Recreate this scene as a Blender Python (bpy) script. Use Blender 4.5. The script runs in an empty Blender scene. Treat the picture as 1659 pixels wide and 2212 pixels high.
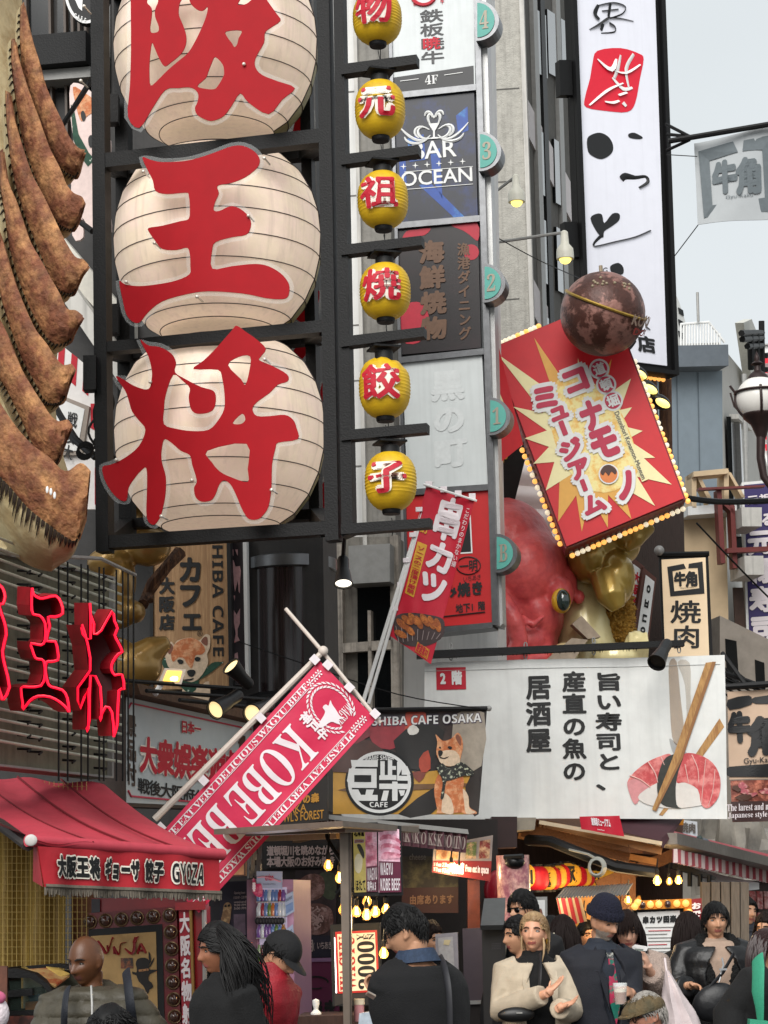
import bpy, bmesh, math, random
import numpy as np
from mathutils import Vector as V, Matrix, noise
from mathutils.geometry import tessellate_polygon
rad=math.radians; sin=math.sin; cos=math.cos; PI=math.pi
R=random.Random(11)
SC=bpy.context.scene; C=SC.collection
# ------------------------------------------------------------------ camera
FPX=4600.0; CX,CY=829.5,1106.0; CAMZ=1.75      # focal length and picture centre, in units of a 1659 x 2212 picture
PITCH=math.atan(854/FPX); ROLL=rad(1.3)
_f=V((0,cos(PITCH),sin(PITCH))); _r0=V((1,0,0)); _u0=V((0,-sin(PITCH),cos(PITCH)))
_r=_r0*cos(ROLL)-_u0*sin(ROLL); _u=_r0*sin(ROLL)+_u0*cos(ROLL)
CAMLOC=V((0,0,CAMZ))
cd=bpy.data.cameras.new("camera"); cam=bpy.data.objects.new("camera",cd); C.objects.link(cam); SC.camera=cam
cd.sensor_fit='VERTICAL'; cd.sensor_height=36.0; cd.lens=36.0*FPX/2212.0; cd.clip_start=0.1; cd.clip_end=4000
mw=Matrix((( _r.x,_u.x,-_f.x,0),(_r.y,_u.y,-_f.y,0),(_r.z,_u.z,-_f.z,CAMZ),(0,0,0,1)))
cam.matrix_world=mw
# ------------------------------------------------------------------ world, sun, exposure
SUN_EL,SUN_AZ=rad(38),rad(194)
w=bpy.data.worlds.new("World"); SC.world=w; w.use_nodes=True; nt=w.node_tree
bg=nt.nodes['Background']
sky=nt.nodes.new('ShaderNodeTexSky'); sky.sky_type='NISHITA'; sky.sun_disc=False
sky.sun_elevation=SUN_EL; sky.sun_rotation=SUN_AZ; sky.dust_density=3.0; sky.air_density=1.0
hs=nt.nodes.new('ShaderNodeHueSaturation'); hs.inputs['Saturation'].default_value=0.12
nz=nt.nodes.new('ShaderNodeTexNoise'); nz.inputs['Scale'].default_value=2.2; nz.inputs['Detail'].default_value=4
rmp=nt.nodes.new('ShaderNodeMapRange'); rmp.inputs[1].default_value=.3; rmp.inputs[2].default_value=.7; rmp.inputs[3].default_value=0.90; rmp.inputs[4].default_value=1.05
mx=nt.nodes.new('ShaderNodeMix'); mx.data_type='RGBA'; mx.inputs[0].default_value=.7
mx.inputs[7].default_value=(7.2,7.75,8.0,1)
ml=nt.nodes.new('ShaderNodeMix'); ml.data_type='RGBA'; ml.blend_type='MULTIPLY'; ml.inputs[0].default_value=1
nt.links.new(sky.outputs[0],hs.inputs['Color']); nt.links.new(hs.outputs[0],mx.inputs[6])
nt.links.new(mx.outputs[2],ml.inputs[6]); nt.links.new(nz.outputs[0],rmp.inputs[0]); nt.links.new(rmp.outputs[0],ml.inputs[7])
nt.links.new(ml.outputs[2],bg.inputs['Color']); bg.inputs['Strength'].default_value=0.105
sd=bpy.data.lights.new("sun",'SUN'); sd.energy=3.0; sd.angle=rad(45); sd.color=(1,.97,.93)
so=bpy.data.objects.new("sun",sd); C.objects.link(so)
sdir=V((sin(SUN_AZ)*cos(SUN_EL),cos(SUN_AZ)*cos(SUN_EL),sin(SUN_EL)))
so.rotation_euler=sdir.to_track_quat('Z','Y').to_euler(); so.location=(0,-10,40)
SC.view_settings.view_transform='Standard'; SC.view_settings.look='None'
SC.view_settings.exposure=0.3; SC.view_settings.gamma=1
SC.cycles.max_bounces=8; SC.cycles.transparent_max_bounces=16; SC.cycles.use_denoising=True
# ------------------------------------------------------------------ projection helpers
def ray(x,y): return _f*FPX+_r*(x-CX)-_u*(y-CY)
def P(x,y,d):
    k=ray(x,y); return CAMLOC+k*(d/k.y)
def px(d): return d/FPX*1.02          # metres per picture unit at distance d
class PL:                            # a real plane in the street; pt() finds the point of it seen at a picture position
    def __init__(s,a,b,c):
        s.o=a; n=(b-a).cross(c-a).normalized()
        if n.dot(CAMLOC-a)<0: n=-n
        s.n=n
    def pt(s,x,y,off=0):
        k=ray(x,y); t=(s.o-CAMLOC).dot(s.n)/k.dot(s.n)
        return CAMLOC+k*t+s.n*off
def YP(x,y,d,yaw=13,tilt=0):         # upright plane; positive yaw: right side nearer
    o=P(x,y,d); a=rad(yaw); X=V((cos(a),-sin(a),0)); Z=V((0,sin(rad(tilt)),cos(rad(tilt))))
    return PL(o,o+X,o+Z)
def lerp(a,b,t): return a+(b-a)*t
def Q(pl,q):                         # (a,b) in 0..1 over four picture corners TL,TR,BR,BL
    if len(q)==4 and not hasattr(q[0],'__len__'):
        x0,y0,x1,y1=q; q=((x0,y0),(x1,y0),(x1,y1),(x0,y1))
    (x0,y0),(x1,y1),(x2,y2),(x3,y3)=q
    def f(a,b,off=0):
        xa=lerp(lerp(x0,x1,a),lerp(x3,x2,a),b); ya=lerp(lerp(y0,y1,a),lerp(y3,y2,a),b)
        return pl.pt(xa,ya,off)
    f.q=q; return f
def sub(q,a0,b0,a1,b1):              # a sub rectangle of a picture quad
    (x0,y0),(x1,y1),(x2,y2),(x3,y3)=q
    g=lambda a,b:(lerp(lerp(x0,x1,a),lerp(x3,x2,a),b),lerp(lerp(y0,y1,a),lerp(y3,y2,a),b))
    return (g(a0,b0),g(a1,b0),g(a1,b1),g(a0,b1))
def rotq(q,k):                       # reading direction turned: text corners start at corner k
    q=list(q); return q[k:]+q[:k]
# ------------------------------------------------------------------ materials
def lin(h):
    if not isinstance(h,str): return tuple(h)
    v=[int(h[i:i+2],16)/255 for i in (0,2,4)]
    return tuple(c/12.92 if c<=.04045 else ((c+.055)/1.055)**2.4 for c in v)
_M={}
def M(name,col='808080',rough=.6,metal=0,var=.12,vs=9,bump=0,bs=60,emis=0,ecol=None,alpha=1,trans=0,col2=None,ior=1.45,stretch=None,c2lo=.45,c2hi=.6,streak=0,sheen=0,coat=0,spec=.5):
    if name in _M: return _M[name]
    m=bpy.data.materials.new(name); _M[name]=m; m.use_nodes=True; t=m.node_tree; b=t.nodes['Principled BSDF']
    c=lin(col); b.inputs['Roughness'].default_value=rough; b.inputs['Metallic'].default_value=metal; b.inputs['IOR'].default_value=ior
    b.inputs['Base Color'].default_value=(*c,1)
    tc=t.nodes.new('ShaderNodeTexCoord'); mp=t.nodes.new('ShaderNodeMapping'); t.links.new(tc.outputs['Object'],mp.inputs[0])
    if stretch: mp.inputs['Scale'].default_value=stretch
    last=None
    if col2:
        n=t.nodes.new('ShaderNodeTexNoise'); n.inputs['Scale'].default_value=vs; n.inputs['Detail'].default_value=6; n.inputs['Roughness'].default_value=.65
        t.links.new(mp.outputs[0],n.inputs[0])
        r=t.nodes.new('ShaderNodeMapRange'); r.inputs[1].default_value=c2lo; r.inputs[2].default_value=c2hi; t.links.new(n.outputs[0],r.inputs[0])
        x=t.nodes.new('ShaderNodeMix'); x.data_type='RGBA'; x.inputs[6].default_value=(*c,1); x.inputs[7].default_value=(*lin(col2),1)
        t.links.new(r.outputs[0],x.inputs[0]); last=x.outputs[2]
    if var:
        n=t.nodes.new('ShaderNodeTexNoise'); n.inputs['Scale'].default_value=vs*1.7+3; n.inputs['Detail'].default_value=7; n.inputs['Roughness'].default_value=.6
        t.links.new(mp.outputs[0],n.inputs[0])
        r=t.nodes.new('ShaderNodeMapRange'); r.inputs[1].default_value=.3; r.inputs[2].default_value=.7; r.inputs[3].default_value=1-var; r.inputs[4].default_value=1+var*.5
        t.links.new(n.outputs[0],r.inputs[0])
        x=t.nodes.new('ShaderNodeMix'); x.data_type='RGBA'; x.blend_type='MULTIPLY'; x.inputs[0].default_value=1; x.inputs[6].default_value=(*c,1)
        if last: t.links.new(last,x.inputs[6])
        t.links.new(r.outputs[0],x.inputs[7]); last=x.outputs[2]
    if streak:                       # rain streaks: grime drawn out downwards
        mp2=t.nodes.new('ShaderNodeMapping'); mp2.inputs['Scale'].default_value=(14,14,.7); t.links.new(tc.outputs['Object'],mp2.inputs[0])
        n=t.nodes.new('ShaderNodeTexNoise'); n.inputs['Scale'].default_value=1.4; n.inputs['Detail'].default_value=6; t.links.new(mp2.outputs[0],n.inputs[0])
        r=t.nodes.new('ShaderNodeMapRange'); r.inputs[1].default_value=.5; r.inputs[2].default_value=.75; r.inputs[3].default_value=1; r.inputs[4].default_value=1-streak
        t.links.new(n.outputs[0],r.inputs[0])
        x=t.nodes.new('ShaderNodeMix'); x.data_type='RGBA'; x.blend_type='MULTIPLY'; x.inputs[0].default_value=1; x.inputs[6].default_value=(*c,1)
        if last: t.links.new(last,x.inputs[6])
        t.links.new(r.outputs[0],x.inputs[7]); last=x.outputs[2]
    if last: t.links.new(last,b.inputs['Base Color'])
    if rough>.05 and metal<1 and var:
        pass
    if bump:
        n=t.nodes.new('ShaderNodeTexNoise'); n.inputs['Scale'].default_value=bs; n.inputs['Detail'].default_value=5; t.links.new(mp.outputs[0],n.inputs[0])
        k=t.nodes.new('ShaderNodeBump'); k.inputs['Strength'].default_value=bump; k.inputs['Distance'].default_value=.02
        t.links.new(n.outputs[0],k.inputs['Height']); t.links.new(k.outputs[0],b.inputs['Normal'])
    if emis:
        b.inputs['Emission Strength'].default_value=emis
        if ecol: b.inputs['Emission Color'].default_value=(*lin(ecol),1)
        elif last: t.links.new(last,b.inputs['Emission Color'])
        else: b.inputs['Emission Color'].default_value=(*c,1)
    if alpha<1: b.inputs['Alpha'].default_value=alpha
    if trans: b.inputs['Transmission Weight'].default_value=trans
    if sheen: b.inputs['Sheen Weight'].default_value=sheen
    b.inputs['Specular IOR Level'].default_value=spec
    if coat: b.inputs['Coat Weight'].default_value=coat
    return m
# ------------------------------------------------------------------ glyphs
_G={}
def glyph(s):
    if s not in _G:
        c=bpy.data.curves.new("t",'FONT'); c.body=s; c.resolution_u=3
        o=bpy.data.objects.new("t",c); C.objects.link(o)
        dg=bpy.context.evaluated_depsgraph_get(); e=o.evaluated_get(dg); me=e.to_mesh()
        _G[s]=([(v.co.x,v.co.y) for v in me.vertices],[tuple(p.vertices) for p in me.polygons])
        e.to_mesh_clear(); bpy.data.objects.remove(o); bpy.data.curves.remove(c)
    return _G[s]
def gbox(s):
    v=glyph(s)[0]
    if not v: return 0,0,1,1
    xs=[a for a,_ in v]; ys=[b for _,b in v]; return min(xs),min(ys),max(xs),max(ys)
_MAP=dict(zip("ABCDEFGHIJKLMNOPQRSTUVWXYZ",[chr(0x1D400+i) for i in range(26)])); _MAP.update({str(i):chr(0x1D7CE+i) for i in range(10)})
_MAP.update({chr(97+i):chr(0x1D41A+i) for i in range(26)})
serif=lambda s:''.join(_MAP.get(c,c) for c in s)
heavy=lambda s:''.join(chr(0x1D5D4+ord(c)-65) if 'A'<=c<='Z' else chr(0x1D7EC+int(c)) if c.isdigit() else chr(0x1D5EE+ord(c)-97) if 'a'<=c<='z' else c for c in s)
# ------------------------------------------------------------------ mesh builder
def shifts(b):                        # thicken a glyph by overlaying shifted copies
    o=[(0,0)]; n=max(1,math.ceil(b/.045)) if b else 0
    for k in range(1,n+1): r=b*k/n; q=6 if n==1 else 10; o+=[(r*cos(2*PI*a/q),r*sin(2*PI*a/q)) for a in range(q)]
    return o
class MB:
    def __init__(s): s.v=[]; s.f=[]; s.m=[]; s.mats=[]; s.sm=[]
    def mi(s,m):
        if m not in s.mats: s.mats.append(m)
        return s.mats.index(m)
    def add(s,vs,fs,mat,smooth=False):
        b=len(s.v); s.v+=[V(p) for p in vs]; k=s.mi(mat)
        for f in fs: s.f.append(tuple(b+i for i in f)); s.m.append(k); s.sm.append(smooth)
        return s
    def prism(s,loops,vec,mat,smat=None,back=True):
        """loops: outer (and hole) loops of 3d points; vec: extrusion to the back"""
        if not hasattr(loops[0][0],'__len__'): loops=[loops]
        pts=[p for l in loops for p in l]; tri=tessellate_polygon([[V(p) for p in l] for l in loops])
        s.add(pts,tri,mat)
        vec=V(vec)
        if vec.length>1e-7:
            bp=[V(p)+vec for p in pts]
            if back: s.add(bp,[t[::-1] for t in tri],smat or mat)
            for l in loops:
                n=len(l); s.add(list(l)+[V(p)+vec for p in l],[(i,(i+1)%n,n+(i+1)%n,n+i) for i in range(n)],smat or mat)
        return s
    def poly(s,pl,pts,off,mat,thick=0,smat=None,holes=(),back=True):
        if hasattr(pl,'fine') and thick==0:       # cloth: cut the shape small so that it follows the folds
            pp=[p for l in [pts,*holes] for p in l]; tri=tessellate_polygon([[V((x,y,0)) for x,y in l] for l in [pts,*holes]]); st=[tuple(pp[i] for i in t) for t in tri]; vs=[]; fs=[]
            while st:
                a,b,c=st.pop(); e=[(math.dist(a,b),0),(math.dist(b,c),1),(math.dist(c,a),2)]; l,k=max(e)
                if l>pl.fine and l<4000:
                    if k==1: a,b,c=b,c,a
                    elif k==2: a,b,c=c,a,b
                    mm=((a[0]+b[0])/2,(a[1]+b[1])/2); st+=[(a,mm,c),(mm,b,c)]
                else: fs.append((len(vs),len(vs)+1,len(vs)+2)); vs+=[pl.pt(*q,off) for q in (a,b,c)]
            return s.add(vs,fs,mat)
        return s.prism([[pl.pt(x,y,off) for x,y in l] for l in [pts,*holes]],-pl.n*thick,mat,smat,back)
    def rect(s,pl,q,off,mat,thick=0,smat=None):
        if not hasattr(q[0],'__len__'): x0,y0,x1,y1=q; q=((x0,y0),(x1,y0),(x1,y1),(x0,y1))
        return s.poly(pl,q,off,mat,thick,smat)
    def frame(s,pl,q,bw,off,mat,thick):     # picture-frame of four bars, bw in picture units
        if not hasattr(q[0],'__len__'): x0,y0,x1,y1=q; q=((x0,y0),(x1,y0),(x1,y1),(x0,y1))
        cx=sum(p[0] for p in q)/4; cy=sum(p[1] for p in q)/4
        w_=(abs(q[1][0]-q[0][0])+abs(q[1][1]-q[0][1])+abs(q[2][0]-q[3][0])+abs(q[2][1]-q[3][1]))/2; h_=(abs(q[3][1]-q[0][1])+abs(q[3][0]-q[0][0])+abs(q[2][1]-q[1][1])+abs(q[2][0]-q[1][0]))/2
        i=sub(q,bw/w_,bw/h_,1-bw/w_,1-bw/h_)
        return s.poly(pl,q,off,mat,thick,holes=[i])
    def box(s,c,sx,sy,sz,mat,rot=None):
        c=V(c); vs=[]
        for i in (-.5,.5):
            for j in (-.5,.5):
                for k in (-.5,.5):
                    p=V((i*sx,j*sy,k*sz)); vs.append(c+(rot@p if rot else p))
        return s.add(vs,[(0,1,3,2),(4,6,7,5),(0,4,5,1),(2,3,7,6),(0,2,6,4),(1,5,7,3)],mat)
    def beam(s,a,b,w,h,mat,up=V((0,0,1))):
        a=V(a); b=V(b); d=(b-a).normalized(); x=d.cross(up)
        if x.length<1e-4: x=d.cross(V((0,1,0)))
        x.normalize(); u=x.cross(d)
        vs=[p+x*(i*w/2)+u*(j*h/2) for p in (a,b) for i,j in ((-1,-1),(1,-1),(1,1),(-1,1))]
        return s.add(vs,[(0,1,2,3),(7,6,5,4),(0,4,5,1),(1,5,6,2),(2,6,7,3),(3,7,4,0)],mat)
    def tube(s,pts,r,mat,seg=8,caps=True,smooth=True,flat=1.0):
        pts=[V(p) for p in pts]; n=len(pts); rs=r if hasattr(r,'__len__') else [r]*n
        vs=[]; up=None
        for i,p in enumerate(pts):
            d=(pts[min(i+1,n-1)]-pts[max(i-1,0)]).normalized()
            if up is None: up=d.orthogonal().normalized()
            up=(up-d*up.dot(d)); up=up.normalized() if up.length>1e-6 else d.orthogonal().normalized()
            b=d.cross(up)
            for k in range(seg):
                a=2*PI*k/seg; vs.append(p+(up*cos(a)+b*sin(a)*flat)*rs[i])
        fs=[(i*seg+k,i*seg+(k+1)%seg,(i+1)*seg+(k+1)%seg,(i+1)*seg+k) for i in range(n-1) for k in range(seg)]
        s.add(vs,fs,mat,smooth)
        if caps: s.add(vs[:seg],[tuple(range(seg))[::-1]],mat); s.add(vs[-seg:],[tuple(range(seg))],mat)
        return s
    def lathe(s,o,prof,mat,seg=24,axis=V((0,0,1)),smooth=True,sx=1,sy=1):
        o=V(o); axis=V(axis).normalized(); x=axis.orthogonal().normalized() if abs(axis.z)<.999 else V((1,0,0)); y=axis.cross(x)
        vs=[o+axis*h+(x*cos(2*PI*k/seg)*sx+y*sin(2*PI*k/seg)*sy)*r for r,h in prof for k in range(seg)]
        fs=[(i*seg+k,i*seg+(k+1)%seg,(i+1)*seg+(k+1)%seg,(i+1)*seg+k) for i in range(len(prof)-1) for k in range(seg)]
        s.add(vs,fs,mat,smooth)
        if prof[0][0]>1e-4: s.add(vs[:seg],[tuple(range(seg))[::-1]],mat)
        if prof[-1][0]>1e-4: s.add(vs[-seg:],[tuple(range(seg))],mat)
        return s
    def ball(s,c,rx,ry,rz,mat,seg=20,rings=12,rot=None,fn=None):
        c=V(c); vs=[]
        for i in range(rings+1):
            t=PI*i/rings
            for k in range(seg):
                a=2*PI*k/seg; u=V((sin(t)*cos(a),sin(t)*sin(a),cos(t))); q=V((u.x*rx,u.y*ry,u.z*rz))
                if fn: q=q*fn(u)
                vs.append(c+(rot@q if rot else q))
        fs=[(i*seg+k,(i+1)*seg+k,(i+1)*seg+(k+1)%seg,i*seg+(k+1)%seg) for i in range(rings) for k in range(seg)]
        return s.add(vs,fs,mat,True)
    def loft(s,rows,mat,smooth=True,closed=False):
        n=len(rows[0]); vs=[p for r in rows for p in r]; m=n if closed else n-1
        return s.add(vs,[(i*n+k,i*n+(k+1)%n,(i+1)*n+(k+1)%n,(i+1)*n+k) for i in range(len(rows)-1) for k in range(m)],mat,smooth)
    def text(s,mp,txt,mat,off=.004,bold=0,pad=0):
        """stretch txt over the unit square of mapping mp"""
        v,f=glyph(txt)
        if not v: return s
        x0,y0,x1,y1=gbox(txt); sh=[(0,0)]
        sh=shifts(bold)
        x0-=bold;x1+=bold;y0-=bold;y1+=bold
        for i,(dx,dy) in enumerate(sh):
            s.add([mp((x+dx-x0)/(x1-x0),(y1-y-dy)/(y1-y0),off+i*.00015) for x,y in v],f,mat)
        return s
    def vtext(s,pl,q,txt,mat,off=.004,bold=0,gap=.04,rot=0):
        """one character under the other in a picture quad"""
        if not hasattr(q[0],'__len__'): x0,y0,x1,y1=q; q=((x0,y0),(x1,y0),(x1,y1),(x0,y1))
        n=len(txt)
        for i,ch in enumerate(txt): s.char(Q(pl,sub(q,0,(i+gap)/n,1,(i+1-gap)/n)),ch,mat,off,bold)
        return s
    def htext(s,pl,q,txt,mat,off=.004,bold=0,gap=.04):
        if not hasattr(q[0],'__len__'): x0,y0,x1,y1=q; q=((x0,y0),(x1,y0),(x1,y1),(x0,y1))
        n=len(txt)
        for i,ch in enumerate(txt): s.char(Q(pl,sub(q,(i+gap)/n,0,(i+1-gap)/n,1)),ch,mat,off,bold)
        return s
    def char(s,mp,ch,mat,off=.004,bold=0):
        v,f=glyph(ch)
        if not v: return s
        x0,y0,x1,y1=gbox('国'); x0-=bold+.02;x1+=bold+.02;y0-=bold+.02;y1+=bold+.02; sh=[(0,0)]
        sh=shifts(bold)
        for i,(dx,dy) in enumerate(sh):
            s.add([mp((x+dx-x0)/(x1-x0),(y1-y-dy)/(y1-y0),off+i*.00015) for x,y in v],f,mat)
        return s
    def build(s,name,parent=None,label=None,cat=None,group=None,kind=None,origin=None,fixn=False):
        me=bpy.data.meshes.new(name); vs=s.v
        if origin is None:
            a=np.array([tuple(p) for p in vs]); lo=a.min(0); hi=a.max(0); origin=V(((lo[0]+hi[0])/2,(lo[1]+hi[1])/2,lo[2]))
        origin=V(origin)
        me.from_pydata([tuple(p-origin) for p in vs],[],s.f)
        for m in s.mats: me.materials.append(m)
        me.polygons.foreach_set('material_index',s.m)
        if any(s.sm):
            me.polygons.foreach_set('use_smooth',[bool(x) for x in s.sm])
        me.update()
        if any(s.sm) or fixn:
            bm=bmesh.new(); bm.from_mesh(me); bmesh.ops.remove_doubles(bm,verts=bm.verts,dist=1e-5)
            if fixn: bmesh.ops.recalc_face_normals(bm,faces=bm.faces)
            bm.to_mesh(me); bm.free()
            if any(s.sm): me.set_sharp_from_angle(angle=rad(38))
        o=bpy.data.objects.new(name,me); C.objects.link(o)
        return link(o,parent,origin,label,cat,group,kind)
def pieces(mb,name,parent,**k):      # every loose piece becomes an object of its own
    par={}
    def fd(a):
        while par.setdefault(a,a)!=a: par[a]=par[par[a]]; a=par[a]
        return a
    key=[(round(p[0],4),round(p[1],4),round(p[2],4)) for p in mb.v]
    for f in mb.f:
        for i in f[1:]: par[fd(key[f[0]])]=fd(key[i])
    g={}
    for i,f in enumerate(mb.f): g.setdefault(fd(key[f[0]]),[]).append(i)
    for fs in g.values():
        o=MB(); o.mats=mb.mats; ix={}
        for i in fs:
            o.f.append(tuple(ix.setdefault(q,len(ix)) for q in mb.f[i])); o.m.append(mb.m[i]); o.sm.append(mb.sm[i])
        o.v=[None]*len(ix)
        for q,n in ix.items(): o.v[n]=mb.v[q]
        o.build(name,parent,**k)
WL={}
def link(o,parent,origin,label=None,cat=None,group=None,kind=None):
    WL[o.name]=V(origin)
    if parent: o.parent=parent; o.location=V(origin)-WL[parent.name]
    else: o.location=origin
    if label: o['label']=label
    if cat: o['category']=cat
    if group: o['group']=group
    if kind: o['kind']=kind
    return o
def thing(name,label,cat,loc,group=None):
    o=bpy.data.objects.new(name,None); o.empty_display_size=.1; C.objects.link(o)
    return link(o,None,V(loc),label,cat,group)
def dup(o,loc,parent=None,label=None):
    c=o.copy(); C.objects.link(c); c.parent=parent; WL[c.name]=V(loc)
    c.location=V(loc)-(WL[parent.name] if parent else V((0,0,0)))
    if label: c['label']=label
    for ch in list(o.children):
        k=ch.copy(); C.objects.link(k); k.parent=c; WL[k.name]=WL[c.name]+k.location
        for g in ch.children:
            d=g.copy(); C.objects.link(d); d.parent=k; WL[d.name]=WL[k.name]+d.location
    return c
def smoothpts(pts,n=4,closed=True):  # Catmull-Rom through traced points
    out=[]; m=len(pts); rng=range(m) if closed else range(m-1)
    for i in rng:
        p0,p1,p2,p3=[pts[(i+k)%m] if closed else pts[min(max(i+k,0),m-1)] for k in (-1,0,1,2)]
        for j in range(n):
            t=j/n; out.append(tuple(.5*((2*b)+(-a+c)*t+(2*a-5*b+4*c-d)*t*t+(-a+3*b-3*c+d)*t**3) for a,b,c,d in zip(p0,p1,p2,p3)))
    if not closed: out.append(tuple(pts[-1]))
    return out
def offs(pts,r):                     # push a traced outline outwards
    n=len(pts); A=sum(pts[i][0]*pts[(i+1)%n][1]-pts[(i+1)%n][0]*pts[i][1] for i in range(n)); sg=1 if A>0 else -1; out=[]
    for i in range(n):
        ax,ay=pts[i-1]; bx,by=pts[(i+1)%n]; dx,dy=bx-ax,by-ay; l=math.hypot(dx,dy) or 1
        out.append((pts[i][0]+sg*dy/l*r,pts[i][1]-sg*dx/l*r))
    return out
def zz(pts,s,ox,oy): return [(x*s+ox,y*s+oy) for x,y in pts]
K_=M('black_steel','0a0a0b',.55,0,.25,6,.15,90,spec=.3)
WHITE=M('white_paint','d8d8d6',.6,0,.06); BLK=M('black_ink','0c0c0d',.6,0,0); 
# ================================================================== SETTING AND BUILDINGS
ground=M('asphalt','3c3b3a',.85,0,.3,3,.3,40,col2='4a4845')
MB().add([(-900,-60,0),(900,-60,0),(900,2500,0),(-900,2500,0)],[(0,1,2,3)],ground).build('street',kind='structure')
pav=M('paving','6a6763',.8,0,.2,6,.2,30)
m=MB(); m.box((-6.2,30,.06),6,76,.12,pav); m.build('pavement',kind='structure')
m=MB(); m.box((8.2,40,.06),5,96,.12,pav); m.build('pavement',kind='structure')
def bbox_building(b,x0,x1,y0,y1,h,mat): b.box(((x0+x1)/2,(y0+y1)/2,h/2),x1-x0,y1-y0,h,mat)
DARKW=M('dark_wall','2a2827',.6,0,.3,2,.1,20,streak=.3)
GLASSD=M('dark_glass','0d0f10',.12,0,.1,2)
CONC=M('rough_concrete','a7a49c',.9,0,.18,5,.55,45,streak=.25)
GREYW=M('pale_grey_wall','bdbab4',.7,0,.1,3,.05,30,streak=.35)
ALU=M('aluminium','b4b5b6',.32,.8,.15,8)
ALUP=M('grey_mullion','8e8d8a',.5,.2,.15,5)
# dark building on the left behind the lantern frame
pl=YP(300,900,15.6,13)
b=thing('shop_building','dark fronted shop building behind the lantern frame',"building",P(300,1972,15.8))
m=MB(); m.poly(pl,[(-420,-300),(672,-300),(716,2230),(-420,2230)],0,DARKW,.4); m.build('wall',b)
m=MB()
for x0,x1 in ((62,108),(126,140),(152,240)): m.rect(pl,(x0,-40,x1,200),.02,GLASSD,.06)
pieces(m,'window',b)
m=MB()
for x in (58,110,142,158,172,186): m.poly(pl,[(x,-60),(x+5,-60),(x+12,330),(x+7,330)],.07,M('brown_mullion','4b4038',.5),.06)
pieces(m,'window_frame',b)
m=MB(); m.rect(pl,((60,112),(215,98),(215,162),(60,176)),.3,K_,.3); m.rect(pl,((60,176),(215,164),(215,186),(60,198)),.2,ALUP,.2)
pieces(m,'canopy_beam',b)
m=MB(); m.poly(pl,[(150,585),(300,800),(300,870),(150,650)],.25,GREYW,.2); m.poly(pl,[(130,500),(300,700),(300,770),(130,575)],.12,M('cream_ledge','c9c5bb',.7),.1)
pieces(m,'ledge',b)
# red and white bunting with the framed white board
pl2=YP(180,850,14.9,10); RED=M('bunting_red','b0182a',.7,0,.1); 
m=MB(); m.poly(pl2,[(120,735),(225,820),(225,1100),(120,1100)],0,M('bunting_white','d9d5d2',.7,0,.08),.03)
for i in range(4):
    x=128+i*27; y=742+i*21
    if x+13<222: m.poly(pl2,[(x,y),(x+13,y+10),(x+9,y+72),(x-4,y+60)],.004,RED)
m.poly(pl2,[(196,872),(215,872),(206,930),(196,925)],.004,RED); m.poly(pl2,[(205,1010),(220,1005),(220,1090),(205,1090)],.004,RED)
m.poly(pl2,[(120,850),(196,880),(180,985),(120,985)],.03,M('frame_taupe','8d8278',.6),.03)
m.poly(pl2,[(120,858),(186,886),(170,976),(120,976)],.035,WHITE)
m.vtext(pl2,((152,890),(172,895),(158,1000),(138,995)),'戦後大',BLK,.04,.02)
m.build('festival_board',label='red and white striped board with framed white notice beside the gyoza sculpture',cat='sign board')
# standing shiba cut-out and round cafe sign seen through the frame
pl3=YP(195,400,15.0,10)
FUR=M('print_fur_orange','b8683c',.7,0,.25,20,col2='d29a70'); FURW=M('print_fur_white','d8c3bd',.7,0,.12,12); GREENP=M('print_green_scarf','1f4634',.7,0,.3,20,col2='b9c7b8',c2lo=.6,c2hi=.63)
m=MB(); m.poly(pl3,smoothpts([(152,185),(178,183),(205,205),(222,210),(222,310),(238,302),(236,340),(222,350),(232,430),(240,500),(212,470),(200,505),(178,470),(180,512),(156,508),(154,380),(160,320),(152,250)],3),0,FURW,.03)
m.poly(pl3,smoothpts([(158,188),(182,200),(205,215),(222,215),(222,270),(205,245),(190,250),(176,262),(166,235)],3),.004,FUR)
m.poly(pl3,[(153,225),(160,235),(170,290),(192,330),(205,345),(190,360),(172,335),(158,300)],.004,GREENP)
m.poly(pl3,smoothpts([(175,244),(181,240),(186,252),(182,262),(177,258)],3),.006,BLK); m.poly(pl3,smoothpts([(191,300),(197,292),(204,300),(204,314),(194,318)],3),.006,BLK)
m.poly(pl3,[(222,320),(236,300),(238,322),(224,336)],.004,GREENP)
m.build('dog_cutout_sign',label='tall flat cutout of a seated shiba dog in a green scarf behind black posts',cat='sign')
m=MB(); o=pl3.pt(195,-30); 
c=[(195+48*cos(a*PI/20)*1.0,-18+80*sin(a*PI/20)) for a in range(40)]; m.poly(pl3,c,.1,WHITE,.08,K_)
m.poly(pl3,[(195+42*cos(a*PI/20),-18+73*sin(a*PI/20)) for a in range(40)],.104,BLK)
m.poly(pl3,[(160,-20),(190,-20),(187,36),(180,30),(172,12)],.108,WHITE)
m.htext(pl3,((171,38),(200,52),(198,66),(169,52)),'CAFE',WHITE,.108,.03)
m.build('round_cafe_sign',label='round black and white cafe sign cut off by the top edge',cat='sign')
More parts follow.
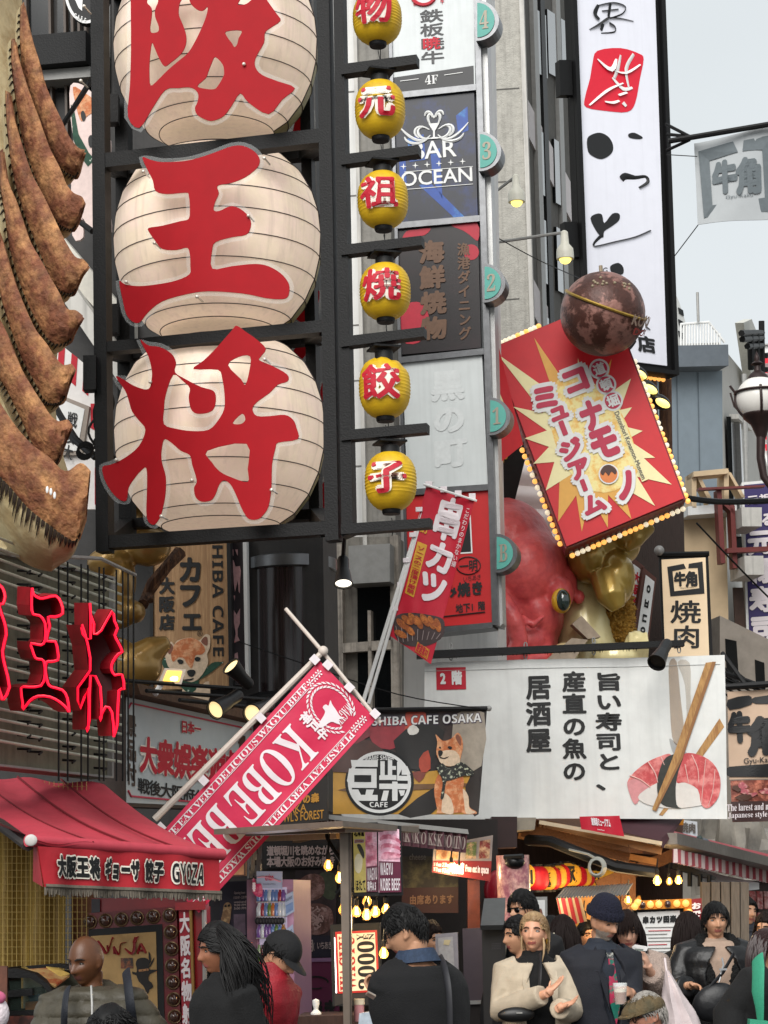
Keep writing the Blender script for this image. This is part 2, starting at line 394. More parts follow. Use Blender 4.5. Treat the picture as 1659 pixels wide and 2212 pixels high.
# pale grey building between frame and sign tower
pl=YP(850,900,21.3,13); WW=M('bright_panel_wall','cfcecb',.55,0,.06,2,.02,20,streak=.18)
b=thing('grey_building','pale grey panelled building behind the string of yellow lanterns','building',P(850,1960,21.5))
m=MB(); m.poly(pl,[(560,-300),(1046,-300),(1090,2230),(560,2230)],0,WW,.5); m.build('wall',b)
m=MB(); m.poly(pl,[(782,-60),(848,-60),(872,1540),(815,1540)],.25,M('grey_pilaster','85827c',.8,0,.2,4,.2,30,streak=.4),.25)
m.poly(pl,[(775,-60),(782,-60),(815,1540),(806,1540)],.3,GREYW,.3); pieces(m,'pilaster',b)
m=MB(); 
for y in (195,420,700,820,1005): m.poly(pl,[(700,y+6),(782,y),(782,y+3),(700,y+9)],.004,M('joint_grey','6d6b67',.8))
pieces(m,'panel_joint',b)
m=MB(); m.poly(pl,[(730,1170),(872,1170),(872,1560),(730,1560)],.3,M('stained_grey','7a756d',.8,0,.3,5,.2,30,streak=.6),.3); m.build('stained_bay',b)
m=MB(); m.poly(pl,[(788,1215),(870,1205),(872,1545),(790,1545)],.32,GLASSD,.02); pieces(m,'window',b)
m=MB()
for p in ([(738,1190),(760,1190),(765,1560),(742,1560)],[(862,1170),(880,1170),(884,1560),(866,1560)],[(760,1400),(870,1392),(870,1412),(760,1420)],[(815,1330),(822,1330),(826,1550),(818,1550)]): m.poly(pl,p,.42,M('rusty_cream','9c9388',.7,0,.35,6,.2,30,streak=.7),.12)
pieces(m,'window_frame',b)
m=MB(); m.poly(pl,[(785,1200),(872,1195),(872,1275),(785,1280)],.62,ALUP,.35); m.build('vent_box',b)
# rough concrete building with receding side
pl=YP(1080,500,27,8)
b=thing('concrete_building','tall rough concrete building with slanted grey stair bands','building',P(1100,1950,28))
m=MB(); m.poly(pl,[(1025,-300),(1112,-300),(1189,2000),(1025,2000)],0,CONC,.6); m.poly(pl,[(1112,-300),(1122,-300),(1196,2000),(1189,2000)],.06,GREYW,.2)
for y in (195,395,650): m.poly(pl,[(1036,y),(1122,y-6),(1122,y-3),(1036,y+3)],.003,M('joint_dark','55534f',.8))
m.build('wall',b)
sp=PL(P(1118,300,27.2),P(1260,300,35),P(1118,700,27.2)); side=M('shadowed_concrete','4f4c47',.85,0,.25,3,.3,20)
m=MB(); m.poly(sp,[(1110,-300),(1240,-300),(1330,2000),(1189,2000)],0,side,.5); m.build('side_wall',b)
band=M('ribbed_white_panel','c6bfbf',.6,0,.05,4,.3,220)
m=MB()
for y in (195,580): m.poly(sp,[(1119+y*.03,y),(1258+y*.02,y+262),(1258+y*.02,y+345),(1119+y*.03,y+75)],.03,band,.03)
m.poly(sp,[(1152,905),(1270,1120),(1270,1200),(1152,990)],.03,band,.03)
pieces(m,'stair_band',b)
m=MB()
for x in (1140,1156,1190,1222): m.poly(sp,[(x,-80),(x+9,-80),(x+52,1300),(x+43,1300)],.06,ALUP if x!=1156 else K_,.06)
pieces(m,'mullion',b)
m=MB()
for (x,y) in ((1150,20),(1175,20),(1205,40),(1155,280),(1190,300),(1160,470),(1195,490),(1165,680)): m.poly(sp,[(x,y),(x+22,y+14),(x+26,y+150),(x+4,y+138)],.05,GLASSD,.04)
pieces(m,'window',b)
# far grey tower with roof terrace, cream block, dark logs
pl=YP(1500,900,44,-18); GB=M('blue_grey_cladding','6d7880',.6,0,.08,.6,.02,6)
b=thing('cladding_building','blue grey clad building with railed roof terrace in the distance','building',P(1500,1950,45))
m=MB(); m.poly(pl,[(1400,800),(1560,800),(1568,2000),(1400,2000)],0,GB,8); m.poly(pl,[(1400,760),(1550,757),(1551,802),(1400,806)],.5,M('dark_parapet','596067',.7,0,.15,1),8.4)
for x in (1460,1506): m.poly(pl,[(x,805),(x+2,805),(x+10,1300),(x+8,1300)],.02,M('panel_seam','4c555c',.7))
m.build('wall',b)
m=MB()
for x in range(1462,1552,6): m.tube([pl.pt(x,763,.2),pl.pt(x,704 if x<1522 else 704+(x-1522)*.9,.2)],.02,WHITE,6)
m.tube([pl.pt(1462,706,.2),pl.pt(1522,701,.2),pl.pt(1556,745,.2)],.03,WHITE,6); m.build('roof_railing',b)
rs=PL(P(1556,900,44.6),P(1640,900,58),P(1556,1200,44.6)); SW=M('cream_grey_side','aaa8a3',.7,0,.1,1)
m=MB(); m.poly(rs,[(1553,740),(1602,800),(1640,930),(1690,1150),(1690,2000),(1568,2000)],0,SW,3); m.build('side_wall',b)
m=MB(); m.poly(rs,[(1564,900),(1588,940),(1600,1180),(1572,1135)],.15,GLASSD,.1)
m.poly(rs,[(1566,895),(1598,925),(1598,932),(1566,905)],.3,GREYW,.2); m.poly(rs,[(1574,915),(1577,918),(1586,1150),(1583,1148)],.25,ALU,.1); pieces(m,'window',b)
m=MB(); m.poly(rs,[(1578,698),(1597,690),(1616,735),(1618,850),(1598,830)],.3,M('roof_screen','b9b8b0',.7),.2)
for a,c in (((1538,722),(1592,720)),((1560,722),(1563,800)),((1576,722),(1580,820)),((1540,735),(1592,732)),((1590,695),(1592,830)),((1600,770),(1632,765)),((1600,800),(1632,800)),((1553,750),(1592,748))): m.tube([rs.pt(*a,.6),rs.pt(*c,.6)],.07,K_,6)
m.build('roof_frame',b)
m=MB(); m.tube([pl.pt(1495,702,.3),pl.pt(1493,640,.3)],.03,ALUP,6); m.build('antenna',b)
b=thing('neighbour_block','narrow grey block rising behind the tall white sign','building',P(1455,1950,60)); pl4=YP(1455,700,60,-20)
m=MB(); m.poly(pl4,[(1425,640),(1462,640),(1468,655),(1482,700),(1482,1900),(1425,1900)],0,M('far_grey','a9aaa8',.7,0,.1,.5),6); m.build('wall',b)
m=MB()
for y in (665,690,715): m.poly(pl4,[(1464,y),(1474,y+6),(1476,y+18),(1466,y+12)],.05,GLASSD,.04)
pieces(m,'window',b)
pl=YP(1540,1250,38,-10); CRM=M('cream_render','cbb391',.75,0,.08,1,.05,10)
b=thing('cream_building','low cream rendered building with brown framed balcony','building',P(1540,1950,38))
m=MB(); m.poly(pl,[(1455,1118),(1568,1108),(1590,2000),(1440,2000)],0,CRM,6); m.poly(pl,[(1468,1105),(1572,1098),(1572,1116),(1468,1124)],.5,WHITE,.6); m.build('wall',b)
m=MB()
for a in ((1476,1033,1486,1108),(1545,1028,1555,1100)): m.rect(pl,a,.5,CRM,.4)
m.poly(pl,[(1476,1033),(1550,1026),(1550,1037),(1476,1044)],.6,CRM,.4)
m.poly(pl,[(1486,1040),(1494,1040),(1522,1095),(1514,1098)],.5,CRM,.3); m.poly(pl,[(1552,1030),(1560,1033),(1590,1085),(1582,1085)],.5,CRM,.3); pieces(m,'roof_pergola',b)
MAR=M('maroon_steel','6d2f2c',.55,0,.2,4)
m=MB()
for a in ([(1522,1075),(1532,1075),(1540,1230),(1530,1230)],[(1550,1100),(1560,1108),(1566,1240),(1556,1240)],[(1530,1092),(1560,1118),(1560,1128),(1530,1100)]): m.poly(pl,a,.7,MAR,.2)
m.poly(pl,[(1480,1072),(1620,1066),(1620,1070),(1480,1077)],.8,MAR,.15); m.poly(pl,[(1540,1200),(1628,1196),(1634,1180),(1628,1206),(1540,1210)],.8,MAR,.15)
pieces(m,'balcony_frame',b)
m=MB(); m.rect(pl,((1562,1118),(1605,1118),(1605,1158),(1564,1158)),1.0,GREYW,.8); m.rect(pl,((1568,1220),(1608,1220),(1610,1260),(1570,1260)),1.0,GREYW,.8); m.rect(pl,((1572,1388),(1610,1390),(1612,1428),(1574,1426)),1.0,GREYW,.8); pieces(m,'air_conditioner',b)
m=MB(); m.poly(pl,[(1580,1160),(1600,1160),(1604,1225),(1584,1225)],.05,GLASSD,.04); m.poly(pl,[(1582,1270),(1604,1270),(1620,1540),(1596,1530)],.05,M('brown_glass','4b3a33',.3,0,.2),.04); pieces(m,'window',b)
b=thing('brown_building','brown shop block with tangled cables right of the lit yakiniku sign','building',P(1600,1945,34)); pl5=YP(1600,1600,34,-10)
m=MB(); m.poly(pl5,[(1555,1330),(1700,1400),(1700,2000),(1555,2000)],0,M('brown_wall','938a80',.8,0,.2,1),4); m.build('wall',b)
m=MB(); m.poly(pl5,[(1566,1380),(1590,1385),(1596,1480),(1570,1480)],.02,GLASSD,.05); m.poly(pl5,[(1630,1425),(1650,1432),(1654,1520),(1634,1515)],.02,GLASSD,.05); pieces(m,'window',b)
# scaffold sheets far down the street
TARP=M('pale_tarpaulin','aaa49a',.6,0,.2,1.2,.8,2.2,col2='8d8a86')
m=MB(); pl=YP(1550,1850,33,-8); rows=[]
for j in range(9):
    rows.append([pl.pt(1445+i*16,1765+j*24,.5*noise.noise(V((i*.9,j*.25,3)))) for i in range(17)])
m.loft(rows,TARP); rows2=[[p+V((0,.35,0)) for p in r] for r in rows]; m.loft(rows2,TARP)
m.build('scaffold_sheet',label='crumpled pale scaffold sheeting over a distant shop front',cat='tarpaulin')
pl=YP(1640,1600,70,0)
b=thing('office_block','grey office block closing the street in the distance','building',P(1640,1950,71)); m=MB()
m.poly(pl,[(1480,1500),(1760,1480),(1760,2000),(1480,2000)],0,M('far_blue_grey','8f9599',.7,0,.1,.3),10); m.build('wall',b)
m=MB()
for y in range(1500,1900,40): m.rect(pl,(1590,y+12,1750,y+26),.1,GLASSD,.1)
pieces(m,'window',b)
# other side of the street and the houses behind the viewer close the canyon
for i,(x0,x1,y0,y1,h) in enumerate(((8.5,18,22,60,9),)):
    o=MB(); bbox_building(o,x0,x1,y0,y1,h,GREYW)
    for fz in range(1,int(h/3)):
        for fy in range(int(y0)+1,int(y1)-2,4): o.box((x0-.02 if x0>0 else x1+.02,fy+1.5,fz*3+1.4),.06,2.2,1.5,GLASSD)
    o.build('street_building',label=('pale row of shops on the right side of the street','grey shop house outside the picture on the right','grey shop house outside the picture on the left')[i],cat='building')
# log posts and dark boards beside the red museum sign
LOG=M('rough_log','4a2f1f',.85,0,.4,12,.8,30,stretch=(3,3,.35),col2='6d4a30')
for i,(x0,x1,yt,yb,d) in enumerate(((1383,1428,800,1560,27.6),(1430,1458,820,1500,27.9),)):
    m=MB(); pts=[]; rs_=[]
    for k in range(15):
        t=k/14; p=P(lerp((x0+x1)/2-8,(x0+x1)/2+6,t),lerp(yt-40,yb+200,t),d); pts.append(p); rs_.append((x1-x0)/2*px(d)*(1+.14*noise.noise(V((k*1.3,i*7,0)))))
    m.tube(pts,rs_,LOG,12); m.build('log_post',label=('thick rough log post right of the red museum sign','thinner outer log post next to the cream building')[i],cat='post')
m=MB(); pl=YP(1390,1300,25.6,0); m.poly(pl,[(1350,1060),(1476,1060),(1485,1480),(1350,1480)],0,M('dark_boards','2b1f1a',.8,0,.3,6,.5,20,stretch=(6,6,.5)),.1)
m.build('board_wall',label='dark vertical board wall behind the gold sculpture',cat='wall')
# ================================================================== GYOZA SCULPTURE
BRN=M('grilled_crust','77462e',.75,0,.45,7,.9,26,col2='bb8858',c2lo=.42,c2hi=.7)
CRUST2=M('crust_pale','c29a68',.8,0,.2,14,.4,40)
SKIN=M('dumpling_skin','bfae86',.75,0,.14,6,.35,14,col2='a8936a')
STROKE=M('scorch_stroke','2a1d12',.8,0,.2)
gy=thing('gyoza_sculpture','giant dumpling sculpture with seven browned pleats on the left wall','sculpture',P(40,1270,11.6))
def bez(p0,p1,p2,p3,t):
    u=1-t; return tuple(u**3*a+3*u*u*t*b+3*u*t*t*c+t**3*d for a,b,c,d in zip(p0,p1,p2,p3))
# upper edge and lower edge of every browned pleat, traced
pleats=[
 ([(47,8),(54,40),(66,90),(80,132),(94,182),(112,224),(130,260),(146,294),(166,320),(182,325)],[(44,14),(45,60),(51,132),(63,184),(86,250),(104,298),(126,342),(146,366),(168,378),(176,350)]),
 ([(28,88),(39,140),(60,204),(82,262),(102,318),(126,364),(140,398),(156,418),(174,426),(181,436)],[(24,84),(27,135),(36,190),(54,286),(76,352),(98,408),(125,464),(142,486),(162,492),(172,470)]),
 ([(18,205),(27,260),(45,322),(66,380),(92,428),(118,482),(138,522),(160,556),(178,562),(190,574)],[(11,195),(17,268),(30,352),(48,420),(70,478),(94,538),(120,598),(140,626),(162,630),(172,600)]),
 ([(2,325),(12,390),(32,440),(60,520),(84,562),(105,600),(124,632),(142,668),(162,672),(178,684)],[(-6,330),(2,400),(14,450),(28,530),(50,600),(74,660),(98,708),(122,738),(152,736),(160,716)]),
 ([(-22,460),(0,520),(24,600),(48,662),(72,712),(98,745),(116,772),(134,790),(152,788),(160,796)],[(-30,480),(-10,560),(8,640),(30,702),(52,760),(80,812),(104,858),(122,868),(140,862),(146,836)]),
 ([(-50,600),(-20,664),(10,722),(38,790),(64,836),(88,872),(106,898),(124,912),(144,908),(153,920)],[(-60,620),(-30,700),(0,800),(24,840),(50,890),(78,950),(104,990),(120,1000),(130,990),(138,960)]),
 ([(-140,720),(-90,760),(-30,830),(0,880),(36,930),(70,966),(104,990),(138,1020),(172,1002),(192,1016)],[(-150,800),(-100,860),(-50,930),(0,1012),(32,1046),(70,1090),(110,1124),(140,1150),(168,1166),(184,1120)]),
]
m=MB(); ms=MB(); mu=MB()
NZ=lambda p,s:noise.noise(V((p[0]*s,p[1]*s,p[2]*s+2)))
for i,(U,L) in enumerate(pleats):
    U=[(x+3.5*(1-k/11)+1,y-3.5*(1-k/11)-1) for k,(x,y) in enumerate(U)]; L=[(x-9*sin(PI*k/9),y+8*sin(PI*k/9)) for k,(x,y) in enumerate(L)]
    u=smoothpts(U,4,False); l=smoothpts(L,4,False); n=len(u); d0=11.5-.06*i
    rows=[]; und=[]
    for k in range(n):
        t=k/(n-1); ux,uy=u[k]; lx,ly=l[k]; row=[]
        for j in range(9):
            s=j/8; x=lerp(ux,lx,s); y=lerp(uy,ly,s); rough=.03*noise.noise(V((x*.06,y*.06,i)))+.02*noise.noise(V((x*.2,y*.2,i+5)))
            e=.9*noise.noise(V((k*.8,i*3,j*1.1)))
            row.append(P(x+e*(1 if j in(0,8) else .3),y+e,d0+.07*s*s-.22*t*(1-.3*s)+.02*(2*s-1)**2+rough*.6))
        rows.append(row)
        w_=(14+22*t)*(1-.75*max(0,(t-.8)/.2)) if i<6 else 150*(.35+.65*sin(PI*min(1,t*1.05)))*(1-.9*max(0,(t-.75)/.25))
        ur=[]
        for j in range(7):
            s=j/6
            ur.append(P(lx-w_*.55*s*(1 if i<6 else .25)+.0,ly+w_*.75*s,d0+.07-.22*t*.7+.42*s*s+.02*s))
        und.append(ur)
    m.loft(rows,BRN); m.loft([[p+V((0,.05,0)) for p in r] for r in rows],BRN)
    ms.loft(und,SKIN)
    for k in range(2,n-3):                     # charred strokes at the fold
        for q in range(1 if i<6 else 3):
            s=R.uniform(.2,.8) if i<6 else R.uniform(.1,.5); a=und[k]; f=q/(2 if i<6 else 5); bn=und[k+1]
            pts=[lerp(lerp(a[0],bn[0],f),lerp(a[6],bn[6],f),s*z)+V((0,-.012-.12*s*z*(1-s*z)+ (.36*(s*z)**2-.36*(s*z)) ,0)) for z in (0,.35,.7,1)]
            pts=[lerp(a[0],bn[0],f)+V((0,-.01,0))]
            for z in (.33,.66,1):
                jj=s*z*6; j0=min(5,int(jj)); pts.append(lerp(lerp(a[j0],a[j0+1],jj-j0),lerp(bn[j0],bn[j0+1],jj-j0),f)+V((0,-.012,0)))
            mu.tube(pts,[.006,.006,.004,.001],STROKE,4,False)
    mb=MB(); 
m.build('browned_pleat_crust',gy); ms.build('pleat_underside',gy); mu.build('scorch_marks',gy)
m=MB(); rows=[]                              # pale body behind and between the pleats, bulging belly below
for k in range(40):
    t=k/39; y=lerp(-120,1276,t)
    xr=np.interp(y,[-120,0,90,200,330,450,600,700,800,900,1000,1100,1165,1215,1255,1276],[46,46,62,88,112,124,140,132,120,120,140,176,170,130,70,8]); xl=-190
    rows.append([P(lerp(xr,xl,s),y+ (18*s if y>1000 else 0),12.25+ .45*(1-s)**2.2 -.25*sin(PI*min(1,s*1.3))*(1 if y<1000 else 1.6)+.02*noise.noise(V((k*.7,s*6,0)))) for s in [j/12 for j in range(13)]])
m.loft(rows,SKIN); m.build('dumpling_body',gy,fixn=False)
m=MB(); 
for i in range(3):
    x,y=((110,1062),(102,1058),(118,1070))[i]; m.ball(P(x,y,10.93),.008,.006,.02,WHITE,8,6)
pieces(m,'peeled_spot',gy)
# ================================================================== NEON SIGN
RPL=PL(P(0,1240,11.5),P(237,1262,13.0),P(0,1600,11.5)); NEON=M('lit_neon_red','ff1038',.4,0,0,emis=.48,ecol='ff1030'); NR=M('red_sign_metal','93121f',.5,0,.2,5); NRD=M('dark_red_back','4a0a10',.6,0,.2)
ne=thing('neon_sign','red neon letter sign mounted before rows of white tubes','neon sign',P(120,1680,11.4))
m=MB(); BRD=M('olive_grey_board','6e6a58',.7,0,.25,4,.1,20,streak=.4)
m.poly(RPL,[(-160,1160),(140,1214),(240,1247),(236,1682),(100,1668),(-160,1640)],0,BRD,.12); m.frame(RPL,((-160,1160),(240,1247),(236,1682),(-160,1640)),5,.03,ALUP,.16); m.build('backing_board',ne)
TUBE=M('white_lamp_tube','a9ab9a',.3,0,.2,emis=.02,ecol='f4f6e6')
for i in range(0,20):
    if i in (5,9,13): continue
    yl=1150+i*25.5; yr=lerp(1267,1648,i/19); ym=lerp(1224-48,1590,i/19)
    a=RPL.pt(-150,ym-55*(1-i/22),.09); c=RPL.pt(234,yr,.09)
    MB().tube([a,c],.0085,TUBE,8).build('fluorescent_tube',ne)
m=MB()
for x in (30,55,128,196):
    for i in range(15): 
        y=lerp(1226,1640,i/14)+ (x-120)*.25; m.tube([RPL.pt(x,y,.02),RPL.pt(x,y+3,.1),RPL.pt(x-7,y+8,.1)],.007,K_,5)
for x in (70,90,120,135,160,170,198,212,224,236): m.tube([RPL.pt(x,1205+x*.15,.16),RPL.pt(x-1,1690,.16)],.006,K_,5)
m.tube([RPL.pt(60,1206,.16),RPL.pt(150,1212,.2),RPL.pt(240,1246,.16)],.012,ALUP,6); pieces(m,'tube_bracket',ne)
def letter(tr,d,vec,inner=()):
    pts=zz(tr,.25,0,1207); fr=[P(x,y,d) for x,y in pts]; n=len(fr); o=MB()
    bk=[P(x+vec[0],y+vec[1],d+vec[2]) for x,y in pts]
    o.add(fr+bk,[(i,(i+1)%n,n+(i+1)%n,n+i) for i in range(n)],NR); o.add(bk,tessellate_polygon([bk]),NRD)
    l=o.build('channel_letter',ne); o=MB(); ip=smoothpts(offs(pts,-4.5),2); o.tube([P(x,y,d-.02) for x,y in ip+ip[:1]],.0075,NEON,6,False); o.build('neon_tube',l)
letter([(262,245),(300,292),(350,325),(400,318),(490,305),(545,375),(558,480),(480,520),(432,512),(448,580),(432,640),(420,700),(490,702),(517,800),(515,885),(440,905),(418,902),(410,960),(428,1060),(450,1090),(550,1120),(600,1200),(615,1330),(570,1310),(510,1255),(430,1212),(330,1205),(270,1240),(200,1320),(178,1250),(165,1110),(240,1090),(345,1082),(372,1000),(362,890),(330,885),(290,865),(262,790),(258,715),(350,728),(372,700),(372,560),(330,505),(272,490),(255,400)],11.0,(-28,-2,.22))
letter([(760,380),(800,480),(830,560),(828,640),(860,610),(962,435),(1005,530),(1033,600),(1010,660),(1040,720),(1075,805),(1035,835),(990,900),(980,950),(1000,990),(1070,992),(1090,1130),(1045,1142),(1030,1440),(1000,1532),(968,1528),(950,1330),(925,1292),(880,1390),(856,1380),(850,1110),(800,1010),(790,1400),(765,1476),(745,1470),(748,1120),(692,1312),(655,1110),(762,960),(742,750),(690,570),(730,640),(765,690)],11.25,(-30,0,.24))
letter([(-90,215),(5,215),(45,260),(62,330),(40,400),(10,400),(30,470),(60,560),(72,660),(40,800),(60,920),(100,1110),(40,1230),(-5,1190),(-60,1000),(-90,700)],10.8,(-26,-2,.2))
# ================================================================== LANTERN FRAME
LX=rad(13); XA=V((cos(LX),-sin(LX),0)); YA=V((sin(LX),cos(LX),0))
FP=YP(470,900,12.78,13); FB=PL(FP.o+YA*.95,FP.o+YA*.95+XA,FP.o+YA*.95+V((0,0,1)))
fr=thing('lantern_frame','tall black steel frame holding three giant paper lanterns','sign frame',P(470,1190,13.2))
m=MB()
for q in ([(194,-120),(222,-120),(234,1190),(207,1192)],[(682,-120),(708,-120),(731,1165),(702,1168)],[(718,-120),(738,-120),(762,1150),(738,1160)]): m.poly(FP,q,0,K_,.11)
pieces(m,'front_post',fr); m=MB()
for q in ([(222,330),(694,276),(694,306),(222,361)],[(222,738),(700,690),(700,716),(222,760)],[(222,1157),(726,1124),(727,1152),(222,1184)],[(222,-90),(690,-140),(690,-110),(222,-60)]): m.poly(FP,q,-.005,K_,.1)
pieces(m,'front_rail',fr); m=MB()
for q in ([(244,-120),(272,-120),(284,1150),(257,1150)],[(640,-120),(662,-120),(690,1120),(668,1120)]): m.poly(FB,q,0,K_,.1)
for q in ([(244,352),(690,312),(690,336),(244,378)],[(250,752),(690,712),(690,738),(250,776)],[(257,1120),(690,1098),(690,1120),(257,1140)]): m.poly(FB,q,-.005,K_,.1)
pieces(m,'rear_bar',fr); m=MB()
for xa,ya,xb,yb in ((208,345,258,365),(215,750,268,764),(220,1172,270,1132),(705,1140,679,1110),(700,292,655,324),(702,704,660,725),(208,-70,256,-20)):
    m.beam(FP.pt(xa,ya,-.05),FB.pt(xb,yb,-.05),.09,.1,K_)
pieces(m,'side_rail',fr)
m=MB()
for y in (765,): m.box(FP.pt(198,y+45,.02),.08,.1,.22,K_)
for x,y in ((246,250),(246,700),(560,310)): m.box(FB.pt(x,y,.1),.14,.1,.2,K_)
pieces(m,'junction_box',fr)
for (y,xr,yr) in ((150,901,130),(345,905,325),(540,912,521),(738,917,718),(940,923,925),(1142,930,1130)):
    o=MB(); o.poly(FP,[(738,y-9),(xr,yr-10),(xr,yr+10),(738,y+13)],.02,K_,.09); o.build('lantern_arm',fr)
# diagonal stays to the wall
m=MB()
for a,c in (((150,305,14.6),(130,265,15)),((196,350,13.4),(137,270,15.3)),((150,470,14),(200,560,13))): pass
m.tube([P(196,175,13.4),P(137,268,14.9)],.02,K_,6); m.tube([P(200,500,13.3),P(150,462,14.6)],.02,K_,6); pieces(m,'stay_rod',fr)
m=MB()
for k in range(9):
    x0,y0=R.uniform(205,232),R.uniform(840,880); x1,y1=R.uniform(196,240),R.uniform(960,1010)
    m.tube([P(lerp(x0,x1,t)+16*sin(t*5+k),lerp(y0,y1,t),13.55+.1*sin(k)) for t in [j/9 for j in range(10)]],.009,K_,5)
for k in range(4):
    m.tube([P(182+16*cos(a)+k,978+14*sin(a)-k*3,13.3) for a in [j*PI/8 for j in range(17)]],.008,K_,5)
m.tube([P(110,860,14.4),P(132,900,14),P(165,950,13.6),P(205,985,13.5)],.022,K_,6); m.tube([P(104,855,14.4),P(128,898,14),P(160,952,13.6),P(205,990,13.4)],.016,K_,6)
m.build('cable_bundle',label='tangled black cable bundle looped beside the lantern frame',cat='cable')
# ================================================================== GIANT LANTERNS
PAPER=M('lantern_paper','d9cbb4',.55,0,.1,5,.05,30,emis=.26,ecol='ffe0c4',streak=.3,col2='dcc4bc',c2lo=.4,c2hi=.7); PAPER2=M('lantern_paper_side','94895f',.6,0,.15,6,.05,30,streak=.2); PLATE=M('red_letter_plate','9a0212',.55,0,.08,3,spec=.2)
CLEAR=M('clear_acrylic','dfe3e3',.4,0,0,alpha=.16,spec=.2); RIB=M('rib_wire','2b1f22',.6,0,.2); BOLT=M('standoff_bolt','d8d0c4',.3,.4,0)
tr_saka=([(195,-120),(190,0),(192,300),(185,560),(172,760),(245,835),(330,710),(415,588),(500,575),(570,570),(610,585),(632,620),(625,670),(610,705),(625,750),(690,785),(740,785),(800,755),(850,690),(905,610),(960,670),(1090,745),(1180,650),(1262,575),(1150,530),(1050,490),(1005,440),(1005,380),(1060,280),(1065,220),(1090,190),(1168,135),(1140,85),(1080,0),(1000,-120)],
 [[(296,15),(325,50),(328,100),(318,170),(320,205),(335,215),(370,205),(372,170),(350,110),(350,60),(370,5),(345,-30),(310,-20)],
 [(505,45),(520,0),(560,-40),(580,20),(620,60),(660,70),(692,45),(685,100),(650,190),(600,290),(560,350),(500,400),(430,460),(370,520),(320,558),(312,470),(315,380),(328,282),(345,310),(375,380),(410,432),(450,410),(520,350),(550,290),(552,230),(530,160),(505,100)],
 [(813,205),(913,200),(895,250),(885,290),(867,307),(850,280),(820,240)],[(742,372),(790,420),(800,470),(795,500),(760,560),(735,582),(680,580),(625,562),(680,510),(700,460),(720,410)],[(890,25),(930,-30),(1000,-30),(960,15),(930,30),(905,32)]],.3307,219.4,0)
tr_oh=([(615,680),(650,690),(700,700),(800,695),(880,675),(950,650),(1000,632),(1050,630),(1100,655),(1122,690),(1110,725),(1060,765),(1000,790),(940,802),(945,835),(930,870),(922,905),(945,912),(1000,890),(1050,910),(1082,950),(1080,990),(1060,1015),(1000,1025),(932,1045),(916,1080),(916,1160),(1000,1150),(1100,1140),(1160,1150),(1212,1180),(1240,1212),(1250,1240),(1245,1278),(1220,1292),(1150,1288),(1050,1268),(900,1258),(800,1272),(700,1302),(640,1348),(602,1393),(570,1388),(545,1356),(530,1297),(515,1215),(540,1228),(600,1236),(680,1228),(760,1212),(818,1185),(822,1150),(820,1100),(808,1070),(760,1080),(700,1075),(670,1040),(645,1005),(642,985),(700,975),(780,955),(815,945),(820,900),(815,842),(800,832),(720,838),(672,825),(660,780),(640,740)],[],.5,0,0)
tr_sho=([(605,260),(640,285),(690,292),(740,320),(760,360),(755,400),(800,430),(870,465),(920,480),(932,510),(925,555),(900,575),(850,580),(825,560),(815,510),(820,470),(790,440),(748,412),(715,500),(708,560),(708,625),(760,645),(830,655),(900,650),(940,612),(968,560),(970,500),(960,430),(940,390),(835,387),(880,350),(940,290),(1000,222),(1022,200),(1060,225),(1110,260),(1148,300),(1125,335),(1122,350),(1180,375),(1240,410),(1242,440),(1200,455),(1165,490),(1110,530),(1090,560),(1110,590),(1170,590),(1230,585),(1265,605),(1280,640),(1286,690),(1202,705),(1190,730),(1175,800),(1172,900),(1160,980),(1135,1020),(1110,1037),(1075,1035),(1055,1010),(1040,980),(1010,910),(990,880),(965,868),(945,890),(930,930),(910,955),(870,960),(845,940),(838,900),(850,870),(830,800),(820,760),(780,740),(745,710),(712,690),(700,720),(697,780),(715,850),(715,920),(705,980),(690,1030),(665,1060),(640,1045),(632,1000),(635,900),(632,815),(605,830),(580,860),(555,900),(545,955),(515,950),(480,915),(450,860),(443,810),(480,800),(540,770),(600,720),(628,650),(600,610),(570,570),(555,520),(540,480),(500,420),(530,430),(580,460),(640,475),(655,430),(655,390),(640,330)],
 [[(985,370),(1030,335),(1080,332),(1078,390),(1060,455),(1040,430)],[(1005,620),(1045,580),(1060,605),(1040,625)],[(895,740),(1065,710),(1070,820),(1070,875),(1000,855),(950,830),(915,790)]],.5,0,603.5)
prof=[(.38,-.61),(.475,-.55),(.57,-.43),(.636,-.29),(.672,-.14),(.682,.02),(.668,.17),(.627,.31),(.557,.44),(.46,.54),(.35,.585)]
PP=YP(470,900,12.58,13)
bolts=[[(183,15),(176,176),(528,140)],[(572,343),(311,372),(538,467),(335,526),(427,642),(274,610)],[(573,777),(326,826),(253,994),(588,1059),(350,1116),(416,1038)]]
labs=['topmost giant cream lantern lettered in red, cut off by the top edge','middle giant cream lantern lettered with the red three barred character','lowest giant cream lantern whose red character reaches over the rail']
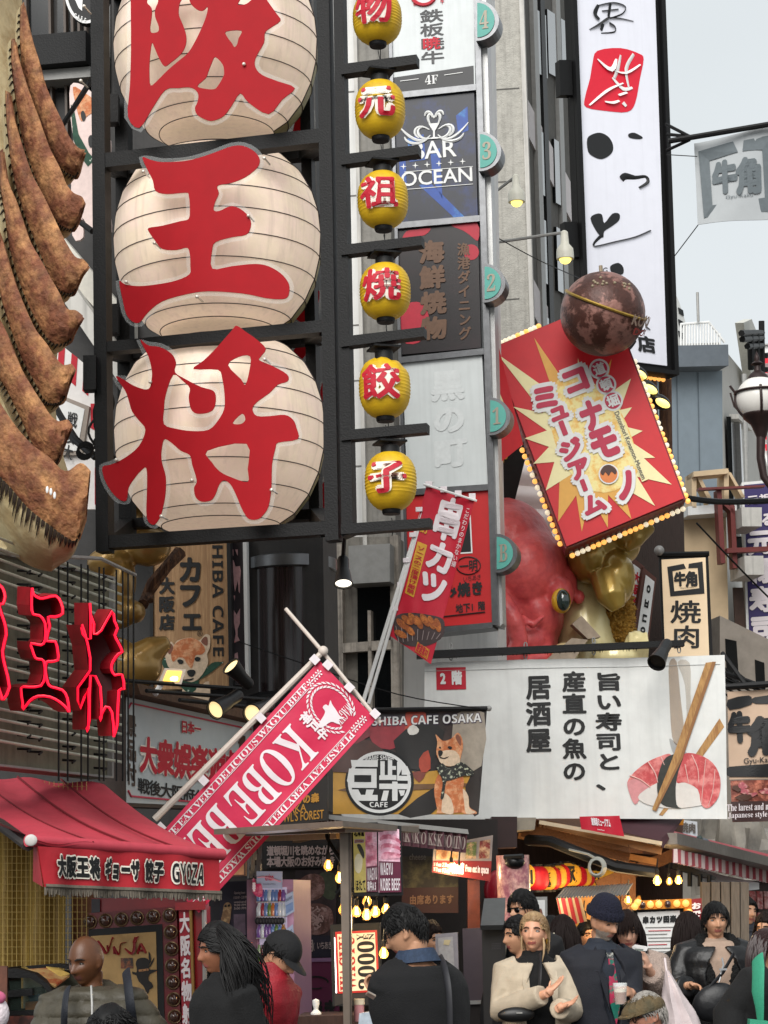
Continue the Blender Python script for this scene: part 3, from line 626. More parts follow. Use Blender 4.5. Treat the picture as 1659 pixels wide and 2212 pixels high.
for i,(cx,cy,(tr,ho,s,ox,oy)) in enumerate(((467,105,tr_saka),(471,524,tr_oh),(476,936,tr_sho))):
    c=P(cx,cy,13.44)+V((0,0,0)); L=thing('giant_lantern',labs[i],'lantern',c+V((0,0,-.56)),'giant paper lanterns in the black frame')
    pr=prof if i else [(r,h*1.0) for r,h in prof]
    seg=48; a0=-PI/2
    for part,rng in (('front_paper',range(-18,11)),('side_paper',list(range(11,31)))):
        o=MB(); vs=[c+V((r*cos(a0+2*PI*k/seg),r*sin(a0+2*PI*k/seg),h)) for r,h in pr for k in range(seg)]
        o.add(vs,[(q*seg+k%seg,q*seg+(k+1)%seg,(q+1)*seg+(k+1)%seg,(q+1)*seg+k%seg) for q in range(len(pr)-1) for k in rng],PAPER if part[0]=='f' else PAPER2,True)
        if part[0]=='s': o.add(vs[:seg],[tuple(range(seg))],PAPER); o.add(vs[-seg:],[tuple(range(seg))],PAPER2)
        o.build(part,L)
    o=MB()
    for r,h in pr: o.tube([c+V(((r+.002)*cos(2*PI*k/seg),(r+.002)*sin(2*PI*k/seg),h)) for k in range(seg+1)],.0032,RIB,5,False)
    for ang in (11,-18): o.tube([c+V(((r+.003)*cos(a0+2*PI*ang/seg),(r+.003)*sin(a0+2*PI*ang/seg),h)) for r,h in pr],.0036,RIB,5,False)
    pieces(o,'wire_rib',L)
    o=MB(); pts=smoothpts(zz(tr,s,ox,oy),3); hs_=[smoothpts(zz(h,s,ox,oy),3) for h in ho]
    o.poly(PP,pts,0,PLATE,.006,holes=hs_); o.build('letter_plate',L)
    o=MB(); o.poly(PP,smoothpts(offs(zz(tr,s,ox,oy),9),2),-.009,CLEAR,.0,holes=hs_); o.build('clear_backing',L)
    o=MB()
    for x,y in bolts[i]:
        if i==0: x,y=(x,y)
        p=PP.pt(x,y,.012); o.ball(p,.012,.012,.012,BOLT,10,6); o.tube([p,p+YA*.12],.006,BOLT,6)
    pieces(o,'standoff',L)
# a red plate of the rear side shows past the lanterns
m=MB(); bp=PL(FP.o+YA*1.35,FP.o+YA*1.35+XA,FP.o+YA*1.35+V((0,0,1)))
for q in ([(655,220),(672,240),(666,300),(648,312),(632,285)],[(690,628),(676,690),(640,690),(664,650)],[(640,750),(665,752),(650,778),(632,770)],[(695,830),(700,845),(690,980),(684,900)],[(735,1000),(728,1035),(700,1098),(688,1060)]): m.poly(bp,smoothpts(q,3),0,PLATE,.006); m.poly(bp,smoothpts(offs(q,7),3),-.01,CLEAR,.004)
pieces(m,'rear_letter_plate',fr)
# ================================================================== SMALL YELLOW LANTERNS
YEL=M('yellow_lantern_paper','c9a312',.5,0,.14,7,.05,30,emis=.05,ecol='ffd040',col2='b08a10'); RCH=M('lantern_red_ink','b3122a',.6,0,.05); WCH=M('lantern_white_ink','e6ded0',.6,0,.05)
mr_=px(12.6)
lanL=['topmost','second','third','fourth','fifth','lowest']
dsc=['yellow lantern at the top edge, top of the vertical string','yellow lantern hanging under the topmost black arm','yellow lantern hanging under the second black arm','yellow lantern hanging under the third black arm','dented yellow lantern with crumpled top under the fourth arm','yellow lantern at the bottom of the vertical string']
for i,(x,y,rx,ry,ch) in enumerate(((815,40,55,58,'物'),(821,237,56,64,'元'),(827,432,56,62,'祖'),(832,630,56,61,'焼'),(831,838,56,65,'餃'),(844,1040,56,62,'子'))):
    c=P(x,y,12.58); a=rx*mr_; h=ry*mr_; L=thing('paper_lantern',dsc[i],'lantern',c-V((0,0,h)),'small yellow lanterns hung from the arms')
    n=34; pr=[]
    for k in range(n+1):
        z=-1+2*k/n; r=(1-.82*abs(z)**2.6)**.5 if abs(z)<1 else .42; r=max(r,.4)
        pr.append((a*r*(1+(.012 if k%2 else -.012)),h*z))
    o=MB(); o.lathe(c,pr,YEL,28)
    if i==4:
        for v in o.v:
            z=(v.z-c.z)/h
            if z>.45: v.z-=.05*h*(z-.45)*4*(.5+noise.noise(V((v.x*30,v.y*30,1)))); v.x-=.2*a*(z-.45)
    o.build('lantern_shade',L)
    o=MB(); o.lathe(c+V((0,0,h*.96)),[(a*.36,-.01),(a*.36,.05),(.02,.055)],BLK,20); o.lathe(c-V((0,0,h*1.16)),[(a*.33,0),(a*.36,.01),(a*.36,.062)],K_,20); pieces(o,'end_cap',L)
    o=MB(); top=c+V((0,0,h)); o.tube([top+V((0,0,.04)),top+V((.012,0,.09)),top+V((-.005,0,.13))],.004,K_,5)
    o.box(top+V((0,0,.065)),.17,.17,.012,K_,Matrix.Rotation(.3,3,'Z')); o.tube([c-V((0,0,h+.05)),c-V((-.01,0,h+.11)),c-V((0,0,h+.16))],.003,K_,5); pieces(o,'hanger',L)
    th=rad(-9)
    def mp(u,v,off=0,c=c,a=a,h=h,s=1):
        z=(1-2*v)*.6*s; ang=th+(u-.5)*1.4*s; r=a*(1-.82*abs(z)**2.6)**.5+off; return c+V((r*sin(ang),-r*cos(ang),z*h))
    o=MB(); o.char(lambda u,v,f:mp(u,v,f),ch,WCH,.013,.10); o.build('character_outline',L); o=MB(); o.char(lambda u,v,f:mp(u,v,f),ch,RCH,.021,.03); o.build('character',L)
m=MB(); m.tube([P(818,0,12.7),P(826,250,12.7),P(838,900,12.7),P(846,1100,12.7)],.003,K_,5); m.build('hanging_wire',label='thin wire running down behind the yellow lanterns',cat='wire')
# spotlight under the frame
SPOT=M('spot_black','131314',.4,.3,.1); LED=M('lamp_led','ffffff',.3,0,0,emis=1.6,ecol='fff6e4')
def spot(name,lab,a,b,r,lens=LED,grp=None,mount=None):
    """lamp from back a to mouth b"""
    a=V(a); b=V(b); t=thing(name,lab,'spotlight',a,grp); ax=(b-a); l=ax.length
    o=MB(); o.lathe(a,[(r*.5,0),(r*.62,l*.08),(r*.62,l*.45),(r*.7,l*.5),(r*.92,l*.92),(r,l),(r*.88,l),(r*.85,l*.93)],SPOT,18,ax); o.build('housing',t)
    o=MB(); o.lathe(a,[(r*.86,l*.94),(0,l*.945)],lens,16,ax); o.build('lens',t)
    if mount:
        o=MB(); o.tube([a,V(mount)],r*.22,SPOT,6); o.build('bracket',t)
    return t
spot('spotlight','black spotlight hanging lit under the lantern frame corner',P(741,1205,12.9),P(742,1262,12.82),.06,mount=P(744,1160,12.8))
# ================================================================== STACKED SIGN TOWER
ST=YP(945,700,20,13); SIL=M('polished_steel','6e6f71',.35,.8,.2,6); REDS=M('red_sign_face','b01a1c',.45,0,.08,3,emis=.06); LB=M('white_lightbox','c6caca',.5,0,.05,3,emis=.03,streak=.08)
t=thing('sign_tower','stacked shop sign tower in steel frame beside the pale grey building','sign tower',P(950,1360,20))
m=MB(); m.poly(ST,[(836,-80),(1022,-80),(1064,1350),(884,1362)],-.06,M('tower_core','55585a',.6),.28); m.build('tower_box',t)
m=MB()
for q in ([(1022,-80),(1034,-80),(1078,1352),(1064,1350)],): m.poly(ST,q,.03,SIL,.34)
m.poly(ST,[(1034,-80),(1046,-82),(1084,1345),(1078,1352)],-.05,M('bright_side_panel','b4b4b2',.35,.3,.1),.2)
for ya,yb in ((206,187),(486,470),(776,757),(1062,1050)): x0=np.interp(ya,[0,1350],[842,884]); x1=np.interp(yb,[0,1350],[1024,1064]); m.poly(ST,[(x0,ya-3),(x1,yb-3),(x1,yb+10),(x0,ya+10)],.035,SIL,.12)
m.poly(ST,[(936,1357),(1064,1345),(1066,1356),(936,1370)],.035,SIL,.3); m.poly(ST,[(836,-80),(843,-80),(886,1362),(880,1362)],.03,SIL,.3)
pieces(m,'steel_frame',t)
def face(q,mat,lab=None):
    o=MB(); o.poly(ST,q,0,mat,.05); return o
o=face([(843,-80),(1022,-80),(1027,185),(850,204)],LB); BKS=M('sign_charcoal','1b1c1f',.4,0,.1)
o.poly(ST,[(849,168),(1023,142),(1024,186),(850,205)],.004,BKS)
o.vtext(ST,((908,22),(956,18),(959,138),(911,142)),'鉄板暁牛',BKS,.006,.015); o.text(Q(ST,((918,164),(946,161),(947,180),(919,184))),serif('4F'),WHITE,.010)
o.vtext(ST,((913,82),(950,78),(951,108),(914,112)),'暁',RCH,.009,.03)
o.tube([ST.pt(915+24*cos(a*PI/14+.2),-8+19*sin(a*PI/14+.2),.008) for a in range(0,13)],.022,RCH,5)
for a,c in (((865,176),(905,171)),((960,163),(1000,157))): o.tube([ST.pt(*a,.008),ST.pt(*c,.008)],.005,WHITE,4)
o.htext(ST,((893,2),(902,1),(902,13),(893,14)),'暁',RCH,.008,.03); o.htext(ST,((951,-2),(960,-3),(960,9),(951,10)),'牛',RCH,.008,.03)
o.build('white_sign_panel',t,label='white fourth floor sign panel')
NAVY=M('navy_print','0b1122',.35,0,.3,3,col2='0a2a6a',c2lo=.5,c2hi=.75); BLU=M('blue_print','12408f',.4,0,.2,5,col2='3f8fc0',c2lo=.55,c2hi=.8)
o=face([(852,214),(1024,196),(1032,471),(860,487)],NAVY)
o.poly(ST,[(880,300),(915,290),(920,345),(885,350)],.003,BLU); o.poly(ST,[(930,330),(950,320),(956,430),(935,390)],.003,BLU); o.poly(ST,[(985,250),(1010,230),(1012,282),(990,290)],.003,BLU); o.poly(ST,[(905,400),(930,395),(1005,470),(985,474)],.003,BLU); o.poly(ST,[(862,330),(875,320),(880,430),(864,420)],.003,BLU)
o.text(Q(ST,((890,308),(985,301),(987,338),(892,346))),'BAR',WHITE,.007,.012); o.text(Q(ST,((866,372),(1020,361),(1021,392),(867,404))),'OCEAN',WHITE,.007,.012)
for i in range(6):
    x=872+i*25.5; y=360-i*2.2
    for dx,dy in ((7,1.6),(1.6,7)): o.poly(ST,[(x-dx,y),(x,y-dy),(x+dx,y),(x,y+dy)],.006+.001*(dx<dy),WHITE)
o.tube([ST.pt(874,372,.006),ST.pt(1022,360,.006)],.004,WHITE,4); o.tube([ST.pt(874,410,.006),ST.pt(1022,398,.006)],.004,WHITE,4)
for sx in (-1,1):                                # scroll emblem with a cocktail glass
    for (ax,ay,bx,by,cx_,cy_,dx,dy) in ((6,-12,22,-34,6,-44,4,-30),(4,14,34,22,44,-8,26,-10),(8,8,30,34,60,4,74,-14),(10,-4,40,-26,52,4,32,12),(14,16,34,30,60,24,64,8),(0,-28,8,-48,20,-44,20,-34)):
        o.tube([ST.pt(938+sx*q[0],284+q[1]-sx*q[0]*.07,.006) for q in [bez((ax,ay),(bx,by),(cx_,cy_),(dx,dy),k/10) for k in range(11)]],[.006+.01*sin(PI*k/10) for k in range(11)],WHITE,5)
o.poly(ST,[(926,268),(950,266),(940,284),(940,296),(948,300),(930,301),(936,296),(936,284)],.012,WHITE)
o.build('blue_sign_panel',t,label='dark blue bar sign panel')
MAROON=M('dark_food_print','171012',.4,0,.2,4,col2='221417',c2lo=.5,c2hi=.7); BRZ=M('bronze_lettering','5d4433',.5,.2,.2); REDP=M('poster_red','a3152c',.5,0,.1)
o=face([(860,494),(1032,479),(1039,751),(868,766)],MAROON)
o.poly(ST,smoothpts([(868,520),(878,500),(900,496),(930,493),(918,508),(890,514),(878,530)],3),.004,REDP); o.poly(ST,smoothpts([(975,486),(1030,481),(1033,520),(1015,508),(1000,498)],3),.004,REDP)
o.poly(ST,[(1018+17*cos(a*PI/8),545+17*sin(a*PI/8)) for a in range(16)],.004,REDP)
o.poly(ST,smoothpts([(866,668),(900,652),(922,668),(926,705),(905,740),(868,735)],3),.004,REDP)
o.vtext(ST,((988,525),(1014,523),(1018,735),(992,737)),'漁港ダイニング',BRZ,.007,.03); o.vtext(ST,((905,520),(958,516),(966,735),(912,740)),'海鮮焼物',BRZ,.008,.05)
o.build('dark_sign_panel',t,label='black and red fishing port dining sign panel')
o=face([(869,782),(1041,764),(1054,1050),(880,1062)],M('blank_lightbox','bcc0bf',.5,0,.05,2,emis=.03,streak=.08)); GH=M('ghost_letter','c4c7c6',.6,0,.1)
o.vtext(ST,((930,800),(1000,795),(1010,1010),(940,1020)),'黒の町',GH,.003,.05); o.build('blank_sign_panel',t,label='blank white lightbox with faint old letters')
o=face([(876,1074),(1056,1060),(1063,1345),(886,1358)],REDS)
o.frame(ST,((985,1115),(1017,1113),(1021,1195),(988,1197)),3,.006,WHITE,.002); o.rect(ST,((988,1118),(1014,1116),(1018,1192),(991,1194)),.005,BLK)
o.tube([ST.pt(1012+26*cos(a*PI/12),1222+19*sin(a*PI/12),.006) for a in range(25)],.006,BLK,4); o.htext(ST,((992,1212),(1032,1209),(1033,1234),(993,1237)),'一明',BLK,.007,.02); o.htext(ST,((1000,1246),(1040,1240),(1040,1252),(1000,1258)),'いちあき',BLK,.007)
o.htext(ST,((958,1262),(1045,1254),(1046,1286),(960,1294)),'み焼き',BLK,.007,.05); o.htext(ST,((984,1306),(1048,1298),(1049,1318),(985,1326)),'地下1階',BLK,.007,.03); o.tube([ST.pt(935,1352,.006),ST.pt(958,1332,.006),ST.pt(1048,1322,.006)],.008,BLK,4)
o.build('red_sign_panel',t,label='red basement floor sign panel')
TEAL=M('teal_disc','4f9a8e',.5,0,.1,5); DG=M('disc_digit','8d8577',.5,.3,.1)
for ch,x,y,h in (('4',1034,56,44),('3',1040,337,43),('2',1050,620,42),('1',1062,906,41),('B',1076,1200,42)):
    k=thing('floor_disc','half round teal floor marker %s on the edge of the sign tower'%('reading '+ch),'floor sign',ST.pt(x,y+h,.1),'half round teal floor markers')
    arc=[(x+1.12*h*cos(-PI/2+PI*i/16),y+h*sin(-PI/2+PI*i/16)) for i in range(17)]
    o=MB(); o.poly(ST,arc,.14,SIL,.22); 
    o.build('steel_rim',k); o=MB(); o.poly(ST,[(x+3+1.0*(h-7)*cos(-PI/2+PI*i/16),y+(h-7)*sin(-PI/2+PI*i/16)) for i in range(17)],.15,TEAL,.006); o.build('teal_face',k)
    o=MB(); o.text(Q(ST,((x+8,y-h*.42),(x+h*.62,y-h*.48),(x+h*.62,y+h*.40),(x+8,y+h*.46))),serif(ch),DG,.156); o.build('digit',k)
# ================================================================== TALL WHITE BRUSH-LETTERED SIGN
WS=YP(1345,500,26.5,-24); t=thing('vertical_sign','tall white lightbox with black brush lettering against the sky','sign',P(1360,805,26.5))
m=MB(); m.poly(WS,[(1229,-140),(1428,-140),(1462,812),(1262,786)],-.03,K_,.16); m.build('sign_case',t)
m=MB(); m.poly(WS,[(1234,-140),(1411,-140),(1441,790),(1266,768)],0,M('cool_lightbox','c9cad2',.45,0,.03,2,emis=.12,ecol='e6e6f0',streak=.05),.02); m.build('light_panel',t)
ES=YP(1440,500,26.4,-24); m=MB(); m.frame(WS,((1228,-140),(1428,-140),(1462,812),(1263,788)),9,.06,K_,.08); m.build('black_rim',t)
INK=M('brush_ink','101113',.55,0,0); STAMP=M('stamp_red','c0152c',.5,0,.05,emis=.15)
m=MB()
def br(pts,n=3,off=.006,mat=INK): m.poly(WS,smoothpts(pts,n),off,mat)
def ln(pts,ws,off=.008,mat=INK): m.tube([WS.pt(x,y,off) for x,y in smoothpts(pts,4,False)],[w_*1.45*px(26.5) for w_ in np.interp(np.linspace(0,1,len(smoothpts(pts,4,False))),np.linspace(0,1,len(ws)),ws)],mat,6,flat=.25)
ln([(1292,12),(1285,30),(1294,42)],[3,5,4]); ln([(1292,12),(1325,6),(1350,14),(1344,30),(1318,40)],[2,3,3,2]); ln([(1300,24),(1335,20)],[2,2]); ln([(1318,8),(1314,36)],[3,3]); ln([(1312,40),(1290,55),(1273,64)],[4,3,1]); ln([(1312,38),(1340,40),(1368,46)],[3,2,1]); ln([(1316,50),(1328,58),(1326,70),(1298,72)],[5,3,2,1]); ln([(1302,52),(1298,66)],[4,3])
br([(1290,110),(1340,104),(1380,116),(1390,128),(1382,170),(1372,222),(1355,242),(1310,240),(1266,232),(1263,212),(1274,170),(1280,135)],3,.005,STAMP)
W_=WHITE
for p,w_ in (([(1290,128),(1318,150),(1330,128)],[2,7,2]),([(1318,150),(1350,158),(1382,140)],[2,4,2]),([(1340,120),(1334,150),(1326,170)],[2,4,3]),([(1368,118),(1352,150),(1358,192)],[3,4,2]),([(1345,180),(1310,196),(1272,228)],[2,4,2]),([(1322,168),(1345,192),(1365,190)],[2,4,2]),([(1335,206),(1352,200)],[4,4]),([(1306,220),(1322,222),(1336,218)],[3,5,3]),([(1345,222),(1352,230)],[4,3])): ln(p,w_,.011,W_)
br([(1268,300),(1280,290),(1296,287),(1312,294),(1322,308),(1324,324),(1316,336),(1300,344),(1284,340),(1270,328)]); br([(1357,290),(1370,287),(1388,297),(1380,301),(1360,298)])
ln([(1342,388),(1350,382),(1372,384),(1394,382),(1398,394),(1380,406)],[6,6,3,2,3,2])
br([(1275,472),(1288,462),(1300,464),(1305,482),(1322,462),(1337,462),(1337,476),(1320,490),(1305,500),(1302,514),(1288,500)]); ln([(1300,508),(1284,524),(1286,532),(1330,522),(1372,512),(1405,498)],[3,2,2,2,2,2])
br([(1318,575),(1335,568),(1346,578),(1345,592),(1330,594),(1320,588)]); m.text(Q(WS,(1302,578,1312,590)),'G',INK,.006)
m.vtext(WS,((1374,722),(1412,728),(1418,768),(1380,762)),'店',INK,.008,.05); ln([(1372,735),(1362,748),(1350,760)],[3,4,2]); ln([(1395,706),(1404,712)],[3,1]); ln([(1380,700),(1376,712)],[4,3])
m.build('brush_lettering',t)
m=MB(); BULB=M('amber_bulb','f0b060',.3,0,0,emis=.9,ecol='ffb45a'); BULBW=M('pale_bulb','e8dcc0',.3,0,0,emis=.5,ecol='fff0d0')
for i in range(60):
    f=i/59; p=WS.pt(lerp(1432,1464,f),lerp(-40,806,f),-.2); m.ball(p,.032,.032,.032,BULB if R.random()<.6 else BULBW,8,5)
for i in range(9): m.ball(WS.pt(1378+i*9,803+i*1.2,-.2),.03,.03,.03,BULB,8,5)
pieces(m,'edge_bulb',t)
m=MB()
for y in (128,478): m.poly(WS,[(1206+y*.03,y),(1232+y*.035,y),(1234+y*.04,y+76),(1208+y*.035,y+76)],-.02,K_,.12)
pieces(m,'wall_bracket',t)
# ================================================================== RED MUSEUM SIGN
KS=YP(1270,960,22,4); KQ=((1065,751),(1317,646),(1477,1076),(1224,1180)); KM=lambda a,b,o=0:Q(KS,KQ)(a,b,o)
def K2(x,y): # picture -> nothing, traced in picture units directly
    return x,y
t=thing('museum_sign','tilted red sunburst sign with white outlined katakana and amber bulbs','sign',P(1240,1185,22)); KR=M('museum_red','bb1a22',.5,0,.08,2,emis=.06); RAYC=M('ray_cream','ddd3a0',.5,0,.05,emis=.05); RAYG=M('ray_gold','cf9a45',.5,0,.05,emis=.04); KDK=M('sign_edge_maroon','74101c',.5,0,.15)
m=MB(); m.poly(KS,KQ,0,KR,.03); m.poly(KS,offs(KQ,5),-.035,KDK,.5); m.build('sign_box',t)
def kz(x,y): return (768+x*.537,603.5+y*.537)
m=MB(); c0=kz(925,640); RV=[((570,295),18,0),((720,240),14,1),((540,230),0,2)]
def inside(p): return p
for (tx,ty),wd,c_ in (((570,300),34,0),((718,235),28,1),((632,512),30,0),((680,640),40,0),((715,742),42,0),((765,850),46,0),((815,975),48,1),((910,1015),34,1),((1015,1000),44,1),((1110,965),44,1),((1205,912),46,0),((1272,826),50,0),((1205,718),44,0),((1155,610),42,0),((1112,515),40,0),((1108,400),46,0),((1030,320),24,1),((895,318),28,0)):
    v=V((c0[0]-kz(tx,ty)[0],c0[1]-kz(tx,ty)[1])); n=V((-v.y,v.x)).normalized()*wd*1.15
    p=kz(tx,ty); m.poly(KS,[p,(c0[0]+n.x,c0[1]+n.y),(c0[0]-n.x,c0[1]-n.y)],.006+R.random()*.004,(RAYC,RAYG)[c_])
m.poly(KS,smoothpts([kz(*q) for q in ((780,480),(860,360),(960,420),(1060,520),(1130,700),(1120,800),(1000,860),(880,800),(800,650))],3),.012,M('ray_core','e0d28f',.5,0,.05,emis=.05,col2='d8a850'))
m.build('sunburst',t)
ang=math.atan2(105,252)*.96
def kchar(x,y,w_,h_,ch,mat,off,bold,skew=0):
    cx,cy=kz(x,y); w_*=.537/2; h_*=.537/2; q=[]
    for a,b_ in ((-w_,-h_),(w_,-h_),(w_,h_),(-w_,h_)): q.append((cx+a*cos(ang)+b_*sin(ang)*.95,cy-a*sin(ang)+b_*cos(ang)))
    g=gbox(ch); mp=Q(KS,tuple(q)); m.text(mp,ch,mat,off,bold)
m=MB(); PINKR=M('museum_letter_red','a81c3e',.5,0,.03,emis=.05)
L_=[(886,410,95,95,'コ'),(952,548,95,125,'ナ'),(1000,660,110,125,'モ'),(1085,830,85,110,'ノ'),(762,478,95,95,'ミ'),(818,540,75,55,'ュ'),(835,600,22,62,'丨'),(866,685,95,85,'ジ'),(902,765,85,80,'ア'),(918,830,20,50,'丨'),(958,905,95,80,'ム')]
for x,y,w_,h_,ch in L_: kchar(x,y,w_+36,h_+36,ch,WHITE,.018,.17 if ch!='丨' else .12)
for x,y,w_,h_,ch in L_: kchar(x,y,w_,h_,ch,PINKR,.026,.07 if ch!='丨' else .05)
for (x,y),ch in (((980,362),'道'),((1008,425),'頓'),((1035,490),'堀')):
    cx,cy=kz(x,y); m.poly(KS,[(cx+22*cos(a*PI/12),cy+22*sin(a*PI/12)) for a in range(24)],.019,WHITE); m.poly(KS,[(cx+17.5*cos(a*PI/12),cy+17.5*sin(a*PI/12)) for a in range(24)],.0235,PINKR); kchar(x,y,50,50,ch,WHITE,.028,.04)
m.poly(KS,[kz(*q) for q in ((1036,530),(1058,524),(1176,806),(1152,816))],.017,RAYC)
a_,b_,c_,d_=[kz(*q) for q in ((1058,530),(1170,800),(1152,808),(1040,538))]; m.text(Q(KS,(a_,b_,c_,d_)),'Dotonbori Konamon-Museum',M('letter_grey','6a655a',.5),.022,.02)
cx,cy=kz(1018,785); m.poly(KS,[(cx+22*cos(a*PI/12),cy+22*sin(a*PI/12)) for a in range(24)],.028,WHITE); m.poly(KS,[(cx+19*cos(a*PI/12),cy+19*sin(a*PI/12)) for a in range(24)],.030,M('ball_orange','d0783a',.5,emis=.05)); m.poly(KS,smoothpts([(cx-18,cy-4),(cx-10,cy-17),(cx+4,cy-19),(cx+17,cy-8),(cx+14,cy+1),(cx+6,cy-5),(cx,cy+4),(cx-7,cy-4),(cx-12,cy+3)],3),.034,M('sauce_brown','43231a',.5))
m.build('sign_lettering',t)
m=MB(); CAP=M('bulb_socket','8a7c66',.5,.2)
def bulbs(a,b,n,ex,ey):
    for i in range(n):
        f=(i+.5)/n; x=lerp(a[0],b[0],f); y=lerp(a[1],b[1],f); p=KS.pt(x,y,-.22); q=KS.pt(x+ex,y+ey,-.22); m.tube([p,lerp(p,q,.6)],.018,CAP,6); m.ball(q,.03,.03,.03,BULB if R.random()<.55 else BULBW,8,5)
bulbs((1361,762),(1481,1078),26,10,2); bulbs((1481,1080),(1228,1186),22,3,9); bulbs((1112,900),(1222,1172),20,-9,2); bulbs((1070,744),(1170,700),11,-2,-9)
pieces(m,'sign_bulb',t)
# rusty ball on top
c=P(1302,678,21.45); rr=93*px(21.45); RUST=M('rusty_ball_paint','4a2c24',.45,.2,.35,4,.3,30,col2='8a6258',c2lo=.5,c2hi=.56)
t=thing('sign_ball','weathered brown ball sculpture on the tilted red sign','sculpture',c-V((0,0,rr)))
m=MB(); m.ball(c,rr,rr,rr,RUST,40,24); m.build('ball',t)
rot=Matrix.Rotation(rad(22),3,'Y')@Matrix.Rotation(rad(20),3,'X'); m=MB(); m.tube([c+V((0,0,rr*.28))*0+rot@V((rr*1.0*cos(a*PI/24),rr*1.0*sin(a*PI/24),rr*.22)) for a in range(49)],.016,M('brass_band','a5863c',.4,.6,.3,8),6,False); m.build('brass_band',t)
m=MB()
def mpb(u,v,off): a=rad(-62+84*u+12); z=(.30-.42*v); r_=1.06+off; return c+rot@V((rr*r_*cos(a),rr*r_*sin(a)*1.0,rr*z))
m.text(lambda a,b,o:mpb(a,b*.62,o),'KONAMON',M('ball_letter','a58f80',.5,.3,.3),.03,.03); m.text(lambda a,b,o:mpb(a*.8+.1,b*.4+.72,o),'DOTON',M('ball_letter_red','9a3a34',.5,.1,.2),.03,.03); m.build('ring_lettering',t)
m=MB()
for k in range(14): p=c+V((rr*sin(.1+.33*(k%5))*cos(k*1.1-2.6),rr*-abs(sin(k))*.5-.3,rr*.6)); p=c+(p-c).normalized()*rr; m.ball(p,.018,.018,.018,CAP,8,5)
m.tube([c+V((0,0,rr)),c+V((0,0,rr+.08))],.02,CAP,6); pieces(m,'stud',t)
# ================================================================== OCTOPUS, GOLD SCULPTURE, SHADES
def remesh(mb,vox,smooth=2,it=None):
    me=bpy.data.meshes.new('tmp'); me.from_pydata([tuple(p) for p in mb.v],[],mb.f); o=bpy.data.objects.new('tmp',me); C.objects.link(o)
    bm=bmesh.new(); bm.from_mesh(me); bmesh.ops.remove_doubles(bm,verts=bm.verts,dist=1e-6); bmesh.ops.recalc_face_normals(bm,faces=bm.faces); bm.to_mesh(me); bm.free()
    r=o.modifiers.new('r','REMESH'); r.mode='VOXEL'; r.voxel_size=vox; r.use_smooth_shade=True
    if smooth: s_=o.modifiers.new('s','SMOOTH'); s_.factor=.5; s_.iterations=smooth
    dg=bpy.context.evaluated_depsgraph_get(); e=o.evaluated_get(dg); em=e.to_mesh()
    n=len(em.vertices); vs=np.empty(n*3,dtype=np.float32); em.vertices.foreach_get('co',vs); fs=[tuple(p.vertices) for p in em.polygons]
    no=np.empty(n*3,dtype=np.float32); em.vertices.foreach_get('normal',no)
    e.to_mesh_clear(); bpy.data.objects.remove(o); bpy.data.meshes.remove(me)
    return vs.reshape(-1,3),no.reshape(-1,3),fs
def fuse(mb,vox,mat,smooth=2,disp=0,ds=8,mats=None):
    vs,no,fs=remesh(mb,vox,smooth); o=MB()
    if disp: vs=[V(p)+V(n)*disp*noise.fractal(V(p)*ds,.6,2,3) for p,n in zip(vs.tolist(),no.tolist())]
    else: vs=[V(p) for p in vs.tolist()]
    o.add(vs,fs,mat,True); return o
OCT=M('octopus_red','cf5654',.4,0,.14,5,.22,36,col2='b8454a',c2lo=.45,c2hi=.7); s=px(23)
def oc(x,y,d=23,): return P(x,y,d)
t=thing('octopus_sculpture','large red octopus sculpture with a yellow ringed eye','sculpture',P(1150,1420,23))
m=MB(); m.ball(oc(1088,1195,23.5),112*s,.7,122*s,OCT,32,20); m.ball(oc(1130,1240,23.3),98*s,.62,110*s,OCT,32,20); m.ball(oc(1080,1300,23.4),95*s,.6,120*s,OCT,28,18); m.ball(oc(1158,1330,23.3),60*s,.5,80*s,OCT,24,16); m.ball(oc(1130,1390,23.3),75*s,.5,60*s,OCT,24,16)
m.ball(oc(1208,1282,22.95),32*s,.2,38*s,OCT,20,14); m.ball(oc(1222,1262,23.2),26*s,.2,40*s,OCT,20,14); m.ball(oc(1250,1290,23.1),14*s,.08,16*s,OCT,16,10)
m.tube([oc(1074,1270,22.75),oc(1092,1310,22.65),oc(1112,1345,22.62),oc(1122,1385,22.65),oc(1112,1415,22.7),oc(1090,1440,22.8)],[14*s,20*s,21*s,20*s,22*s,24*s],OCT,12); m.tube([oc(1040,1430,22.9),oc(1110,1440,22.8),oc(1175,1420,22.9),oc(1190,1400,23)],[26*s,24*s,18*s,12*s],OCT,12)
m.tube([oc(1125,1330,22.72),oc(1150,1350,22.7),oc(1175,1330,22.75)],[7*s,10*s,6*s],OCT,8)
o=fuse(m,.022,OCT,5,.007,6); o.build('octopus_body',t)
m=MB(); ec=oc(1212,1298,22.70); m.ball(ec,21*s,.10,27*s,M('eye_yellow','c79a1e',.25,coat=.6),20,14); m.build('eye_ring',t); m=MB(); m.ball(ec+V((3*s,-.05,0)),16*s,.07,23*s,M('eye_glass','1c2b27',.06,0,.1,coat=1),20,14); m.build('eye_pupil',t)
GOLD=M('gold_drape','a3883f',.3,.4,.12,3,.05,12,coat=.4); PALEG=M('pale_gold','d8ca96',.3,.15,.1,3,coat=.5); GRAN=M('granular_gold','b08434',.75,.1,.4,60,1,70)
t=thing('gold_sculpture','glossy gold dripping sculpture below the tilted red sign','sculpture',P(1310,1430,23.3))
m=MB(); pr=[(8,-.0),(40,.02)]
m.lathe(P(1270,1440,23.5),[(62*s,0),(66*s,40*s),(62*s,90*s),(50*s,140*s),(38*s,185*s),(34*s,230*s),(40*s,270*s)],PALEG,28,V((-.06,0,1)))
m.build('pale_body',t); m=MB()
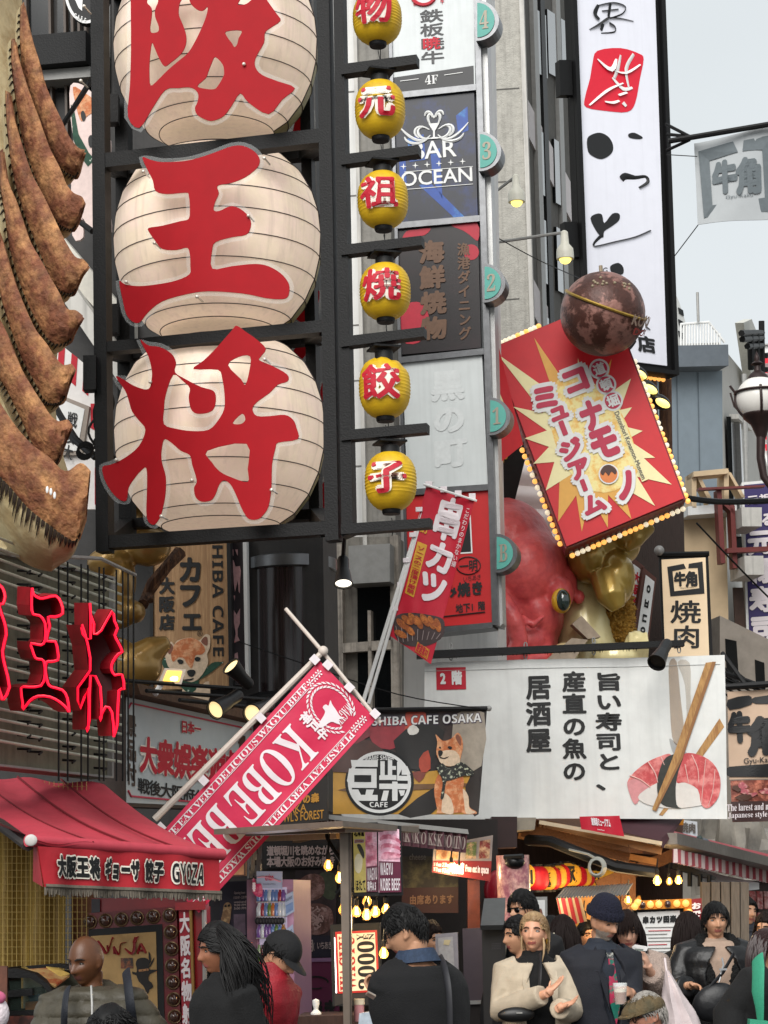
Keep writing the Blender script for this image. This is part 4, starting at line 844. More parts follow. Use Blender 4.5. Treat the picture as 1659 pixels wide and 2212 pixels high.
m.ball(oc(1290,1175,23.2),70*s,.35,62*s,GOLD,24,16); m.ball(oc(1272,1205,23.15),48*s,.34,56*s,GOLD,24,16); m.ball(oc(1330,1248,23.05),42*s,.3,62*s,GOLD,24,16); m.ball(oc(1345,1170,23.2),40*s,.3,50*s,GOLD,20,14); m.tube([oc(1335,1140,23),oc(1375,1150,22.9),oc(1400,1128,22.9)],[44*s,34*s,24*s],GOLD,14); m.tube([oc(1310,1240,22.95),oc(1322,1290,22.85),oc(1336,1316,22.85)],[38*s,32*s,16*s],GOLD,14); m.tube([oc(1400,1130,22.9),oc(1372,1165,22.85),oc(1352,1188,22.85)],[16*s,20*s,8*s],GOLD,10)
fuse(m,.02,GOLD,4).build('gold_drape',t)
m=MB(); m.lathe(P(1330,1385,23.55),[(40*s,0),(44*s,40*s),(44*s,90*s),(34*s,130*s),(24*s,170*s)],GRAN,28,V((-.03,0,1)))
o=fuse(m,.018,GRAN,1,.05,34); o.build('granular_core',t)
m=MB(); m.ball(oc(1375,1392,23),26*s,.12,30*s,PALEG,16,10); m.ball(oc(1330,1420,23),50*s,.2,32*s,PALEG,16,10); m.ball(oc(1220,1412,22.9),30*s,.15,24*s,GOLD,16,10)
for k in range(6): m.tube([oc(1360+k*7,1372-abs(k-2.5)*2,22.95),oc(1362+k*7.5,1395,22.85),oc(1356+k*8,1424,22.95)],4.5*s,PALEG,6)
fuse(m,.015,PALEG,2).build('pale_foot',t)
m=MB(); kq=YP(1200,1390,22.7,0); m.prism([P(1236,1348,22.8),P(1256,1330,22.8),P(1298,1376,22.8),P(1270,1380,22.8)],V((0,.3,.02)),M('stage_wood','9a8a78',.7,0,.2)); m.prism([P(1180,1425,22.75),P(1235,1378,22.75),P(1270,1382,22.75),P(1240,1425,22.75)],V((0,.3,0)),M('stage_wood','9a8a78',.7,0,.2)); pieces(m,'wooden_step',t)
SHD=M('pleated_white','d5cac6',.6,0,.05,3,emis=.05); m=MB()
for k in range(9):
    a,b_=1000+k*48,1052+k*48; pl=YP(1180,1200,24.6+.02*k,0); m.loft([[pl.pt(x,y0+22*((x-1180)/70)**2*(-.2),.1*sin(j*PI/5)) for x in range(1085,1290,16)] for j,y0 in enumerate(np.linspace(a,b_,6))],SHD)
m.build('pleated_shade',label='white pleated fabric shade behind the octopus',cat='shade')
m=MB(); pl=YP(1110,1000,23.6,0); m.poly(pl,[(1068,930),(1150,930),(1130,1010),(1110,1090),(1068,1060)],0,M('dark_eaves','1d1a18',.7,0,.3),.2); m.text(Q(pl,((1072,965),(1128,905),(1136,945),(1080,1010))),'KO YAKI',M('yellow_letter','c9a032',.5),.02,.04)
m.build('takoyaki_board',label='dark board with yellow letters half hidden behind the red museum sign',cat='sign')
m=MB(); pl=YP(1075,900,21.0,-50); m.poly(pl,[(1064,760),(1078,752),(1130,960),(1080,1000),(1072,1100),(1066,1100)],0,KR,.03); m.poly(pl,[(1066,820),(1100,900),(1072,880)],.006,RAYC); m.poly(pl,[(1067,1000),(1078,960),(1080,1090),(1070,1095)],.006,RAYG); m.build('side_panel',t,label='red and cream sunburst panel')
# brown framed menu boards by the log posts
BF=M('brown_sign_frame','57332a',.6,0,.15,6)
for x0,y0,x1,y1,tx,mt,lab in ((1345,1200,1368,1430,'大阪名物たこ焼',RCH,'slanted brown framed board with red writing by the dark wall'),(1372,1225,1394,1430,'ㅇㅂㄷ우치',BLK,'slanted brown framed board with black writing by the dark wall')):
    pl=YP(x0,1300,23.8,-30); m=MB(); q=((x0+18,y0),(x1+24,y0+24),(x1+2,y1),(x0-14,y1)); m.poly(pl,q,0,BF,.05); i_=sub(q,.2,.06,.86,.97); m.poly(pl,i_,.01,WHITE); m.vtext(pl,sub(i_,.2,.05,.8,.95),tx,mt,.014,.05); m.build('menu_board',label=lab,cat='menu board')
# ================================================================== WHITE SUSHI BANNER ON ITS BEAM
BP=YP(1240,1590,17,1); VIN=M('grey_white_vinyl','d3d4d1',.5,0,.07,3,.3,3,streak=.09)
m=MB(); bm_=YP(1200,1395,16.9,0); m.poly(bm_,[(900,1406),(1478,1382),(1479,1395),(900,1422)],0,K_,.09)
for k in range(40): x=R.uniform(960,1400); y=lerp(1418,1396,(x-900)/560); m.tube([bm_.pt(x,y,-.03),bm_.pt(x,y+R.uniform(3,8),-.03)],[.006,.001],K_,4)
bb=m.build('banner_beam',label='long black steel beam carrying the white sushi banner',cat='beam')
t=thing('sushi_banner','wide white vinyl banner with brush lettering and a painted sushi','banner',P(1240,1768,17))
BQ=((917,1431),(1565,1415),(1572,1769),(917,1768)); bq=Q(BP,BQ)
def wav(x,y): return .03*sin(x*.012+.6*sin(y*.01))+.022*noise.noise(V((x*.016,y*.006,1)))
class WP(PL):
    def __init__(s,pl,fine=11): s.o=pl.o; s.n=pl.n; s.fine=fine
    def pt(s,x,y,off=0): return PL.pt(s,x,y,off+wav(x,y))
BW=WP(BP); m=MB(); gx=np.linspace(0,1,66); gy_=np.linspace(0,1,34)
def bwp(u,v,off):
    xa=lerp(lerp(BQ[0][0],BQ[1][0],u),lerp(BQ[3][0],BQ[2][0],u),v); ya=lerp(lerp(BQ[0][1],BQ[1][1],u),lerp(BQ[3][1],BQ[2][1],u),v); return BW.pt(xa,ya,off)
m.loft([[bwp(u,v,0) for u in gx] for v in gy_],VIN); m.loft([[bwp(u,v,-.012) for u in gx] for v in gy_],VIN)
HEM=M('vinyl_hem','aeb0ae',.5,0,.1); 
for k in range(64): a=bwp(gx[k],.055,.003); b_=bwp(gx[k+1],.055,.003); m.beam(a,b_,.006,.003,HEM)
m.build('vinyl_sheet',t)
m=MB(); INKB=M('banner_ink','161616',.6,0,.15,20)
for x0,x1,y0,y1,tx in ((1286,1342,1452,1712,'旨い寿司と、'),(1214,1264,1450,1692,'産直の魚の'),(1136,1188,1458,1630,'居酒屋')):
    n=len(tx)
    for i,ch in enumerate(tx):
        q=((x0,lerp(y0,y1,i/n)+2),(x1,lerp(y0,y1,i/n)),(x1+2,lerp(y0,y1,(i+1)/n)-3),(x0+2,lerp(y0,y1,(i+1)/n)-2)); m.char(Q(BW,q),ch,INKB,.006,.036)
m.build('brush_lettering',t)
m=MB(); m.poly(BW,[(942,1442),(1006,1441),(1007,1489),(943,1490)],.005,RCH); m.htext(BW,((950,1450),(998,1449),(999,1480),(951,1481)),'2階',WHITE,.009,.05); m.build('floor_label',t)
m=MB(); SAL=M('painted_salmon','bd4a4c',.6,0,.2,10,col2='d2807c'); SALP=M('painted_salmon_pale','c9888a',.6,0,.15,10); RICE=M('painted_rice','cfcac4',.6,0,.08,14); NORI=M('painted_nori','2f302c',.6,0,.3,12); CHOP=M('painted_chopstick','b08650',.6,0,.2,8,col2='94683a',stretch=(6,6,1)); CHOPD=M('painted_chopstick_edge','8a5f38',.6); STAIN=M('rust_stain','a07a4c',.7,0,.25,4,stretch=(9,9,.8),alpha=.42); STAIN2=M('grime_stain','77757a',.7,0,.1,3,alpha=.35)
for q,mt in (([(1446,1432),(1462,1428),(1470,1500),(1478,1580),(1466,1610),(1452,1590),(1447,1500)],STAIN),([(1464,1430),(1490,1432),(1492,1500),(1494,1560),(1486,1572),(1480,1480)],M('rust_stain_pale','a58a64',.7,0,.2,4,alpha=.28)),([(1446,1596),(1460,1604),(1478,1620),(1496,1640),(1480,1655),(1458,1635)],STAIN2)): m.poly(BW,smoothpts(q,3),.003,mt)
m.build('rust_stain',t); m=MB()
m.poly(BW,[(1554,1552),(1564,1570),(1508,1648),(1496,1640)],.004,CHOP)
m.poly(BW,smoothpts([(1370,1668),(1400,1645),(1430,1632),(1447,1628),(1450,1640),(1440,1680),(1430,1700),(1400,1710),(1372,1735),(1360,1710),(1355,1690)],3),.006,SAL); m.poly(BW,smoothpts([(1356,1690),(1380,1682),(1405,1705),(1385,1722),(1372,1738),(1360,1715)],3),.0075,SALP)
m.poly(BW,smoothpts([(1378,1722),(1400,1702),(1430,1688),(1470,1685),(1510,1700),(1528,1732),(1500,1742),(1450,1746),(1400,1738)],3),.0085,RICE)
m.poly(BW,smoothpts([(1478,1628),(1510,1630),(1540,1648),(1556,1680),(1553,1720),(1532,1745),(1516,1738),(1508,1705),(1480,1690),(1462,1690),(1466,1655)],3),.0095,SAL)
for p in ([(1495,1630),(1508,1660),(1510,1690)],[(1525,1640),(1520,1690),(1516,1735)],[(1545,1662),(1540,1710),(1530,1742)],[(1400,1645),(1415,1668),(1422,1690)],[(1360,1675),(1385,1685),(1405,1700)],[(1428,1634),(1436,1652)],[(1480,1650),(1488,1690)]): m.tube([BW.pt(x,y,.011) for x,y in smoothpts(p,4,False)],.006,M('painted_fat','dcb0a8',.6),5,flat=.3)
m.poly(BW,smoothpts([(1446,1632),(1476,1630),(1466,1665),(1460,1700),(1462,1738),(1472,1746),(1440,1742),(1424,1728),(1420,1690),(1430,1650)],3),.012,NORI)
m.poly(BW,[(1524,1432),(1542,1430),(1470,1640),(1416,1752),(1409,1748),(1452,1640)],.015,CHOP); m.poly(BW,[(1538,1430),(1546,1430),(1474,1640),(1418,1753),(1415,1750),(1468,1640)],.0165,CHOPD); m.poly(BW,[(1440,1738),(1452,1738),(1432,1762),(1424,1760)],.004,CHOP)
m.build('painted_sushi',t)
m=MB()
for x,yt in ((974,1432),(1135,1430),(1282,1420),(1466,1416)):
    for k in range(3): m.tube([BP.pt(x,yt-34+k*11,.03)+V((.012*cos(a*PI/5),0,.028*sin(a*PI/5))) for a in range(11)],.005,ALUP,5,False)
m.build('chain_hook',t)
spot('spotlight','black round spotlight on the right end of the beam',P(1442,1388,16.7),P(1418,1432,16.5),.075,LED if 0 else K_,mount=P(1440,1392,16.9))
# ================================================================== SHIBA CAFE BANNER
SP=YP(885,1650,14.6,2); t=thing('dog_cafe_banner','printed dog cafe banner with round black logo and seated shiba','banner',P(885,1760,14.6)); SB=WP(SP)
SQ=((720,1537),(1052,1533),(1034,1759),(720,1759)); m=MB()
PRT=M('print_dark_blur','231a18',.4,0,.4,5,col2='3a2a26'); 
m.loft([[SB.pt(lerp(720,lerp(1052,1034,v),u),lerp(1537-4*u,1759,v)) for u in np.linspace(0,1,34)] for v in np.linspace(0,1,22)],PRT); m.loft([[SB.pt(lerp(720,lerp(1052,1034,v),u),lerp(1537-4*u,1759,v),-.012) for u in np.linspace(0,1,34)] for v in np.linspace(0,1,22)],WHITE)
YW=M('print_yellow_floor','b98a32',.45,0,.15,5); o_=.003
m.poly(SB,[(720,1665),(820,1660),(910,1668),(1010,1655),(1034,1680),(1034,1759),(720,1759)],o_,YW)
for q,c_ in (([(800,1560),(870,1556),(872,1610),(810,1615)],'962a34'),([(876,1540),(920,1540),(915,1620),(880,1625)],'b4412c'),([(980,1545),(1046,1540),(1040,1655),(985,1660)],'948a7c'),([(850,1600),(912,1560),(960,1580),(930,1650),(880,1660)],'15110f'),([(760,1700),(1000,1691),(1000,1700),(760,1712)],'6a4a2a'),([(890,1668),(920,1668),(905,1690)],'7a3322'),([(860,1759),(955,1690),(980,1700),(930,1759)],'1b1614'),([(1005,1700),(1034,1660),(1034,1759),(1015,1750)],'241c18'),([(720,1600),(800,1600),(840,1640),(830,1662),(720,1668)],'4a2a22'),([(720,1560),(780,1545),(800,1590),(740,1610)],'84303a'),([(905,1640),(925,1620),(930,1660),(910,1668)],'a33a22'),([(880,1575),(892,1565),(905,1575),(900,1585),(885,1587)],'d8d4cc')):
    o_+=.0006; m.poly(SB,smoothpts(q,2),.004+o_,M('print_'+c_,c_,.45,0,.25,8))
m.build('printed_sheet',t)
m=MB(); cx,cy=820,1690; ci=lambda r,ry=None:[(cx+r*cos(a*PI/24),cy+(ry or r*.98)*sin(a*PI/24)) for a in range(48)]
m.poly(SB,ci(74),.012,BLK); m.poly(SB,ci(68),.0135,WHITE); m.poly(SB,ci(61),.015,BLK)
b4=lambda *q:m.poly(SB,[zz([p],.2314,713.2,1453.8)[0] for p in q],.0165,WHITE)
for q in ([(195,815),(445,815),(445,878),(205,878)],[(180,895),(435,895),(435,1075),(195,1075),(160,1010)],[(210,1090),(265,1090),(290,1140),(215,1140)],[(340,1090),(410,1090),(395,1140),(330,1140)],[(225,1140),(445,1140),(445,1195),(260,1195)],[(470,825),(510,825),(510,955),(620,955),(620,1000),(460,1000),(460,960),(470,955)],[(540,815),(580,815),(580,870),(615,870),(615,905),(580,905),(580,955),(540,955)],[(625,830),(665,810),(680,870),(720,870),(750,940),(720,950),(668,950),(668,900),(640,960),(625,1000)],[(630,960),(750,960),(750,1005),(625,1005)],[(460,1035),(740,1035),(720,1085),(460,1085)],[(580,1015),(630,1015),(630,1195),(580,1195)],[(500,1100),(550,1100),(530,1195),(475,1195)],[(640,1095),(700,1095),(690,1140),(660,1150)]): b4(*q)
m.add([SB.pt(*zz([p],.2314,713.2,1453.8)[0],.0185) for p in ((228,955),(385,955),(385,1020),(228,1020))],[(0,1,2,3)],BLK)
m.text(Q(SB,((787,1632),(853,1632),(850,1642),(789,1643))),heavy('MAME SHIBA'),WHITE,.0168); m.text(Q(SB,((798,1733),(838,1733),(837,1744),(800,1744))),heavy('CAFE'),WHITE,.0168)
m.text(Q(SB,((802,1547),(1042,1539),(1042,1562),(802,1570))),heavy('SHIBA CAFE OSAKA'),M('banner_letter_outline','3a2440',.5),.011,.035); m.text(Q(SB,((804,1549),(1040,1541),(1040,1560),(804,1568))),heavy('SHIBA CAFE OSAKA'),WHITE,.0145)
m.build('cafe_logo',t)
m=MB(); z_=lambda pts:smoothpts(zz(pts,.2314,713.2,1453.8),3); f=lambda pts,mt,o:m.poly(SB,z_(pts),o,mt)
FURC=M('print_fur_cream','cdb59a',.6,0,.2,25); BAN=M('print_bandana','1d1e1b',.5,0,.2,30,col2='b5b8a0',c2lo=.56,c2hi=.6,vs_=0) if 0 else M('print_bandana','1d1e1b',.5,0,.2,45,col2='aeb29a',c2lo=.55,c2hi=.6)
f([(1000,960),(1060,930),(1200,930),(1250,1000),(1240,1100),(1290,1150),(1300,1250),(1360,1290),(1360,1315),(1250,1315),(1230,1300),(1000,1310),(1000,1280),(970,1100)],FUR,.013); f([(1060,1120),(1130,1180),(1150,1310),(1050,1300),(1040,1250)],FURC,.0145); f([(1240,1080),(1290,1150),(1300,1260),(1360,1300),(1270,1312),(1250,1200)],FURC,.0145)
f([(1000,640),(985,570),(1050,630),(1130,610),(1190,555),(1230,610),(1240,690),(1220,780),(1200,840),(1120,870),(1050,850),(1010,800),(990,740)],FUR,.0155); f([(1010,750),(1070,720),(1150,720),(1200,760),(1210,830),(1130,868),(1050,850),(1015,810)],FURC,.017); f([(1170,600),(1192,572),(1222,620),(1215,680)],M('print_ear_inner','7a4a38',.6),.017)
f([(1008,730),(1030,718),(1052,735),(1040,770),(1015,775)],BLK,.0185); f([(1095,690),(1115,680),(1140,695),(1120,712)],BLK,.0185); f([(1015,690),(1028,684),(1035,698),(1024,705)],BLK,.0185); f([(1018,775),(1060,790),(1110,775),(1075,800),(1030,795)],M('print_mouth','2a1a16',.6),.0186)
f([(1000,870),(1050,840),(1110,890),(1220,830),(1320,900),(1340,930),(1330,960),(1250,960),(1120,1000),(1080,1020),(1060,1160),(1030,1165),(1050,1010),(1000,910)],BAN,.0185)
m.build('printed_dog',t)
m=MB(); m.tube([SP.pt(716,1536,.02),SP.pt(1056,1531,.02)],.017,K_,8); m.ball(SP.pt(1056,1531,.02),.02,.02,.02,ALUP,8,6); m.build('hanging_rod',t)
# ================================================================== LEFT MIDDLE: WOODEN CAFE SIGN AND NEIGHBOURS
WOOD=M('pale_wood_board','9a7550',.55,0,.18,5,.1,30,stretch=(9,9,.6),col2='b08b62'); W3=YP(415,1330,15.25,6); zw=lambda *p:zz(p,.2315,192,1124.6)
t=thing('wooden_cafe_sign','wooden cafe sign with black lettering and a printed shiba head','sign',P(415,1490,15.25))
m=MB(); m.poly(W3,[(332,1150),(490,1150),(496,1486),(332,1490)],0,WOOD,.08); m.poly(W3,[(490,1150),(498,1150),(504,1486),(496,1486)],.02,BLK,.1); m.poly(W3,[(325,1190),(332,1190),(332,1490),(325,1490)],.02,BLK,.1); m.build('board',t)
m=MB()
for (x0,y0,x1,y1),ch in (((388,1204,434,1258),'カ'),((389,1264,434,1312),'フ'),((394,1326,436,1362),'エ'),((344,1247,378,1284),'大'),((344,1288,378,1323),'阪'),((344,1327,378,1362),'店')): m.text(Q(W3,(x0,y0,x1,y1)),ch,BLK,.006,.05)
m.text(Q(W3,rotq(((458,1150),(481,1150),(484,1418),(460,1418)),1)),heavy('SHIBA CAFE'),BLK,.006); m.text(Q(W3,(426,1363,438,1375)),'®',BLK,.006); m.build('sign_lettering',t)
m=MB(); f=lambda pts,mt,o:m.poly(W3,smoothpts(zw(*pts),3),o,mt)
f([(690,1300),(720,1280),(760,1380),(900,1500),(1060,1470),(1250,1330),(1230,1320),(1150,1330),(1050,1440),(1000,1580),(900,1590),(700,1370)],GREENP,.008); f([(900,1500),(1010,1560),(1120,1500),(1110,1700),(880,1700)],FURC,.007)
f([(710,1230),(720,1180),(770,1130),(800,1160),(830,1120),(950,1092),(1030,1120),(1080,1070),(1110,1062),(1135,1090),(1130,1190),(1105,1250),(1115,1330),(1060,1440),(980,1505),(900,1490),(800,1400),(740,1360)],FURC,.011); f([(790,1180),(850,1120),(950,1095),(1030,1125),(1090,1200),(1060,1250),(1000,1260),(980,1330),(960,1380),(920,1340),(890,1290),(840,1280),(790,1320),(770,1260)],FUR,.013); f([(1050,1130),(1085,1085),(1110,1100),(1105,1170)],M('print_ear_inner','7a4a38'),.014); f([(735,1210),(765,1150),(790,1190),(760,1250)],M('print_ear_inner','7a4a38'),.014)
for c in ([(828,1310),(850,1295),(885,1310),(880,1335),(850,1340)],[(990,1290),(1015,1272),(1045,1285),(1035,1310),(1005,1315)],[(920,1410),(950,1393),(990,1398),(998,1425),(970,1458),(935,1450)],[(890,1485),(950,1478),(985,1470),(960,1492),(905,1496)]): f(c,BLK,.016)
m.build('printed_dog_head',t)
m=MB(); pl=YP(515,1330,15.3,6); m.rect(pl,((499,1150),(525,1150),(530,1480),(504,1480)),0,M('dark_plum_print','2a2228',.45,0,.2,6),.05)
PK=M('print_pink_dog','c79a9c',.5,0,.2,20)
for pts in ([(1330,360),(1350,370),(1370,430),(1410,425),(1420,470),(1412,560),(1410,680),(1398,660),(1392,560),(1365,665),(1355,600),(1350,490),(1332,440)],[(1345,820),(1380,880),(1412,820),(1410,960),(1390,1010),(1390,1080),(1410,1120),(1356,1140),(1372,1060),(1352,930)],[(1335,270),(1350,270),(1350,330),(1340,320)],[(1365,270),(1392,270),(1390,330),(1380,310)],[(1350,700),(1365,700),(1362,750)],[(1365,1240),(1390,1230),(1395,1300),(1340,1300)]): m.poly(pl,zw(*pts),.006,PK)
m.build('poster_strip',label='narrow dark poster strip of pink dogs right of the wooden sign',cat='poster')
m=MB(); m.rect(pl,((525,1150),(533,1150),(538,1470),(531,1470)),.02,WHITE,.1); m.build('white_post',label='thin white post between the dog posters and dark bay window',cat='post')
c=P(630,1500,15.62); zt=P(630,1212,15.62).z-c.z; r0=.32; t=thing('bay_window','dark rounded bay window with a bright steel rim under the lantern frame','window',c)
DG2=M('dark_curtain_glass','1c1515',.18,0,.5,3,stretch=(14,14,.3),col2='2b2022')
m=MB(); m.lathe(c,[(r0,-.9),(r0,zt)],DG2,40); m.build('glass',t); m=MB(); m.lathe(c+V((0,0,zt-.0)),[(r0+.012,-.09),(r0+.03,-.08),(r0+.03,0),(r0,.01)],SIL,40); m.build('steel_rim',t); m=MB(); m.lathe(c,[(r0+.06,-.15),(r0+.06,-.03),(r0,0)],K_,40); m.lathe(c,[(r0+.03,-.5),(r0+.05,-.16)],M('pink_fascia','a04a58',.6,0,.2),40); m.build('base_band',t)
t=thing('gold_horn_sculpture','gold lobed sculpture behind the neon sign','sculpture',P(260,1560,14.2)); m=MB(); s2=px(14.2); g=lambda x,y,d=14.2:P(x,y,d)
for x,y,rx,ry in ((240,1215,52,34),(268,1255,26,52),(222,1290,46,44),(250,1320,50,40),(290,1322,24,24),(240,1440,66,66),(290,1440,60,50),(278,1520,44,50),(320,1180,50,44),(300,1080,36,50),(285,1130,24,40)): m.ball(g(x,y),rx*s2,.14,ry*s2,GOLD,24,16)
m.tube([g(300,1430),g(335,1400),g(366,1385)],[44*s2,30*s2,13*s2],GOLD,12)
GOLDL=M('gold_leaf_paint','94743c',.33,.45,.15,4,.05,14,coat=.3); fuse(m,.014,GOLDL,4).build('gold_lobes',t); m=MB(); m.tube([P(388,1194,14.6),P(362,1222,14.5),P(330,1262,14.5),P(315,1290,14.5),P(309,1306,14.4)],[.05,.042,.05,.036,.04],LOG,8); m.tube([P(318,1285,14.5),P(326,1298,14.4)],[.035,.02],LOG,8); m.build('branch',t)
# entertainment sign
MP=PL(P(265,1492,13.3),P(550,1556,15.4),P(265,1740,13.3)); t=thing('entertainment_sign','pale blue grey sign with red and black brush lettering under a rusty hood','sign',P(400,1745,14)); PB=M('pale_board','a9b0b0',.55,0,.06,3,emis=.04); RB=M('rusty_hood','57402f',.8,0,.35,8,.3,30)
m=MB(); m.poly(MP,[(262,1488),(552,1552),(556,1752),(262,1742)],0,M('sign_frame_brown','3c2f28',.6,0,.2),.15); m.poly(MP,[(258,1478),(552,1548),(556,1568),(266,1502)],.12,RB,.25); m.build('frame',t)
m=MB(); m.poly(MP,[(272,1506),(546,1565),(548,1746),(272,1734)],.004,PB,.003); m.build('face_panel',t)
m=MB(); LNE=M('sign_red_line','b8364c',.6); 
m.tube([MP.pt(*q,.01) for q in ((275,1530),(280,1519),(540,1576))],.007,LNE,4); m.tube([MP.pt(*q,.01) for q in ((274,1708),(280,1720),(540,1744))],.007,LNE,4)
q=((298,1590),(520,1626),(520,1706),(298,1671)); m.htext(MP,q,'大衆娯楽遊戯',WCH,.008,.13,0); m.htext(MP,q,'大衆娯楽遊戯',RCH,.014,.045,0); q=((387,1555),(430,1563),(430,1590),(387,1584)); m.htext(MP,q,'日本一',WCH,.008,.12,0); m.htext(MP,q,'日本一',RCH,.014,.045,0)
m.htext(MP,((296,1680),(540,1728),(540,1758),(296,1714)),'戦後大阪府公認射的場',BLK,.008,.03,0); BRI=M('brown_ink','4a3a2e',.6); m.vtext(MP,((272,1540),(292,1544),(292,1704),(272,1698)),'景品付',BRI,.008,.04); m.vtext(MP,((512,1584),(530,1588),(530,1730),(512,1720)),'景品付',BRI,.008,.04); m.build('sign_lettering',t)
t=thing('lamp_rail','black rail frame over the pale entertainment sign','rail',P(420,1500,13.6)); m=MB()
for a,c in (((266,1470,12.9),(520,1488,13.9)),((316,1492,13),(585,1512,14.2)),((388,1512,13.2),(590,1532,14.2)),((508,1487,13.8),(500,1530,13.8)),((580,1508,14.1),(560,1540,14))): m.tube([P(*a),P(*c)],.013,K_,8)
pieces(m,'rail_tube',t); WL_=M('warm_lens','ffe9b0',.3,0,0,emis=.8,ecol='ffe0a0')
spot('spotlight','black tube spotlight facing up left beside the printed dog',P(540,1482,13.6),P(498,1438,13.5),.065,WL_,'black tube spotlights on the lamp rail'); spot('spotlight','black tube spotlight hanging below the rail pointing down left',P(517,1500,13.5),P(464,1534,13.3),.065,WL_,'black tube spotlights on the lamp rail'); spot('spotlight','black tube spotlight half hidden by the red beef banner',P(585,1518,13.9),P(544,1542,13.6),.065,WL_,'black tube spotlights on the lamp rail')
t=thing('floodlight','small square lit floodlight in front of the printed dog','floodlight',P(372,1472,13.3)); pl=YP(372,1462,13.3,-10); m=MB(); m.poly(pl,[(356,1443),(402,1446),(392,1478),(342,1474)],0,M('white_housing','cfc4b4',.5),.08); m.build('housing',t); m=MB(); m.poly(pl,[(361,1449),(393,1450),(386,1473),(352,1471)],.006,M('lit_yellow','ffd860',.3,0,0,emis=1.6,ecol='ffcc48')); m.poly(pl,smoothpts([(367,1466),(374,1461),(384,1463),(382,1471),(370,1471)],3),.009,LED); m.build('lit_face',t); m=MB(); m.tube([P(350,1475,13.35),P(335,1500,13.3)],.02,WHITE,6); m.build('bracket',t)
# ================================================================== RED BEEF BANNER
KP=YP(565,1690,12.4,4); KBQ=((690,1427),(812,1553),(429,1972),(304,1848)); MAG=M('magenta_cloth','c01c46',.6,0,.06,3,.25,9,sheen=.1); t=thing('beef_banner','slanting crimson banner advertising Kobe beef in white serif letters','banner',P(560,1900,12.4))
def wv2(x,y): u=(x-690)*.7+(y-1427)*.7; return .012*sin(u*.03)+.012*noise.noise(V((x*.015,y*.015,4)))
class W2(PL):
    def __init__(s,pl,fn,fine=11): s.o=pl.o; s.n=pl.n; s.fn=fn; s.fine=fine
    def pt(s,x,y,off=0): return PL.pt(s,x,y,off+s.fn(x,y))
KB=W2(KP,wv2); m=MB(); kq=Q(KB,KBQ); gu=np.linspace(0,1,16); gv=np.linspace(0,1,60)
for o_ in (0,-.008): m.loft([[kq(u,v,o_) for u in gu] for v in gv],MAG)
m.build('cloth',t); m=MB(); WI=M('banner_white','dcd3d6',.6,0,.04)
def kt(a0,b0,a1,b1,tx,rot,bold=0): m.text(Q(KB,rotq(sub(KBQ,a0,b0,a1,b1),rot)),tx,WI,.005,bold)
kt(.25,.245,.77,.625,serif('KOBE'),1); kt(.25,.655,.77,.995,serif('BEEF'),1)
kt(.055,.10,.135,.98,serif('PLEASE EAT VERY DELICIOUS WAGYU BEEF'),3); kt(.865,.10,.945,.98,serif('PLEASE EAT VERY DELICIOUS WAGYU BEEF'),1)
for i,ch in enumerate('神戸牛'): m.char(Q(KB,rotq(sub(KBQ,.30+i*.14,.175,.43+i*.14,.222),0)) if 0 else Q(KB,sub(KBQ,.29+i*.14,.168,.43+i*.14,.212)),ch,WI,.005,.05)
for a in (.04,.055,.145,.855,.945,.96):
    if a in (.04,.96): continue
    m.tube([kq(a,v,.004) for v in np.linspace(.1,1,30)],.0025,WI,4,False)
for i in range(3): 
    for a in (.06,.84): m.text(Q(KB,sub(KBQ,a,.022+i*.024,a+.09,.05+i*.024)),'✻',WI,.005,.01)
for i in range(26):                                 # wreath
    for sg in (-1,1):
        th=rad(25+i*12.2)*1; 
        if i>24: continue
    aa=rad(-65+i*11.9+90); cx_,cy_=.5+.335*cos(aa),.095-.094*sin(aa)*-1
    for r_,tw in ((1.0,.35),(.84,-.35)):
        px_,py_=.5+.33*r_*cos(aa),.093+.079*r_*sin(aa); ta=aa+PI/2+tw
        dx,dy=.045*cos(ta),.0108*sin(ta); nx,ny=-.014*sin(ta),.0034*cos(ta)
        m.add([kq(px_-dx,py_-dy,.005),kq(px_+nx,py_+ny,.005),kq(px_+dx,py_+dy,.005),kq(px_-nx,py_-ny,.005)],[(0,1,2,3)],WI)
z_=lambda *p:[(x*.5,1152+y*.5) for x,y in p]
m.poly(KB,smoothpts(z_((1395,752),(1408,740),(1420,745),(1428,722),(1436,740),(1450,760),(1470,790),(1488,795),(1470,803),(1462,805),(1470,825),(1455,822),(1430,815),(1395,838),(1382,838),(1380,820),(1398,790),(1405,770)),3),.006,WI)
m.text(Q(KB,rotq(sub(KBQ,.60,.035,.74,.115),1)),serif('WAGYU'),WI,.006); m.build('printed_lettering',t)
m=MB(); POLE=M('cream_pole','c4b9ae',.5,0,.1); m.tube([P(617,1315,12.5),P(697,1408,12.42),P(822,1562,12.38)],.012,POLE,8); m.tube([P(700,1405,12.4),P(334,1770,12.42)],[.017,.02],POLE,8); m.ball(P(698,1406,12.4),.03,.03,.03,POLE,10,8); pieces(m,'pole',t)
m=MB()
for v in (.0,.3,.62,.86): a=kq(.0,v+.01,.01); m.box(a+V((-.015,-.01,.015)),.05,.02,.045,M('white_tab','d6cfd2',.7),Matrix.Rotation(rad(45),3,'Y'))
for u in (.12,.5,.95): a=kq(u,0,.01); m.box(a+V((.012,-.01,.012)),.05,.02,.045,M('white_tab','d6cfd2',.7),Matrix.Rotation(rad(45),3,'Y'))
pieces(m,'loop_tab',t)
